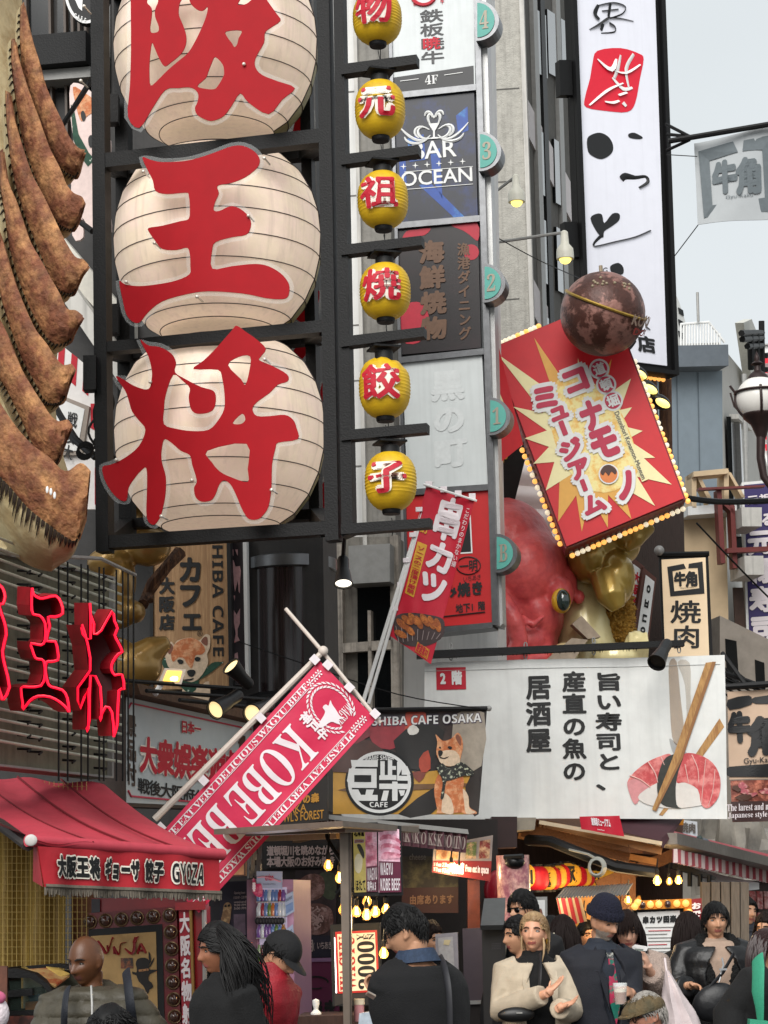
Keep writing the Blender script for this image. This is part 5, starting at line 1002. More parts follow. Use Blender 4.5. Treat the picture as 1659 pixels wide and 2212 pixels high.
# ================================================================== SKEWER FLAG
FQ=((922,1050),(1026,1079),(930,1434),(841,1372)); FPp=YP(930,1240,14.2,6)
def wv3(x,y): return .02*sin((x-900)*.06+y*.006)+.014*noise.noise(V((x*.03,y*.012,9)))
FW=W2(FPp,wv3); t=thing('skewer_flag','red and pink skewer flag on twin white poles','flag',P(900,1500,14.2)); m=MB(); fq=Q(FW,FQ)
m.loft([[fq(u,v) for u in np.linspace(0,1,16)] for v in np.linspace(0,1,44)],M('crimson_cloth','b80f2c',.6,0,.08,3,.2,9)); m.loft([[fq(u,v,-.008) for u in np.linspace(0,1,16)] for v in np.linspace(0,1,44)],M('crimson_cloth')); m.build('cloth',t); m=MB()
for a,b_,c_,d_,ch in ((.30,.03,.86,.30,'串'),(.34,.30,.92,.50,'カ'),(.34,.49,.92,.70,'ツ')): m.char(Q(FW,sub(FQ,a,b_,c_,d_)),ch,WI,.005,.05)
m.poly(FW,sub(FQ,.10,.36,.31,.70),.004,M('flag_yellow','cf9a2a',.6)); m.vtext(FW,sub(FQ,.13,.38,.29,.69),'ソースの二度漬け厳禁',RCH,.009,.02); m.vtext(FW,sub(FQ,.88,.06,.97,.42),'こだわりのまかない揚',WI,.006,.01); m.char(Q(FW,sub(FQ,.08,.22,.24,.30)),'創',M('flag_yellow'),.006,.03)
m.poly(FW,sub(FQ,.62,.93,.9,.99),.004,M('flag_yellow')); m.htext(FW,sub(FQ,.63,.931,.89,.989),'厳選素材',RCH,.009,.03); m.build('printed_lettering',t); m=MB(); FRY=M('fried_crumb','8f4a22',.7,0,.35,30,.4,60,col2='b86c30'); GRL=M('print_rack','8a7a78',.5)
m.poly(FW,smoothpts([(850,1345),(868,1325),(940,1330),(960,1345),(952,1380),(905,1398),(860,1385)],3),.004,M('print_dark_rack','3a2a2a',.6)); 
for k in range(9): m.tube([FW.pt(855+k*12,1352+k*2,.006),FW.pt(862+k*10,1388-k,.006)],.003,GRL,4)
for x,y,a in ((868,1348,.8),(880,1340,.7),(893,1338,.9),(905,1345,1.1),(918,1340,1.0),(932,1345,1.2),(866,1370,.5),(885,1362,.8),(945,1350,1.3)):
    m.poly(FW,[(x+16*cos(b)*cos(a)-7*sin(b)*sin(a),y+16*cos(b)*sin(a)+7*sin(b)*cos(a)) for b in [j*PI/6 for j in range(12)]],.008+R.random()*.003,FRY)
m.build('printed_food',t); m=MB(); m.tube([P(932,1040,14.2),P(780,1530,14.25)],.014,WHITE,8); m.tube([P(908,1130,14.2),P(796,1520,14.25)],.012,WHITE,8); m.tube([P(915,1046,14.15),P(1030,1082,14.12)],.008,WHITE,6); pieces(m,'pole',t); m=MB()
for u in (.05,.35,.65,.95): m.box(fq(u,0,.01)+V((0,0,.01)),.045,.02,.04,WI)
for v in (.16,.33,.5,.66,.82): m.box(fq(0,v,.01)+V((-.01,0,0)),.045,.02,.03,WI)
pieces(m,'loop_tab',t)
# ================================================================== RIGHT SIDE SIGNS
GOP=M('gyukaku_lightbox','d6c2a4',.5,0,.06,3,emis=.22,ecol='ffd9a8')
def logo(m,pl,q,mat,off,tx=True,gap=None):
    fr_=[(0,.04),(.46,.0),(.52,.16),(.14,.2),(.16,.84),(.86,.80),(.84,.18),(.58,.16),(.60,.02),(.98,.0),(1,.98),(.04,1)]
    mp=Q(pl,q); g2=lambda l:m.prism([[mp(a,b,off) for a,b in l]],V((0,0,0)),mat)
    g2(fr_)
    m.char(Q(pl,sub(mp.q,.17,.24,.50,.72)),'牛',mat,off+.001,.07); m.char(Q(pl,sub(mp.q,.48,.26,.84,.76)),'角',mat,off+.001,.06)
    if tx: m.text(Q(pl,sub(mp.q,.34,.735,.70,.79)),'Gyu-Kaku',mat,off+.001)
GP=YP(1485,1310,24.2,6); t=thing('yakiniku_sign','lit cream lightbox sign with black framed logo over two brush characters','sign',P(1490,1425,26)); m=MB(); m.poly(GP,[(1424,1203),(1530,1197),(1541,1440),(1434,1440)],-.01,K_,.35); m.tube([GP.pt(1420,1198,0),GP.pt(1532,1196,0)],.03,K_,6); m.build('case',t); m=MB(); m.poly(GP,[(1429,1209),(1524,1204),(1533,1440),(1438,1440)],0,GOP,.02); m.build('light_panel',t); m=MB(); logo(m,GP,((1441,1222),(1519,1213),(1522,1284),(1445,1289)),INK,.006); m.char(Q(GP,(1450,1298,1512,1348)),'焼',INK,.008,.02); m.char(Q(GP,(1454,1352,1512,1402)),'肉',INK,.008,.02); m.build('sign_lettering',t); m=MB(); m.ball(GP.pt(1424,1190,.02),.06,.06,.06,ALUP,10,8); m.build('end_knob',t)
G2=W2(YP(1600,390,24,10),lambda x,y:.04*sin(x*.03+y*.01)); t=thing('grey_flag','faded grey cloth flag with framed logo hanging in the sky','flag',P(1580,480,24)); m=MB(); q=((1499,308),(1690,270),(1690,470),(1507,485)); a=Q(G2,q); m.loft([[a(u,v) for u in np.linspace(0,1,14)] for v in np.linspace(0,1,12)],M('grey_mesh_cloth','a2a6a8',.7,0,.05,3)); m.loft([[a(u,v,-.01) for u in np.linspace(0,1,14)] for v in np.linspace(0,1,12)],M('grey_mesh_cloth')); m.build('cloth',t); m=MB(); logo(m,G2,((1508,319),(1672,292),(1676,457),(1514,472)),M('grey_ink','5c6468',.7),.012); m.build('printed_logo',t)
m=MB(); m.tube([P(1444,305,24),P(1700,262,23.8)],.035,K_,8); m.tube([P(1438,268,24.2),P(1496,298,24)],.02,K_,6); m.tube([P(1440,325,24.2),P(1490,302,24)],.02,K_,6); m.tube([P(1440,290,24.2),P(1500,296,24)],.02,K_,6); pieces(m,'flag_arm',t)
m=MB(); m.tube([P(1508,486,24),P(1455,556,24.5)],.006,K_,4); m.tube([P(1440,334,24.2),P(1506,338,24)],.006,K_,4); pieces(m,'stay_wire',t)
G3=W2(YP(1630,1590,19,4),lambda x,y:.02*sin(x*.05+y*.02)); t=thing('logo_banner','peach banner with the black framed logo at the right edge above a meat photo','banner',P(1630,1780,19)); m=MB(); a=Q(G3,((1571,1495),(1750,1482),(1750,1680),(1576,1684))); PCH=M('peach_cloth','b99f88',.65,0,.08,3)
m.loft([[a(u,v) for u in np.linspace(0,1,18)] for v in np.linspace(0,1,14)],PCH); m.loft([[a(u,v,-.01) for u in np.linspace(0,1,18)] for v in np.linspace(0,1,14)],PCH); m.build('cloth',t); m=MB()
for q in ([(1572,1512),(1618,1502),(1624,1512),(1622,1522),(1576,1534)],[(1630,1506),(1750,1494),(1750,1518),(1634,1520)],[(1576,1656),(1750,1650),(1750,1674),(1577,1678)]): m.poly(G3,smoothpts(q,2),.01,INK)
m.char(Q(G3,((1571,1538),(1622,1536),(1624,1606),(1573,1608))),'牛',INK,.012,.09); m.char(Q(G3,((1612,1550),(1690,1546),(1692,1634),(1614,1638))),'角',INK,.012,.08); m.text(Q(G3,((1606,1638),(1674,1634),(1674,1650),(1606,1654))),'Gyu-Kaku',INK,.013,.01); m.build('printed_logo',t)
m=MB(); a=Q(G3,((1578,1686),(1750,1682),(1750,1772),(1582,1776))); MEAT=M('print_meat','7a3a2c',.5,0,.5,14,col2='b8705a'); m.loft([[a(u,v,-.01) for u in np.linspace(0,1,12)] for v in np.linspace(0,1,8)],MEAT)
for k in range(14): x,y=R.uniform(1585,1700),R.uniform(1690,1735); m.poly(G3,[(x+R.uniform(8,16)*cos(b),y+R.uniform(4,9)*sin(b)) for b in [j*PI/4 for j in range(8)]],.002+k*.0008,(MEAT,M('print_raw_meat','a8505a',.5,0,.3,20,col2='c9948c'),M('print_char','4a2a1c',.5))[k%3])
m.poly(G3,[(1578,1732),(1750,1728),(1750,1772),(1581,1775)],.015,M('caption_brown','3a2220',.6,0,.2)); m.text(Q(G3,((1570,1738),(1680,1733),(1680,1748),(1570,1753))),serif('The larest and most'),WI,.019); m.text(Q(G3,((1572,1756),(1690,1750),(1690,1766),(1572,1771))),serif('Japanese style BBQ'),WI,.019); m.build('meat_photo_sheet',t)
m=MB(); m.tube([P(1568,1484,19),P(1720,1474,18.9)],.03,K_,8); m.tube([P(1560,1410,19.2),P(1610,1478,19)],.02,K_,6); m.tube([P(1562,1452,19.2),P(1640,1480,19)],.02,K_,6); pieces(m,'banner_arm',t)
for x in (1576,1590,1612,1634,1652): pass
PU=YP(1640,1220,38,4); t=thing('purple_sign','deep purple sign with white brush characters at the right edge','sign',P(1640,1405,38)); m=MB(); m.poly(PU,[(1602,1042),(1740,1030),(1740,1400),(1614,1405)],0,WHITE,.5); m.build('case',t); m=MB(); m.poly(PU,[(1607,1048),(1740,1036),(1740,1392),(1619,1396)],.01,M('deep_purple','230f58',.5,0,.08,2)); m.htext(PU,((1614,1112),(1672,1106),(1672,1136),(1614,1142)),'廻る',WI,.03,.05); m.htext(PU,((1612,1072),(1665,1066),(1665,1086),(1613,1092)),'元祖',WI,.03,.04)
for i,ch in enumerate('元禄寿司'): m.char(Q(PU,((1614+i*2,1146+i*62),(1670+i*2,1142+i*62),(1672+i*2,1198+i*62),(1616+i*2,1203+i*62))),ch,WI,.035,.05)
m.build('sign_face',t)
t=thing('white_rooftop_sign','white rooftop sign with red strokes cut off by the right edge','sign',P(1650,1000,62)); pl=YP(1640,850,62,0); m=MB(); m.poly(pl,[(1626,746),(1760,738),(1760,1060),(1640,1060)],0,WHITE,1); m.frame(pl,((1626,746),(1760,738),(1760,1060),(1640,1060)),3,.1,ALUP,.3); m.build('panel',t); m=MB(); SR=M('strong_red','c8102a',.5)
for q in ([(1636,776),(1700,772),(1700,786),(1640,788)],[(1640,798),(1700,794),(1700,810),(1650,808)],[(1648,940),(1700,936),(1700,950),(1650,952)],[(1650,962),(1700,958),(1700,974),(1652,976)]): m.poly(pl,q,.15,SR)
m.build('red_strokes',t)
# street lamp
GL=M('opal_globe','cfccc6',.3,0,.06,4,emis=.05); IRON=M('brown_iron','2c1d1b',.5,.3,.25,10); sc_=px(19.5); c=P(1640,862,19.5); t=thing('street_lamp','opal globe street lamp with iron bands and pointed finial','street lamp',P(1690,1300,19.5)); r_=50*sc_
m=MB(); m.ball(c,r_,r_,r_,GL,32,20); m.build('globe',t); m=MB(); m.lathe(c+V((0,0,r_*.93)),[(r_*.5,-.02),(r_*.42,.02),(r_*.3,.05),(r_*.16,.07),(r_*.12,.12),(r_*.28,.14),(r_*.1,.17),(r_*.12,.20),(0,.27)],IRON,20); m.build('finial',t); m=MB()
m.tube([c+V((r_*1.03*cos(a*PI/16),r_*1.03*sin(a*PI/16),r_*.28)) for a in range(33)],.013,IRON,6,False)
for an in (-95,-10,85,175): m.tube([c+V((r_*1.03*sin(ph)*cos(rad(an)),r_*1.03*sin(ph)*sin(rad(an)),r_*1.03*cos(ph))) for ph in np.linspace(1.15,2.7,12)],.013,IRON,6)
m.tube([c+V((-r_*1.02,0,r_*.28)),c+V((-r_*1.2,0,r_*.55)),c+V((-r_*1.24,0,r_*.62))],.012,IRON,6); m.tube([c+V((-r_*1.24,0,r_*.3)),c+V((-r_*1.1,0,-r_*.3)),c+V((-r_*.6,0,-r_*.85))],.009,IRON,6); pieces(m,'iron_band',t); m=MB(); m.lathe(c-V((0,0,r_*1.5)),[(r_*.18,-.06),(r_*.28,0),(r_*.42,.08),(r_*.72,.14),(r_*.78,.17),(r_*.7,.2)],IRON,24); m.tube([c-V((0,0,r_*1.5)),P(1643,990,19.5),P(1650,1030,19.5),P(1680,1070,19.5),P(1700,1120,19.5),P(1704,1990,19.5)],[.045,.04,.036,.036,.05,.07],IRON,10); m.build('post',t)
# wall lamps beside the concrete building and on the museum sign
def reflector(lab,x,y,d,r,mount,grp):
    t=thing('reflector_lamp',lab,'lamp',P(x,y,d),grp); c=P(x,y,d); o=MB(); o.lathe(c,[(r,-.02),(r,.05),(r*.95,.1),(r*.5,.16),(r*.42,.3),(r*.2,.32)],M('cream_lamp','c9c6b8',.45,0,.1),20); o.build('shade',t); o=MB(); o.lathe(c,[(r*.95,-.015),(0,-.01)],M('lamp_glow','ffe890',.3,0,0,emis=1.3,ecol='ffe67a'),20); o.ball(c+V((0,0,-.02)),r*.7,r*.7,r*.6,M('lamp_glow'),14,8); o.build('lit_mouth',t); o=MB(); o.tube([c+V((0,0,.3)),V(mount)],.018,ALUP,6); o.build('arm',t)
reflector('cream reflector lamp on the concrete building',1116,433,24,.1,P(1050,430,24.3),'cream reflector lamps'); reflector('cream reflector lamp on a long thin arm beside the tall white sign',1221,556,23.5,.1,P(1056,526,23.8),'cream reflector lamps')
for i,(x,y) in enumerate(((1375,806),(1398,838),(1425,868))):
    t=thing('clamp_lamp',('upper','middle','lower')[i]+' black clamp lamp on the right side of the red museum sign','lamp',P(x,y,22.6),'black clamp lamps by the museum sign'); o=MB(); c=P(x,y,22.6); o.ball(c,.13,.1,.08,SPOT,16,10,Matrix.Rotation(rad(30),3,'Y')); o.build('housing',t); o=MB(); o.ball(c+V((.02,-.07,-.03)),.09,.05,.045,M('lamp_glow'),14,8,Matrix.Rotation(rad(30),3,'Y')); o.build('lit_mouth',t); o=MB(); o.tube([c,c+V((-.2,.05,.05))],.02,SPOT,6); o.build('clamp',t)
# overhead wires
m=MB()
for k in range(7):
    y0=1440+k*9; m.tube([P(x,y0+(x-1560)*.55+14*sin((x-1555)*.03+k)*.5+R.uniform(-2,2),30.5+.1*k) for x in range(1555,1700,12)],.016,K_,5)
for k in range(5): m.tube([P(1590+k*5+10*cos(a*PI/8),1462+9*sin(a*PI/8)+k*4,30.4) for a in range(17)],.014,K_,5)
m.build('cable_tangle',label='tangle of black service cables right of the lit yakiniku sign',cat='cable')
m=MB(); pd=YP(1600,1100,43,-30)
for x in (1574,1608,1626): m.tube([pd.pt(x,820+(x-1574)*1.6,.5),pd.pt(x+16,1500,.5)],.05,ALUP,8)
pieces(m,'drain_pipe',thing('drain_pipes','grey drain pipes down the side of the distant clad building','pipes',P(1600,1940,43)))
for lab,pts,r in (('thick black cable running right from the museum sign',[(1472,1074,22.4),(1560,1084,23),(1700,1080,24)],.035),('thin wire from the dog poster across to the cafe banner',[(515,1386,15),(660,1435,14.8),(860,1500,14.5),(1052,1533,14.5)],.004),('thin guy wire slanting across the blank lightbox',[(1050,500,22),(1160,560,23),(1250,600,25)],.006),('thin wire crossing the lit yakiniku sign',[(1505,1130,26),(1600,1230,27),(1700,1330,28)],.012)):
    m=MB(); m.tube([P(*q) for q in smoothpts(pts,5,False)],r,K_,6); m.build('overhead_wire',label=lab,cat='wire')
# ================================================================== STREET LEVEL
LPTS=[]
def lamp(p,pw,col=(1,.72,.38),r=.05): LPTS.append((p,pw,col,r))
FIL=M('glowing_filament','fff0c8',.3,0,0,emis=9,ecol='ffcf7a'); GB_=M('bulb_glass','ffcf80',.05,0,0,alpha=.28,emis=.55,ecol='ffa940'); BRASS=M('socket_black','15120f',.5,.2,.1)
def bulb(x,y,d,r,lab,grp,cord=None,pw=0):
    c=P(x,y,d); t=thing('hanging_bulb',lab,'light bulb',c-V((0,0,r)),grp)
    o=MB(); o.lathe(c,[(0,-r),(r*.55,-r*.85),(r*.92,-r*.4),(r,.0),(r*.85,r*.5),(r*.5,r*1.05),(r*.38,r*1.4)],GB_,16); o.build('glass',t)
    o=MB()
    for k in range(5): a=2*PI*k/5; o.tube([c+V((r*.2*cos(a),r*.2*sin(a),r*1.1)),c+V((r*.34*cos(a),r*.34*sin(a),-r*.45))],r*.10,FIL,5)
    o.ball(c,r*.28,r*.28,r*.55,FIL,10,8); o.build('filament',t)
    o=MB(); o.lathe(c+V((0,0,r*1.35)),[(r*.42,0),(r*.48,r*.2),(r*.46,r*1.2),(r*.2,r*1.5)],BRASS,12); top=c+V((0,0,r*2.8)); o.tube([top,V(cord) if cord else top+V((.01,0,.08))],.006,BRASS,5); o.build('socket',t)
    if pw: lamp(c+V((0,-.02,-r*1.2)),pw)
    return t
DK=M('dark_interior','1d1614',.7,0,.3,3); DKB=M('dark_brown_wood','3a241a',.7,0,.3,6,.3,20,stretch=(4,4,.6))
# yellow mesh curtain and what is left of the shop front
YCUR=M('yellow_curtain','8a7134',.6,0,.15,4,.15,20,stretch=(6,6,.4),col2='77602c'); cp=YP(90,1950,12.6,6); t=thing('mesh_curtain','yellow mesh curtain hanging under the red awning','curtain',P(90,2250,12.6))
m=MB(); rows=[[cp.pt(x,y,.05*sin(x*.09+.4*sin(y*.01))+.02*noise.noise(V((x*.05,y*.01,2)))) for x in range(-60,146,5)] for y in range(1690,2300,30)]; m.loft(rows,YCUR); m.build('curtain_sheet',t)
m=MB(); m.poly(cp,[(143,1690),(196,1690),(196,2300),(143,2300)],-.12,M('orange_wall','7a4f2e',.6,0,.2,4),.03); m.build('side_strip',t); m=MB(); MESH=M('mesh_thread','a58f52',.6,0,.1)
for k in range(40): y=1700+k*15; m.tube([cp.pt(-60,y,.075),cp.pt(194,y,.075)],.0022,MESH,3,False)
for k in range(26): x=-56+k*10; m.tube([cp.pt(x,1690,.078),cp.pt(x,2300,.078)],.0022,MESH,3,False)
m.build('mesh_netting',t)
# display counter
t=thing('display_counter','black framed curved glass food counter behind the man in the olive jacket','display counter',P(70,2300,11.6)); dp=YP(60,2150,11.6,4); m=MB()
arc=[(16,2098),(60,2088),(110,2086),(150,2094),(162,2106),(150,2100),(120,2100),(118,2148),(70,2112),(16,2112)]
m.poly(dp,[(14,2092),(40,2092),(75,2102),(105,2125),(122,2148),(112,2150),(92,2128),(66,2112),(16,2112)],.02,K_,.1); m.poly(dp,[(30,2090),(100,2084),(160,2092),(170,2110),(158,2104),(100,2092),(40,2096)],-.25,K_,.1); m.poly(dp,[(16,2140),(70,2135),(70,2150),(16,2155)],0,K_,.3); m.poly(dp,[(16,2184),(110,2182),(110,2192),(16,2194)],0,K_,.3); m.poly(dp,[(12,2090),(17,2090),(17,2300),(12,2300)],0,K_,.3); m.build('frame',t)
m=MB(); GF=M('menu_print_warm','c2a06a',.5,0,.2,14,col2='9c4a2a'); m.prism([P(50,2094,11.75),P(105,2090,11.85),P(150,2106,11.8),P(118,2130,11.6)],V((0,.01,-.01)),GF); m.prism([P(100,2090,11.84),P(125,2093,11.85),P(150,2105,11.79),P(130,2112,11.75)],V((0,0,.006)),M('menu_print_yellow','d0b060',.5,0,.2,20)); m.build('printed_lid',t)
m=MB(); m.poly(dp,[(16,2112),(66,2112),(112,2150),(112,2184),(16,2184)],-.02,M('case_glass','3d4a44',.08,0,.1,alpha=.35),.0); m.build('glass',t); m=MB(); m.poly(dp,[(16,2100),(140,2100),(140,2300),(16,2300)],-.35,M('case_back','4a4a38',.5,0,.3,8),.03); m.poly(dp,[(45,2166),(96,2164),(96,2184),(45,2184)],-.1,M('food_tray','9a6230',.6,0,.3,20),.1); m.poly(dp,[(45,2150),(66,2146),(72,2164),(50,2166)],-.15,M('blue_bag','4a6a88',.4,0,.2,10),.05); m.build('goods',t)
m=MB(); m.poly(dp,[(16,2195),(160,2192),(160,2300),(16,2300)],.01,M('dark_photo_menu','3a211c',.45,0,.4,12,col2='6a3428'),.03); m.htext(dp,((92,2203),(112,2202),(112,2214),(92,2215)),'照鮮好',WI,.02,.02); m.build('menu_front',t)
m=MB(); m.poly(YP(0,2150,11.3,0),[(-60,2085),(15,2087),(14,2300),(-60,2300)],0,M('brown_photo_poster','6a3c28',.5,0,.4,10,col2='3a2018'),.03); m.build('photo_poster',label='brown food photo board at the lower left edge',cat='poster')
c=P(-14,2190,9.6); m=MB(); m.ball(c,.07,.06,.08,M('white_plush','d8ccd0',.9,0,.1,30,.4,80),16,10); m.ball(c+V((.02,-.03,.07)),.04,.03,.03,M('pink_plush','b85a7a',.9,0,.2,30),12,8); m.build('soft_toy',label='small white and pink soft toy at the lower left edge',cat='toy')
# red awning
AW=M('red_awning_cloth','b23a48',.6,0,.1,2,.12,14,streak=.12); AWV=M('red_valance','a81c28',.65,0,.1,4,.2,10); t=thing('red_awning','red shop awning with brush lettered valance and grey fringe','awning',P(250,1930,10.6))
A1,B1=P(-170,1668,12.4),P(225,1694,12.7); A2,B2=P(82,1815,10.15),P(481,1846,11.1); A0=P(-170,1698,10.5)
m=MB(); rows=[]
for j in range(13):
    v=j/12; sag=.05*sin(PI*v); l_=lerp(A1,lerp(A0,A2,max(0,v)),v) if 0 else lerp(A1,A2,v); r__=lerp(B1,B2,v); rows.append([lerp(l_,r__,u)+V((0,0,-sag-.012*sin(u*PI*6))) for u in np.linspace(0,1,30)])
m.loft(rows,AW); m.loft([[p-V((0,0,.012)) for p in r] for r in rows],AW); tri=[[lerp(A1,A2,v)+V((0,0,-.05*sin(PI*v))) for v in np.linspace(0,1,8)],[lerp(A1,A0,v) for v in np.linspace(0,1,8)]]; m.loft(tri,AW); m.build('canopy_cloth',t)
m=MB(); 
for u in (.28,.52,.76): m.tube([lerp(lerp(A1,A2,v),lerp(B1,B2,v),u)+V((0,0,-.05*sin(PI*v)+.012)) for v in np.linspace(0,1,12)],.006,M('awning_seam','70141f',.7),4)
pieces(m,'seam',t); m=MB(); m.tube([A2+V((-.05,0,0)),B2],.03,AW,10); m.build('front_roll',t); m=MB(); m.ball(A2+V((-.03,-.02,.0)),.03,.008,.028,M('end_plate_grey','b4b0ac',.5),12,8); m.build('end_plate',t)
VP=PL(A2,B2,A2+V((0,.05,-1))); VQ=((80,1828),(473,1852),(470,1930),(93,1916)); vw=W2(VP,lambda x,y:.018*sin(x*.07)*((y-1825)/80)+.01*sin(x*.021)); vq=Q(vw,VQ); m=MB()
for o_ in (0,-.006): m.loft([[vq(u,v,o_) for u in np.linspace(0,1,60)] for v in np.linspace(0,1,8)],AWV)
m.loft([[P(72,1826,10.3),P(80,1828,10.15)],[P(71,1903,10.5),P(93,1916,10.17)]],AWV); m.build('valance',t)
m=MB(); tq=((115,1846),(442,1865),(440,1913),(117,1896))
def vt(a0,a1,tx,f=serif):
    q=sub(tq,a0,0,a1,1); n=len(tx)
    for i,ch in enumerate(tx):
        qq=sub(q,(i+.02)/n,0,(i+.98)/n,1); mp=Q(vw,qq)
        if ord(ch)<128: m.text(Q(vw,sub(qq,-.06,-.02,1.06,1.02)),heavy(ch),WCH,.006,.09); m.text(Q(vw,sub(qq,.06,.07,.94,.93)),heavy(ch),BLK,.012,.0)
        else: m.char(Q(vw,sub(qq,-.08,-.05,1.08,1.05)),ch,WCH,.006,.14); m.char(Q(vw,sub(qq,0,.02,1,.98)),ch,BLK,.012,.06)
vt(0,.30,'大阪王将'); vt(.34,.55,'ギョーザ'); vt(.59,.72,'餃子'); vt(.76,1,'GYOZA'); m.build('valance_lettering',t)
m=MB(); FRG=M('grey_fringe','5d564c',.9,0,.3,30)
for k in range(150): u=k/149; a=vq(u,1,.004); m.tube([a,a+V((R.uniform(-.006,.006),R.uniform(-.01,.01),-R.uniform(.028,.045)))],[.007,.004],FRG,4,False)
m.tube([vq(u,.98,.004) for u in np.linspace(0,1,60)],.012,FRG,5,False); m.build('fringe',t)
m=MB(); m.tube([A2+V((-.05,.03,-.02)),P(0,1780,10.9),P(-80,1740,11.6)],.03,M('arm_brown','2f2622',.6,.2,.2),8); m.build('folding_arm',t)
# red ninja frame
NP=YP(290,2080,12.55,8); t=thing('poster_stand','red bulb framed poster stand with parchment ninja poster','poster stand',P(290,2300,12.55)); RF=M('gloss_red_frame','8e0f18',.35,0,.12,5,coat=.3); zn=lambda *p:zz(p,.25,0,1919); m=MB()
m.poly(NP,zn((780,85),(1660,80),(1660,1500),(780,1500)),-.02,RF,.3); m.poly(NP,zn((780,215),(1535,155),(1585,1500),(780,1500)),.03,M('deep_red_frame','6e0c14',.4,0,.15,5,coat=.2),.04); m.poly(NP,zn((780,355),(1415,308),(1445,1500),(780,1500)),.036,BLK,.002); m.poly(NP,zn((790,92),(862,92),(862,205),(790,212)),.0,M('slate_grey','4a4a4e',.6),.01); m.build('frame',t)
PAR=M('parchment','b3925f',.7,0,.15,5,col2='8f7044',c2lo=.5,c2hi=.75); m=MB(); m.poly(NP,zn((800,412),(1362,374),(1388,1500),(800,1500)),.04,PAR); BLD=M('blood_red_ink','7d1018',.5,0,.1)
def bs(*segs):
    for pts,w_ in segs: m.tube([NP.pt(*p,.046) for p in zn(*smoothpts(pts,4,False))],[a*px(12.5)*.25*1.25 for a in np.interp(np.linspace(0,1,len(smoothpts(pts,4,False))),np.linspace(0,1,len(w_)),w_)],BLD,6,flat=.3)
bs(([(865,450),(890,520),(905,560)],[8,14,6]),([(870,455),(910,520),(945,555),(985,430)],[6,14,14,12]),([(985,430),(1000,425)],[14,4]),([(945,490),(955,540)],[8,12]),([(1000,500),(1010,565)],[10,12]),([(1000,500),(1045,570),(1060,480),(1110,465)],[8,14,12,5]),([(1215,415),(1180,450),(1175,530),(1150,560),(1095,515)],[4,14,17,14,6]),([(1195,420),(1180,470)],[16,18]),([(1235,475),(1215,530),(1205,565)],[10,12,10]),([(1235,475),(1260,520),(1278,560)],[10,13,8]),([(1215,535),(1265,535)],[9,9]))
m.poly(NP,zn((1060,600),(1165,598),(1168,690),(1062,690)),.044,M('print_photo_dark','3a302a',.5,0,.4,20,col2='a05a34')); NJ=M('ninja_ink','1c1715',.6,0,.2)
for pts in ([(1190,650),(1205,610),(1250,597),(1290,605),(1310,640),(1305,690),(1320,700),(1370,700),(1370,712),(1310,740),(1300,790),(1325,810),(1340,850),(1310,870),(1295,910),(1270,870),(1255,840),(1215,800),(1195,750),(1165,740),(1160,715),(1195,725),(1200,690)],[(1300,545),(1318,575),(1322,630),(1305,640)],[(1350,592),(1342,630),(1312,680),(1315,650)]): m.poly(NP,zn(*smoothpts(pts,2)),.045,NJ)
m.poly(NP,zn((1215,700),(1300,690),(1302,708),(1218,718)),.047,M('print_face','a8774c',.6)); m.poly(NP,zn((1240,704),(1256,702),(1254,712)),.048,BLK); m.poly(NP,zn((1275,700),(1292,698),(1286,708)),.048,BLK); m.build('ninja_poster',t)
m=MB(); DBL=M('unlit_bulb','4a322a',.12,.2,.2,30,coat=.8); RING=M('brass_ring','7a6248',.35,.6,.1)
for x,y in zn((795,290),(928,278),(1064,268),(1200,256),(1340,244),(1480,232),(1490,377),(1498,520),(1502,667),(1508,810),(1516,957),(1524,1105)): c=NP.pt(x,y,.04); m.ball(c,.033,.03,.033,DBL,12,8); m.tube([c+V((.036*cos(a*PI/8),0,.036*sin(a*PI/8))) for a in range(17)],.006,RING,5,False)
pieces(m,'frame_bulb',t)
m=MB(); np2=YP(398,2080,12.45,8); VRS=M('vertical_sign_red','9c1a2c',.5,0,.12,3); m.poly(np2,[(386,1957),(409,1955),(420,2300),(396,2300)],0,VRS,.03); m.vtext(np2,((388,1970),(409,1968),(418,2264),(397,2266)),'大阪名物射的',WI,.006,.045); m.poly(np2,[(409,1955),(414,1955),(425,2300),(420,2300)],.01,M('gold_trim','8f6f3a',.4,.4,.1),.03); m.build('shooting_sign',t)
m=MB(); m.poly(np2,[(414,1958),(434,1958),(440,2300),(424,2300)],-.04,RF,.2); m.poly(np2,[(380,1950),(445,1946),(445,1965),(380,1966)],.02,RF,.1); m.build('red_post',label='red corner post with cap right of the ninja poster',cat='post'); m=MB(); m.poly(np2,[(436,1965),(441,1965),(446,2300),(440,2300)],0,ALUP,.06); m.build('grey_post',label='slim grey metal post beside the red corner post',cat='post')
# dark shop between: owl notice, posters
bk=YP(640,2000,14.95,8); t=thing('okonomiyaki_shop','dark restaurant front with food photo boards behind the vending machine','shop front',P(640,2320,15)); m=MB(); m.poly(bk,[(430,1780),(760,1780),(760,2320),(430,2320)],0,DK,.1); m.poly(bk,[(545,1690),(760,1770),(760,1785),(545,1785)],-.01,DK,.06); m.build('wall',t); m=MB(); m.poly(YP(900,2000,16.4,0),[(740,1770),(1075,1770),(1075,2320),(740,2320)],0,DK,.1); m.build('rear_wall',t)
m=MB(); m.poly(bk,[(572,1824),(728,1822),(728,1874),(574,1876)],.05,BLK,.02); PG=M('pale_letter','a08f8c',.6,0,.05); m.htext(bk,((580,1828),(727,1826),(727,1848),(580,1850)),'道頓堀川を眺めながら',PG,.056,.04,0); m.htext(bk,((580,1851),(727,1849),(727,1872),(580,1874)),'本場大阪のお好み焼き',PG,.056,.04,0); m.build('name_board',t)
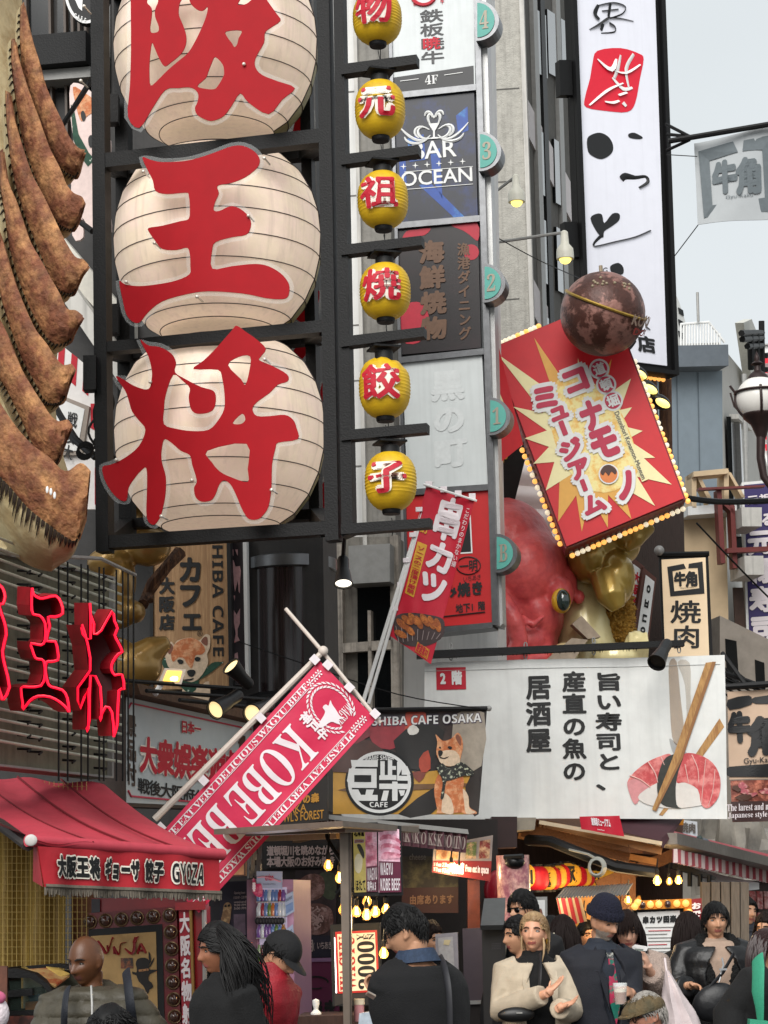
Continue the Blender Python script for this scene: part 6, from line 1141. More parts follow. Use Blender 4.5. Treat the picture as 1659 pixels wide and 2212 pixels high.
m=MB(); m.poly(bk,[(640,1880),(728,1880),(728,2075),(640,2075)],.04,M('dark_food_photo','1d161c',.4,0,.5,5,col2='3a2a2e'),.02); PHA=M('print_okonomiyaki','5a3a34',.5,0,.5,18,col2='8a6a66'); PHB=M('print_green','3a4230',.5,0,.4,16)
m.poly(bk,smoothpts([(648,1905),(672,1888),(700,1895),(702,1930),(680,1945),(650,1940)],3),.046,PHA); m.poly(bk,smoothpts([(690,1890),(725,1888),(726,1940),(700,1935)],3),.045,PHB); m.poly(bk,smoothpts([(652,1975),(668,1955),(695,1952),(718,1965),(722,1995),(705,2015),(675,2018),(655,2000)],4),.047,PHA)
for k in range(46): a=R.uniform(0,6.3); rr2=R.uniform(2,30); x=688+rr2*cos(a); y=1985+rr2*.9*sin(a); m.tube([bk.pt(x+q*5*cos(k),y+q*4*sin(k*1.7)+1.5*sin(q*3+k),.05) for q in (-1,0,1)],.006,M('print_shaving','9a807c',.5),4)
m.build('food_photo',t); m=MB(); m.poly(bk,[(636,2022),(728,2020),(728,2066),(636,2068)],.055,M('night_blue_board','151425',.5,0,.1),.02); m.htext(bk,((650,2030),(680,2029),(680,2056),(650,2057)),'一明',PG,.06,.03); m.htext(bk,((680,2034),(728,2033),(728,2050),(680,2051)),'(いちあき)',PG,.06,.01,0); m.poly(bk,[(640,2026),(657,2026),(657,2029),(640,2029)],.06,M('flag_yellow','cf9a2a')); m.build('name_strip',t)
m=MB(); m.poly(bk,[(636,2075),(735,2073),(735,2320),(636,2320)],.05,M('magenta_purple_board','58163a',.5,0,.1,3),.02); m.poly(bk,[(636,2070),(735,2068),(735,2076),(636,2078)],.06,M('lilac_trim','8a6a8c',.4,.3),.03); m.htext(bk,((640,2160),(730,2158),(730,2200),(640,2202)),'み焼き',BLK,.056,.06); m.tube([bk.pt(684+28*cos(a*PI/12),2122+13*sin(a*PI/12),.056) for a in range(4,25)],.006,BLK,4); m.build('purple_board',t)
m=MB(); op=YP(470,1960,14.2,8); m.poly(op,[(440,1900),(475,1900),(475,2320),(440,2320)],.0,M('navy_black','0f0e16',.5,0,.2),.04); m.poly(op,[(475,1905),(535,1903),(535,2320),(475,2320)],.0,M('owl_notice_dark','171426',.45,0,.2,5),.04); OWL=M('print_owl','7a5a3c',.6,0,.4,30,col2='a88a62'); m.poly(op,smoothpts([(486,1952),(494,1949),(500,1955),(500,1968),(497,1990),(490,2010),(482,2018),(474,2012),(478,1985),(482,1968),(483,1958)],3),.006,OWL); m.ball(op.pt(488,1957,.01),.008,.004,.008,BLK,8,6); m.ball(op.pt(495,1956,.01),.008,.004,.008,BLK,8,6)
m.text(Q(op,((506,1926),(530,1925),(530,1932),(506,1933))),'Opening hours',PG,.006,.01); m.text(Q(op,((505,1936),(533,1935),(533,1941),(505,1942))),'11:30 AM ~ 5:30 PM',PG,.006,.01)
for k in range(3): m.text(Q(op,((506,1946+k*7),(532,1945+k*7),(532,1950+k*7),(506,1951+k*7))),('weekend','9:00 PM','5:00 PM')[k],PG,.006,.01)
m.poly(op,[(505,1975),(530,1974),(531,2020),(506,2020)],.005,M('print_grey_photo','5a4a58',.5,0,.4,12)); m.build('owl_notice',label='dark owl cafe notice with printed owl and opening hours',cat='notice')
m=MB(); op2=YP(500,1870,13.9,8); m.poly(op2,[(440,1795),(530,1800),(530,1892),(440,1895)],0,M('print_orange_wall','a8754e',.5,0,.3,6,col2='c08a60'),.04); m.poly(op2,[(522,1800),(528,1800),(520,1860),(514,1860)],.005,M('print_white_bird','c9b49c',.5)); m.text(Q(op2,((470,1878),(492,1877),(492,1888),(470,1889))),'名店',BLK,.006,.03); m.frame(op2,((440,1795),(530,1800),(530,1892),(440,1895)),3,.006,M('brown_rim','5a3a2c',.5),.02); m.build('lit_photo_board',label='orange photo board under the red beef banner',cat='photo board')
m=MB(); m.loft([[P(534+u*32,1798+v*100-8*u*v,13.4+.06*sin(u*9+v*4)) for u in np.linspace(0,1,9)] for v in np.linspace(0,1,9)],M('clear_vinyl_sheet','9a948e',.3,0,.2,8,.4,20,alpha=.5)); m.build('vinyl_sheet',label='bundled clear vinyl sheet hanging left of the vending machine',cat='plastic sheet')
FO=YP(655,1730,14.1,8); m=MB(); m.poly(FO,[(560,1690),(707,1676),(707,1772),(560,1790)],0,M('forest_sign_dark','1c1712',.5,0,.2),.06); GLD=M('gold_letter','b5822c',.5,.1,.1); m.text(Q(FO,((600,1757),(700,1748),(700,1768),(600,1778))),"OWL'S FOREST",GLD,.006,.012); m.text(Q(FO,((600,1744),(662,1736),(662,1752),(600,1760))),'OSAKA',GLD,.006,.012); m.htext(FO,((618,1722),(690,1712),(690,1733),(618,1743)),'くろの森',GLD,.006,.05); m.build('forest_sign',label='black owl forest sign with gold letters below the beef banner',cat='sign')
# vending machine
VM=YP(596,2000,13.2,10); t=thing('vending_machine','pale pink drink vending machine with shelves of bottles','vending machine',P(598,2320,13.2)); zv=lambda *p:zz(p,.25,384,1865); PNK=M('pale_pink_metal','b387a0',.4,.1,.08,4); m=MB(); m.poly(VM,zv((640,135),(998,140),(1014,1800),(650,1800)),0,PNK,.5); m.build('cabinet',t); m=MB(); m.poly(VM,zv((600,140),(680,140),(690,1800),(606,1800)),.01,M('dull_lilac','80606e',.5,.1,.1),.2); m.build('side_column',t)
LITW=M('lit_case','a79ab0',.3,0,.15,12,emis=.3,ecol='cfc6e0'); m=MB(); m.poly(VM,zv((705,200),(945,205),(955,1110),(715,1130)),.008,LITW); m.build('lit_case',t)
BTL=[M('bottle_%s'%n,c_,.25,0,.15,10,coat=.5) for n,c_ in (('green','5c7a3a'),('amber','9a6a2a'),('blue','5a78a8'),('red','8a2a34'),('clear','b9c2c4'),('yellow','b8a03a'),('purple','6a4a88'),('orange','b06a34'))]
for row,(y0,y1,ys) in enumerate(((225,330,470),(340,455,0),(525,640,0),(700,850,0),(880,1060,1075))):
    for k in range(8):
        x=lerp(722,930,k/7); p=VM.pt(*zv((x,y1))[0],.05); h_=(y1-y0)*.25*px(13)*.95; o=MB(); o.lathe(p,[(.017,0),(.019,.01),(.019,h_*.6),(.009,h_*.85),(.009,h_)],R.choice(BTL),10); o.build('bottle',t)
    m=MB(); m.poly(VM,zv((706,y1),(948,y1-2),(948,y1+8),(706,y1+10)),.09,ALUP,.08); m.build('shelf',t)
    if ys:
        m=MB(); m.poly(VM,zv((706,ys),(950,ys-2),(950,ys+44),(708,ys+48)),.1,M('button_strip','c9c6cc',.4,0,.05),.05); m.build('button_strip',t); m=MB()
        for k in range(9): q=zv((724+k*26,ys+26))[0]; m.ball(VM.pt(*q,.105),.017,.01,.022,BLK,10,6)
        pieces(m,'button',t)
m=MB(); m.poly(VM,zv((720,70),(940,72),(938,220),(722,215)),.12,M('pale_blue_card','98a3b8',.5,0,.08,6),.01); m.text(Q(VM,zv((795,92),(868,94),(866,150),(797,152))),'evian',M('card_red','b0283c',.5),.125,.02); m.tube([VM.pt(*q,.125) for q in zv((730,125),(780,118),(840,130),(930,160))],.005,M('card_pink','c88a98',.5),4); m.text(Q(VM,zv((780,175),(885,175),(885,188),(780,190))),'POWERLATEDA',M('card_grey','5a6070',.5),.124,.0); m.build('topper_card',t)
m=MB(); m.poly(VM,smoothpts(zv((690,140),(705,135),(722,180),(760,175),(775,230),(770,285),(735,290),(700,265),(685,220)),2),.13,M('pink_flower_card','b02a58',.5,0,.3,20,col2='c8788a'),.006); m.vtext(VM,zv((692,160),(720,160),(720,250),(692,250)),'春',WI,.14,.05); m.build('flower_card',t)
for k,q in enumerate((((945,275),(1015,240),(1026,415),(950,460)),((948,575),(1012,525),(1030,690),(985,725)))):
    m=MB(); m.poly(VM,zv(*q),.06,M('blue_notice','9fb0c6',.5,0,.1,10),.006); m.text(Q(VM,sub(zv(*q),.15,.2,.85,.34)),'2026 ELOPMENTS',M('card_grey'),.066,.02); m.poly(VM,sub(zv(*q),.1,.5,.9,.9),.064,M('notice_blue_photo','6a88b0',.5,0,.3,20)); m.build('notice',t)
m=MB()
for q in (((860,1155),(895,1155),(895,1200),(862,1200)),((975,1040),(1000,1035),(1003,1095),(978,1095)),((950,1140),(1005,1135),(1005,1280),(955,1285)),((905,1200),(940,1200),(942,1330),(910,1330)),((750,1200),(845,1195),(850,1330),(752,1330))): m.poly(VM,zv(*q),.03,BLK,.02)
pieces(m,'coin_panel',t); m=MB(); m.ball(VM.pt(*zv((972,1205))[0],.05),.02,.01,.03,M('orange_light','ff9a30',.4,0,0,emis=.6),10,6); m.build('lit_button',t)
lamp(P(600,1985,12.7),.9,(.95,.9,1),.15)  # point light in front of the lit drink case, not at a bulb
# ---------------------------------------------------------------- meat stall
ANG=M('stall_steel','6e6257',.45,.3,.15,6,streak=.2); t=thing('food_stall','street food stall with flat steel roof, corner post and meat menu lightboxes','stall',P(750,2320,12.2)); m=MB()
rf=[P(462,1791,11.9),P(740,1773,11.4),P(905,1787,12.3),P(905,1783,14.0),P(540,1786,14)]; m.prism(rf,V((0,0,-.03)),ANG); m.build('roof',t); m=MB(); m.prism([P(530,1798,12.1),P(745,1782,11.6),P(745,1798,11.6),P(530,1806,12.1)],V((0,.04,0)),ANG); m.prism([P(745,1782,11.6),P(866,1788,12.2),P(866,1796,12.2),P(745,1798,11.6)],V((0,.04,0)),ANG); m.build('fascia',t)
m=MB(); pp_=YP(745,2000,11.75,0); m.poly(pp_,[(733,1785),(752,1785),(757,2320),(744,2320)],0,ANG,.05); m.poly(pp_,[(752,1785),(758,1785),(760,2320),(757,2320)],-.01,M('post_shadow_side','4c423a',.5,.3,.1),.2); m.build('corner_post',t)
m=MB(); m.beam(P(545,1808,13.6),P(735,1800,12.2),.05,.06,M('raw_timber','8a6c48',.7,0,.15)); m.beam(P(640,1812,13.9),P(730,1790,13),.05,.05,M('raw_timber')); m.build('roof_batten',t)
MN=YP(812,1858,12.0,3); MN2=YP(840,1858,12.02,-16); m=MB(); m.poly(MN,[(756,1778),(815,1776),(819,1935),(762,1936)],0,BLK,.08); m.poly(MN2,[(815,1778),(867,1784),(871,1934),(819,1935)],0,BLK,.08); m.build('menu_case',t)
m=MB(); CB=M('menu_corn_yellow','b8a85e',.4,0,.2,10,emis=.2); PKM=M('menu_meat_pink','a8546a',.4,0,.4,14,col2='cc96a4',emis=.25); PKL=M('menu_marbled','c08a9c',.4,0,.35,16,col2='d8b8c4',emis=.3)
zm=lambda *p:zz(p,.2646,521.2,1728); m.poly(MN,zm((912,208),(1010,206),(1022,752),(925,756)),.006,CB); m.poly(MN,zm((1010,206),(1106,210),(1112,750),(1022,752)),.006,PKM); m.poly(MN2,zm((1114,222),(1285,240),(1302,752),(1120,756)),.006,PKL)
m.poly(MN,zm(*smoothpts([(940,450),(965,440),(990,480),(985,560),(960,600),(930,570),(925,500)],3)),.010,M('print_scallop','cfc6a8',.4,0,.2,10,emis=.2)); m.poly(MN,zm(*smoothpts([(945,370),(975,365),(1005,430),(1000,480),(975,440)],3)),.011,M('print_shell_dark','4a4640',.4,0,.5,40)); m.htext(MN,zm((918,225),(1002,222),(1006,300),(922,304)),'北海道',BLK,.011,.06); m.poly(MN,zm((922,322),(1005,318),(1006,350),(924,356)),.009,WI); m.text(MN and Q(MN,zm((930,328),(1000,326),(1000,346),(930,350))),'FROM HOKKAIDO',RCH,.013,.02); m.htext(MN,zm((930,650),(1016,646),(1020,745),(934,750)),'ほたて',BLK,.011,.04)
m.poly(MN,zm((1065,212),(1106,212),(1108,380),(1075,370)),.009,PKL); m.poly(MN,zm((1022,545),(1108,535),(1112,750),(1022,752)),.0105,M('menu_dark_band','5e2038',.4,0,.2,10,emis=.05)); m.poly(MN2,zm((1118,500),(1292,505),(1301,752),(1120,756)),.0155,M('menu_dark_band')); m.text(Q(MN,zm((1028,560),(1108,550),(1110,650),(1030,660))),heavy('WAGYU'),WI,.012); m.htext(MN,zm((1030,665),(1110,660),(1110,745),(1032,748)),'和牛A5',WI,.012,.06)
for k in range(5): m.poly(MN2,zm(*smoothpts([(1130+k*5,300+k*34),(1200,280+k*36),(1285,320+k*30),(1290,360+k*28),(1210,345+k*34),(1140,350+k*33)],2)),.008+k*.001,(PKM,PKL)[k%2])
m.text(Q(MN2,zm((1124,510),(1228,515),(1230,612),(1128,616))),heavy('WAGYU'),WI,.017); m.text(Q(MN2,zm((1128,640),(1288,640),(1290,738),(1132,742))),heavy('KOBE BEEF'),WI,.017); m.build('lit_menu',t)
t2=thing('wagyu_sign','black framed lightbox sign turned sideways reading wagyu 2000 yen','price sign',P(770,2180,12.5)); WG=YP(770,2085,12.5,4); zp=lambda *p:zz(p,.25,713,1865); m=MB(); m.poly(WG,zp((0,530),(425,512),(440,1225),(20,1235)),-.01,BLK,.12); m.build('case',t2); m=MB(); m.poly(WG,zp((22,590),(410,572),(430,1115),(40,1235)),-.006,M('sign_inner_dark','2c2622',.5)); m.poly(WG,zp((44,592),(405,576),(426,1108),(64,1126)),0,M('sign_red_border','b0241c',.4,0,.05,emis=.25)); m.poly(WG,zp((62,612),(388,596),(408,1092),(80,1108)),.003,M('sign_cream_face','d8c4a4',.4,0,.05,emis=.38)); m.poly(WG,zp((36,640),(44,640),(60,1120),(50,1122)),.004,M('led_strip','ffffff',.4,0,0,emis=2)); m.build('lit_face',t2); m=MB()
m.text(Q(WG,rotq(zp((72,632),(212,624),(228,1092),(86,1100)),3)),serif('WAGYU'),M('price_red','b0241c',.4,0,.05,emis=.1),.006,.01); m.text(Q(WG,rotq(zp((232,676),(384,668),(396,1082),(246,1090)),3)),serif('2000'),BLK,.006,.01); m.text(Q(WG,rotq(zp((228,615),(380,608),(382,655),(230,664)),3)) if 0 else Q(WG,rotq(zp((230,612),(286,609),(288,664),(232,668)),3)),serif('Y'),BLK,.006); m.text(Q(WG,rotq(zp((288,610),(330,608),(332,660),(290,664)),3)),serif('E'),BLK,.006); m.text(Q(WG,rotq(zp((334,606),(380,604),(384,658),(336,662)),3)),serif('N'),BLK,.006); m.build('sign_lettering',t2)
for i,(x,y,lab) in enumerate(((709,1871,'highest bulb hanging under the stall roof left of the post'),(734,1897,'bulb hanging against the stall post below the highest bulb'),(741,1966,'bulb just left of the stall post above the price sign'),(770,1971,'bulb right of the stall post under the menu lightbox'),(792,1977,'lowest bulb of the cluster under the menu lightbox'),(811,1971,'bulb under the joint between the two menu lightboxes'),(793,1948,'small raised bulb behind the cluster under the menu lightbox'),(834,1966,'bulb partly behind the hair of the man in black'),(829,2060,'bulb below the face of the man in black'))): bulb(x,y,12.05+(.12 if i==6 else 0),10.2*px(12),lab,'filament bulbs on the food stall',P(x+2,(1800 if i<2 else 1934),12.1) if i!=8 else None,1.1 if i in(1,4,8) else 0)
m=MB(); m.tube([P(*q) for q in smoothpts([(706,1792,12.2),(708,1812,12.1),(724,1840,12.05),(738,1862,12),(740,1872,12)],4,False)],.012,K_,6); m.tube([P(*q) for q in ((728,1932,11.9),(746,1914,11.9),(762,1926,11.9))],.02,K_,6); m.build('lamp_cable',label='black lamp cable drooping to the stall post',cat='cable')
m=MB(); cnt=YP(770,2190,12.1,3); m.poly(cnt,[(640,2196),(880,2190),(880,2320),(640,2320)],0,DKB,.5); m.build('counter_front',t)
t3=thing('jar','pink topped plastic jar on the stall counter','jar',P(776,2210,11.9)); m=MB(); m.lathe(P(776,2206,11.9),[(.028,0),(.028,.06),(.028,.1)],M('pink_jar','b0787a',.4,0,.1),14); m.build('body',t3); m=MB(); m.lathe(P(776,2170,11.9),[(.03,0),(.03,.03)],M('jar_lid','c4b49a',.4),14); m.build('lid',t3)
m=MB(); m.lathe(P(683,2208,12.3),[(.03,0),(.03,.05),(.012,.07),(.02,.1),(.02,.12),(0,.13)],WHITE,12); m.build('sauce_bottle',label='small white squeeze bottle on the stall counter',cat='bottle')
m=MB(); m.poly(YP(1,1,11.8,0) if 0 else YP(790,2200,11.8,0),[(776,2190),(838,2180),(850,2240),(772,2240)],0,M('paper_pack','a9b4be',.6,0,.2,20),.08); m.build('paper_pack',label='pale paper pack on the counter beside the man in black',cat='packet')
# purple valance behind
PV=YP(860,1800,14.4,-14); m=MB(); PUV=M('plum_valance','5c3a42',.7,0,.2,4); pw=W2(PV,lambda x,y:.02*sin(x*.35)); a=Q(pw,((640,1764),(1008,1801),(1006,1842),(640,1800))); m.loft([[a(u,v) for u in np.linspace(0,1,140)] for v in np.linspace(0,1,4)],PUV); m.loft([[a(u,v,-.01) for u in np.linspace(0,1,140)] for v in np.linspace(0,1,4)],PUV); m.text(Q(pw,((868,1792),(1006,1808),(1004,1836),(868,1818))),serif('AK NKYO IKSIK NOMINO'),M('valance_letter','a89a94',.6),.006,.01); m.text(Q(pw,((694,1766),(760,1772),(760,1782),(694,1776))),serif('AKOYAMI'),M('valance_letter'),.006,.02); m.poly(PV,[(690,1758),(1008,1792),(1010,1802),(690,1768)],.03,ALUP,.2)
m.build('plum_valance',label='plum pleated valance with white serif letters behind the stall roof',cat='valance')
# eat-in signs and interior right of the stall
EP=YP(1000,1860,15.2,-6); t=thing('eat_in_board','tilted free eat in space board with food pictures above red lettering','sign',P(1000,1905,15.2)); q=((937,1828),(1065,1804),(1059,1904),(933,1884)); m=MB(); m.poly(EP,q,0,M('board_grey_white','8f8580',.5,0,.15,8),.03); m.poly(EP,sub(q,0,.56,1,1),.004,M('dull_red_strip','7d2424',.5,0,.1)); m.build('board',t); m=MB()
for k,(a,c_) in enumerate(((.05,'8a5a38'),(.24,'a87a4a'),(.55,'5a6a3a'),(.78,'7a2e28'))): m.poly(EP,[Q(EP,sub(q,a,.08,a+.18,.5)).q[i] for i in range(4)],.005,M('print_menu_%d'%k,c_,.5,0,.45,20,col2='b89a7a'))
m.text(Q(EP,sub(q,.02,.62,.3,.76)),'1F 15 seat  2F 20 seat',WI,.008,.03); m.text(Q(EP,sub(q,.02,.8,.3,.95)),'3F 33 seat  4F 25 seat',WI,.008,.03); m.htext(EP,sub(q,.33,.6,.54,.95),'自由席',WI,.008,.07); m.text(Q(EP,sub(q,.56,.66,.96,.9)),'Free eat in space',WI,.008,.05); m.build('board_lettering',t)
m=MB(); ep2=YP(940,1950,15.6,0)
m.poly(ep2,[(868,1850),(990,1850),(990,1918),(868,1918)],0,M('salad_photo','2c2418',.5,0,.5,7,col2='5c5434'),.03); m.poly(ep2,[(868,1918),(990,1916),(990,1972),(868,1972)],.01,M('dark_red_board','3c1414',.5,0,.15),.03); m.htext(ep2,((884,1934),(980,1932),(980,1953),(884,1955)),'由席あります',M('tan_letter','8a6448',.5),.016,.04); m.text(Q(ep2,rotq(((884,1844),(920,1844),(920,1858),(884,1858)),0)),'cheese',M('grey_letter','5a524c',.5),.016,.02)
m.build('seat_notice',label='dark red notice about free seats deep inside the doorway',cat='notice')
m=MB(); m.poly(YP(1022,1990,15.3,0),[(1010,1900),(1036,1900),(1040,2320),(1012,2320)],0,M('red_brown_tile','6a3420',.3,0,.25,14,coat=.4),.2); m.build('tile_column',label='red brown tiled column beside the dark doorway',cat='column')
m=MB(); m.poly(YP(1022,2080,14.9,5),[(999,2006),(1046,2004),(1052,2170),(1003,2172)],0,M('plum_grey_panel','453a40',.45,.1,.1),.05); m.poly(YP(1022,2080,14.9,5),[(1002,2162),(1052,2160),(1052,2168),(1002,2170)],.02,ALUP,.05); m.poly(YP(1022,2080,14.9,5),[(1003,2172),(1054,2170),(1058,2320),(1006,2320)],-.01,DK,.05); m.build('display_board',label='plain plum grey standing panel left of the black cabinet',cat='panel')
m=MB(); mp_=YP(965,2100,14.3,6); m.poly(mp_,[(940,2018),(988,2014),(998,2320),(948,2320)],0,M('menu_stand_grey','8e8a90',.5,0,.15,8),.05); m.poly(mp_,[(946,2026),(978,2023),(984,2120),(952,2122)],.006,M('menu_paper','a9a6a6',.5,0,.2,20)); m.poly(mp_,[(960,2030),(974,2030),(970,2042),(958,2040)],.01,M('menu_tag','c4b48c',.5)); m.build('menu_stand',label='grey menu stand behind the man in black',cat='menu stand')
t=thing('black_cabinet','tall black cabinet with a slanted grey lid beside the sunglasses man','cabinet',P(1065,2320,14.1)); cb=YP(1065,2050,14.1,8); m=MB(); m.poly(cb,[(1040,1990),(1090,1990),(1098,2320),(1048,2320)],0,M('matte_black','0f0f11',.5,0,.2),.35); m.build('body',t); m=MB(); m.prism([P(1046,1941,14.35),P(1092,1939,14.35),P(1089,1998,13.95),P(1038,1999,13.95)],V((0,.03,-.03)),M('grey_lid','4a4c4c',.5,.1,.15)); m.build('lid',t); m=MB()
for k in range(4): m.poly(cb,[(1062,2038+k*3.6),(1082,2037+k*3.6),(1082,2039+k*3.6),(1062,2040+k*3.6)],.004,M('vent_grey','2c2c30',.5),.004)
pieces(m,'vent_slot',t)
t=thing('meat_lantern_poster','clear tube poster of raw meat with a clamp at its top','poster',P(1115,2010,14.9)); m=MB(); m.lathe(P(1112,1990,15),[(.115,-.1),(.115,.45)],M('print_raw_beef','a8606a',.3,0,.5,10,col2='c89a8c',coat=.5),20); m.build('tube',t); m=MB(); m.ball(P(1112,1862,14.9),.07,.06,.05,SPOT,12,8); m.tube([P(1090,1852,14.9),P(1130,1850,14.8)],.018,SPOT,6); m.build('clamp',t)
# ---------------------------------------------------------------- skewer restaurant
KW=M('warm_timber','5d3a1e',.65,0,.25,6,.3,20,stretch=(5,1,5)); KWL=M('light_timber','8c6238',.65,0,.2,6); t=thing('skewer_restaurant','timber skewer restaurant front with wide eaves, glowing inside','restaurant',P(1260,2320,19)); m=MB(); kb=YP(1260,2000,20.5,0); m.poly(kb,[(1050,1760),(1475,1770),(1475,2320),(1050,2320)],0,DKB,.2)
m.build('back_wall',t); m=MB(); m.prism([P(1125,1792,17.4),P(1360,1842,17.0),P(1452,1850,18.5),P(1452,1775,20.5),P(1060,1765,20.5)],V((0,0,.06)),KW); m.build('eaves_ceiling',t); m=MB()
m.beam(P(1130,1786,17.3),P(1362,1842,17.2),.06,.16,KW); m.beam(P(1120,1805,17.6),P(1420,1862,17.4),.05,.05,KWL); m.beam(P(1180,1780,17.1),P(1430,1838,17),.05,.06,KWL); m.beam(P(1165,1776,17),P(1430,1822,16.9),.03,.03,M('eaves_cream','b9a98e',.6)); m.beam(P(1300,1835,18),P(1350,1895,18),.05,.06,KWL); m.beam(P(1310,1912,18),P(1362,1860,18),.05,.06,KWL); m.beam(P(1290,1915,18),P(1455,1846,18),.08,.1,KW); m.beam(P(1356,1862,18),P(1356,2300,18),.12,.12,KW); m.beam(P(1250,1900,18.5),P(1250,2300,18.5),.13,.13,KWL)
pieces(m,'timber_beam',t); m=MB(); m.prism([P(1335,1765,17),P(1478,1765,17.2),P(1432,1832,16.9),P(1424,1816,16.9),P(1260,1778,16.95)],V((0,.06,0)),M('maroon_fascia','3f2228',.6,0,.15)); m.build('fascia_board',t); m=MB(); m.tube([P(1140,1815,17.2),P(1190,1818,17),P(1270,1850,16.9),P(1330,1872,16.9),P(1420,1885,16.9)],.045,K_,8); m.build('duct_pipe',t)
m=MB(); m.loft([[P(lerp(1148,1290,u),lerp(1768,1802,u)+v*14,17.2+.02*sin(u*90)) for u in np.linspace(0,1,60)] for v in (0,1)],M('rusty_corrugated','7a4a30',.7,.2,.3,20,col2='a07a58')); m.build('gutter_edge',t)
m=MB(); m.poly(YP(1137,1780,16.9,0),[(1116,1766),(1158,1766),(1155,1792),(1117,1794)],0,M('beige_box','8a8172',.6,0,.15),.4); m.build('beige_box',label='beige housing box under the sushi banner',cat='box'); m=MB(); m.poly(YP(1090,1800,16.8,0),[(1062,1764),(1117,1764),(1117,1830),(1066,1832)],0,M('brown_black_box','2c1614',.6,0,.2),.4); m.build('shutter_box',label='brown black shutter box under the sushi banner',cat='box')
m=MB(); rc=W2(YP(1300,1785,16.7,0),lambda x,y:.02*sin(x*.08)); a=Q(rc,((1252,1764),(1338,1762),(1348,1807),(1256,1791))); m.loft([[a(u,v) for u in np.linspace(0,1,20)] for v in np.linspace(0,1,6)],M('crimson_cloth')); m.loft([[a(u,v,-.01) for u in np.linspace(0,1,20)] for v in np.linspace(0,1,6)],M('crimson_cloth')); m.text(Q(rc,((1275,1766),(1318,1768),(1320,1788),(1278,1783))),'道頓堀ミュージアム',WI,.006,.05); m.text(Q(rc,((1290,1790),(1306,1792),(1306,1795),(1290,1793))),'Konamon Museum',WI,.006,.02); m.build('red_cloth',label='small red cloth with white letters hanging under the sushi banner',cat='cloth')
LR=M('lantern_lit_red','a81622',.5,0,.15,6,emis=.35); LY=M('lantern_lit_yellow','c9902c',.5,0,.15,6,emis=.45)
zl=lambda x,y:(987.5+x*.2646,1728+y*.2646)
LN=[(385,560,88,LR,'め'),(545,620,90,LY,'山'),(655,640,92,LR,''),(722,640,90,LY,'しそ巻'),(760,640,88,LR,''),(806,628,86,LY,'ささみ'),(835,620,86,LR,''),(885,610,88,LY,'豚'),(930,615,82,LY,'へし'),(985,625,74,LR,''),(1030,632,66,LY,''),(1060,636,62,LR,''),(1110,640,58,LY,'め'),(1160,640,54,LY,''),(1225,615,40,LY,''),(1275,600,34,LY,'')]
for i,(x,y,r_,mt,ch) in enumerate(LN):
    X,Y=zl(x,y); d=17.2+i*.12; c=P(X,Y,d); rr2=r_*.2646*px(d); o=MB(); n=14; o.lathe(c,[(rr2*(1-.75*abs(-1+2*k/n)**3)**.5*(1+(.015 if k%2 else -.015)),rr2*1.0*(-1+2*k/n)) for k in range(n+1)],mt,22)
    if ch:
        f_=lambda u,v,off,c=c,rr2=rr2:c+V(((rr2+.008+off)*sin((u-.5)*1.3+.1),-(rr2+.008+off)*cos((u-.5)*1.3+.1),rr2*.8*(1-2*v)))
        nn=len(ch)
        for k,h_ in enumerate(ch): o.char(lambda u,v,off,k=k,nn=nn:f_(.5+(u-.5)*(.9/nn+.1),(k+v)/nn,off),h_,BLK,.003,.05)
    for z in (-1,1): o.lathe(c+V((0,0,z*rr2*.97-.02)),[(rr2*.48,0),(rr2*.48,.04)],BLK,16)
    side='red' if mt is LR else 'yellow'; o.build('paper_lantern',label='lit %s paper lantern, %s from the left in the row under the restaurant eaves'%(side,['first','second','third','fourth','fifth','sixth','seventh','eighth','ninth','tenth','eleventh','twelfth','thirteenth','fourteenth','fifteenth','sixteenth'][i]),cat='lantern',group='lit lanterns under the restaurant eaves')
m=MB(); c=P(1076,1905,16.2); m.ball(c+V((0,0,-.07)),.11,.1,.16,M('red_plastic_drum','8a1424',.35,0,.15,coat=.3),18,12); m.build('red_drum',label='red rounded drum below the leftmost lantern',cat='drum')
m=MB(); ROPE=M('grey_cable','9a9a92',.6,0,.1)
for k in range(7): m.tube([P(1288+(14+k*.7)*cos(a*PI/12)+k*.4,1873+(17+k*.6)*sin(a*PI/12),16.6+.01*k) for a in range(25)],.009,ROPE,5,False)
m.tube([P(1288,1855,16.6),P(1270,1845,16.7),P(1230,1835,16.9)],.01,ROPE,5); m.build('cable_coil',label='coil of pale grey cable hanging from the eaves',cat='cable')
m=MB(); COR=M('corrugated_sheet','8c8c88',.45,.4,.2,8,streak=.2); m.loft([[P(lerp(lerp(1219,1200,v),lerp(1368,1352,v),u),lerp(lerp(1917,1940,v),lerp(1908,1934,v),u)+2.4*sin(u*PI*46)*(.4+.6*v),lerp(17.0,16.3,v)) for u in np.linspace(0,1,280)] for v in (0,.5,1)],COR); m.build('corrugated_roof',label='little corrugated metal roof above the navy hat',cat='roof')
m=MB(); sw=YP(1235,1965,17.2,0); q=((1202,1940),(1255,1938),(1268,1990),(1215,2002)); m.poly(sw,q,0,M('striped_white','b9a486',.6),.03)
for k in range(4): m.poly(sw,sub(q,.02+k*.26,0,.14+k*.26,1) if 0 else [Q(sw,q).q[0],Q(sw,q).q[1],Q(sw,q).q[2],Q(sw,q).q[3]] if 0 else [tuple(map(lambda z:z,p)) for p in sub(q,max(0,-.1+k*.27),0,.06+k*.27,1)],.006,M('striped_red','982430',.6))
m.build('striped_cloth',label='red and white striped panel under the corrugated roof',cat='panel')
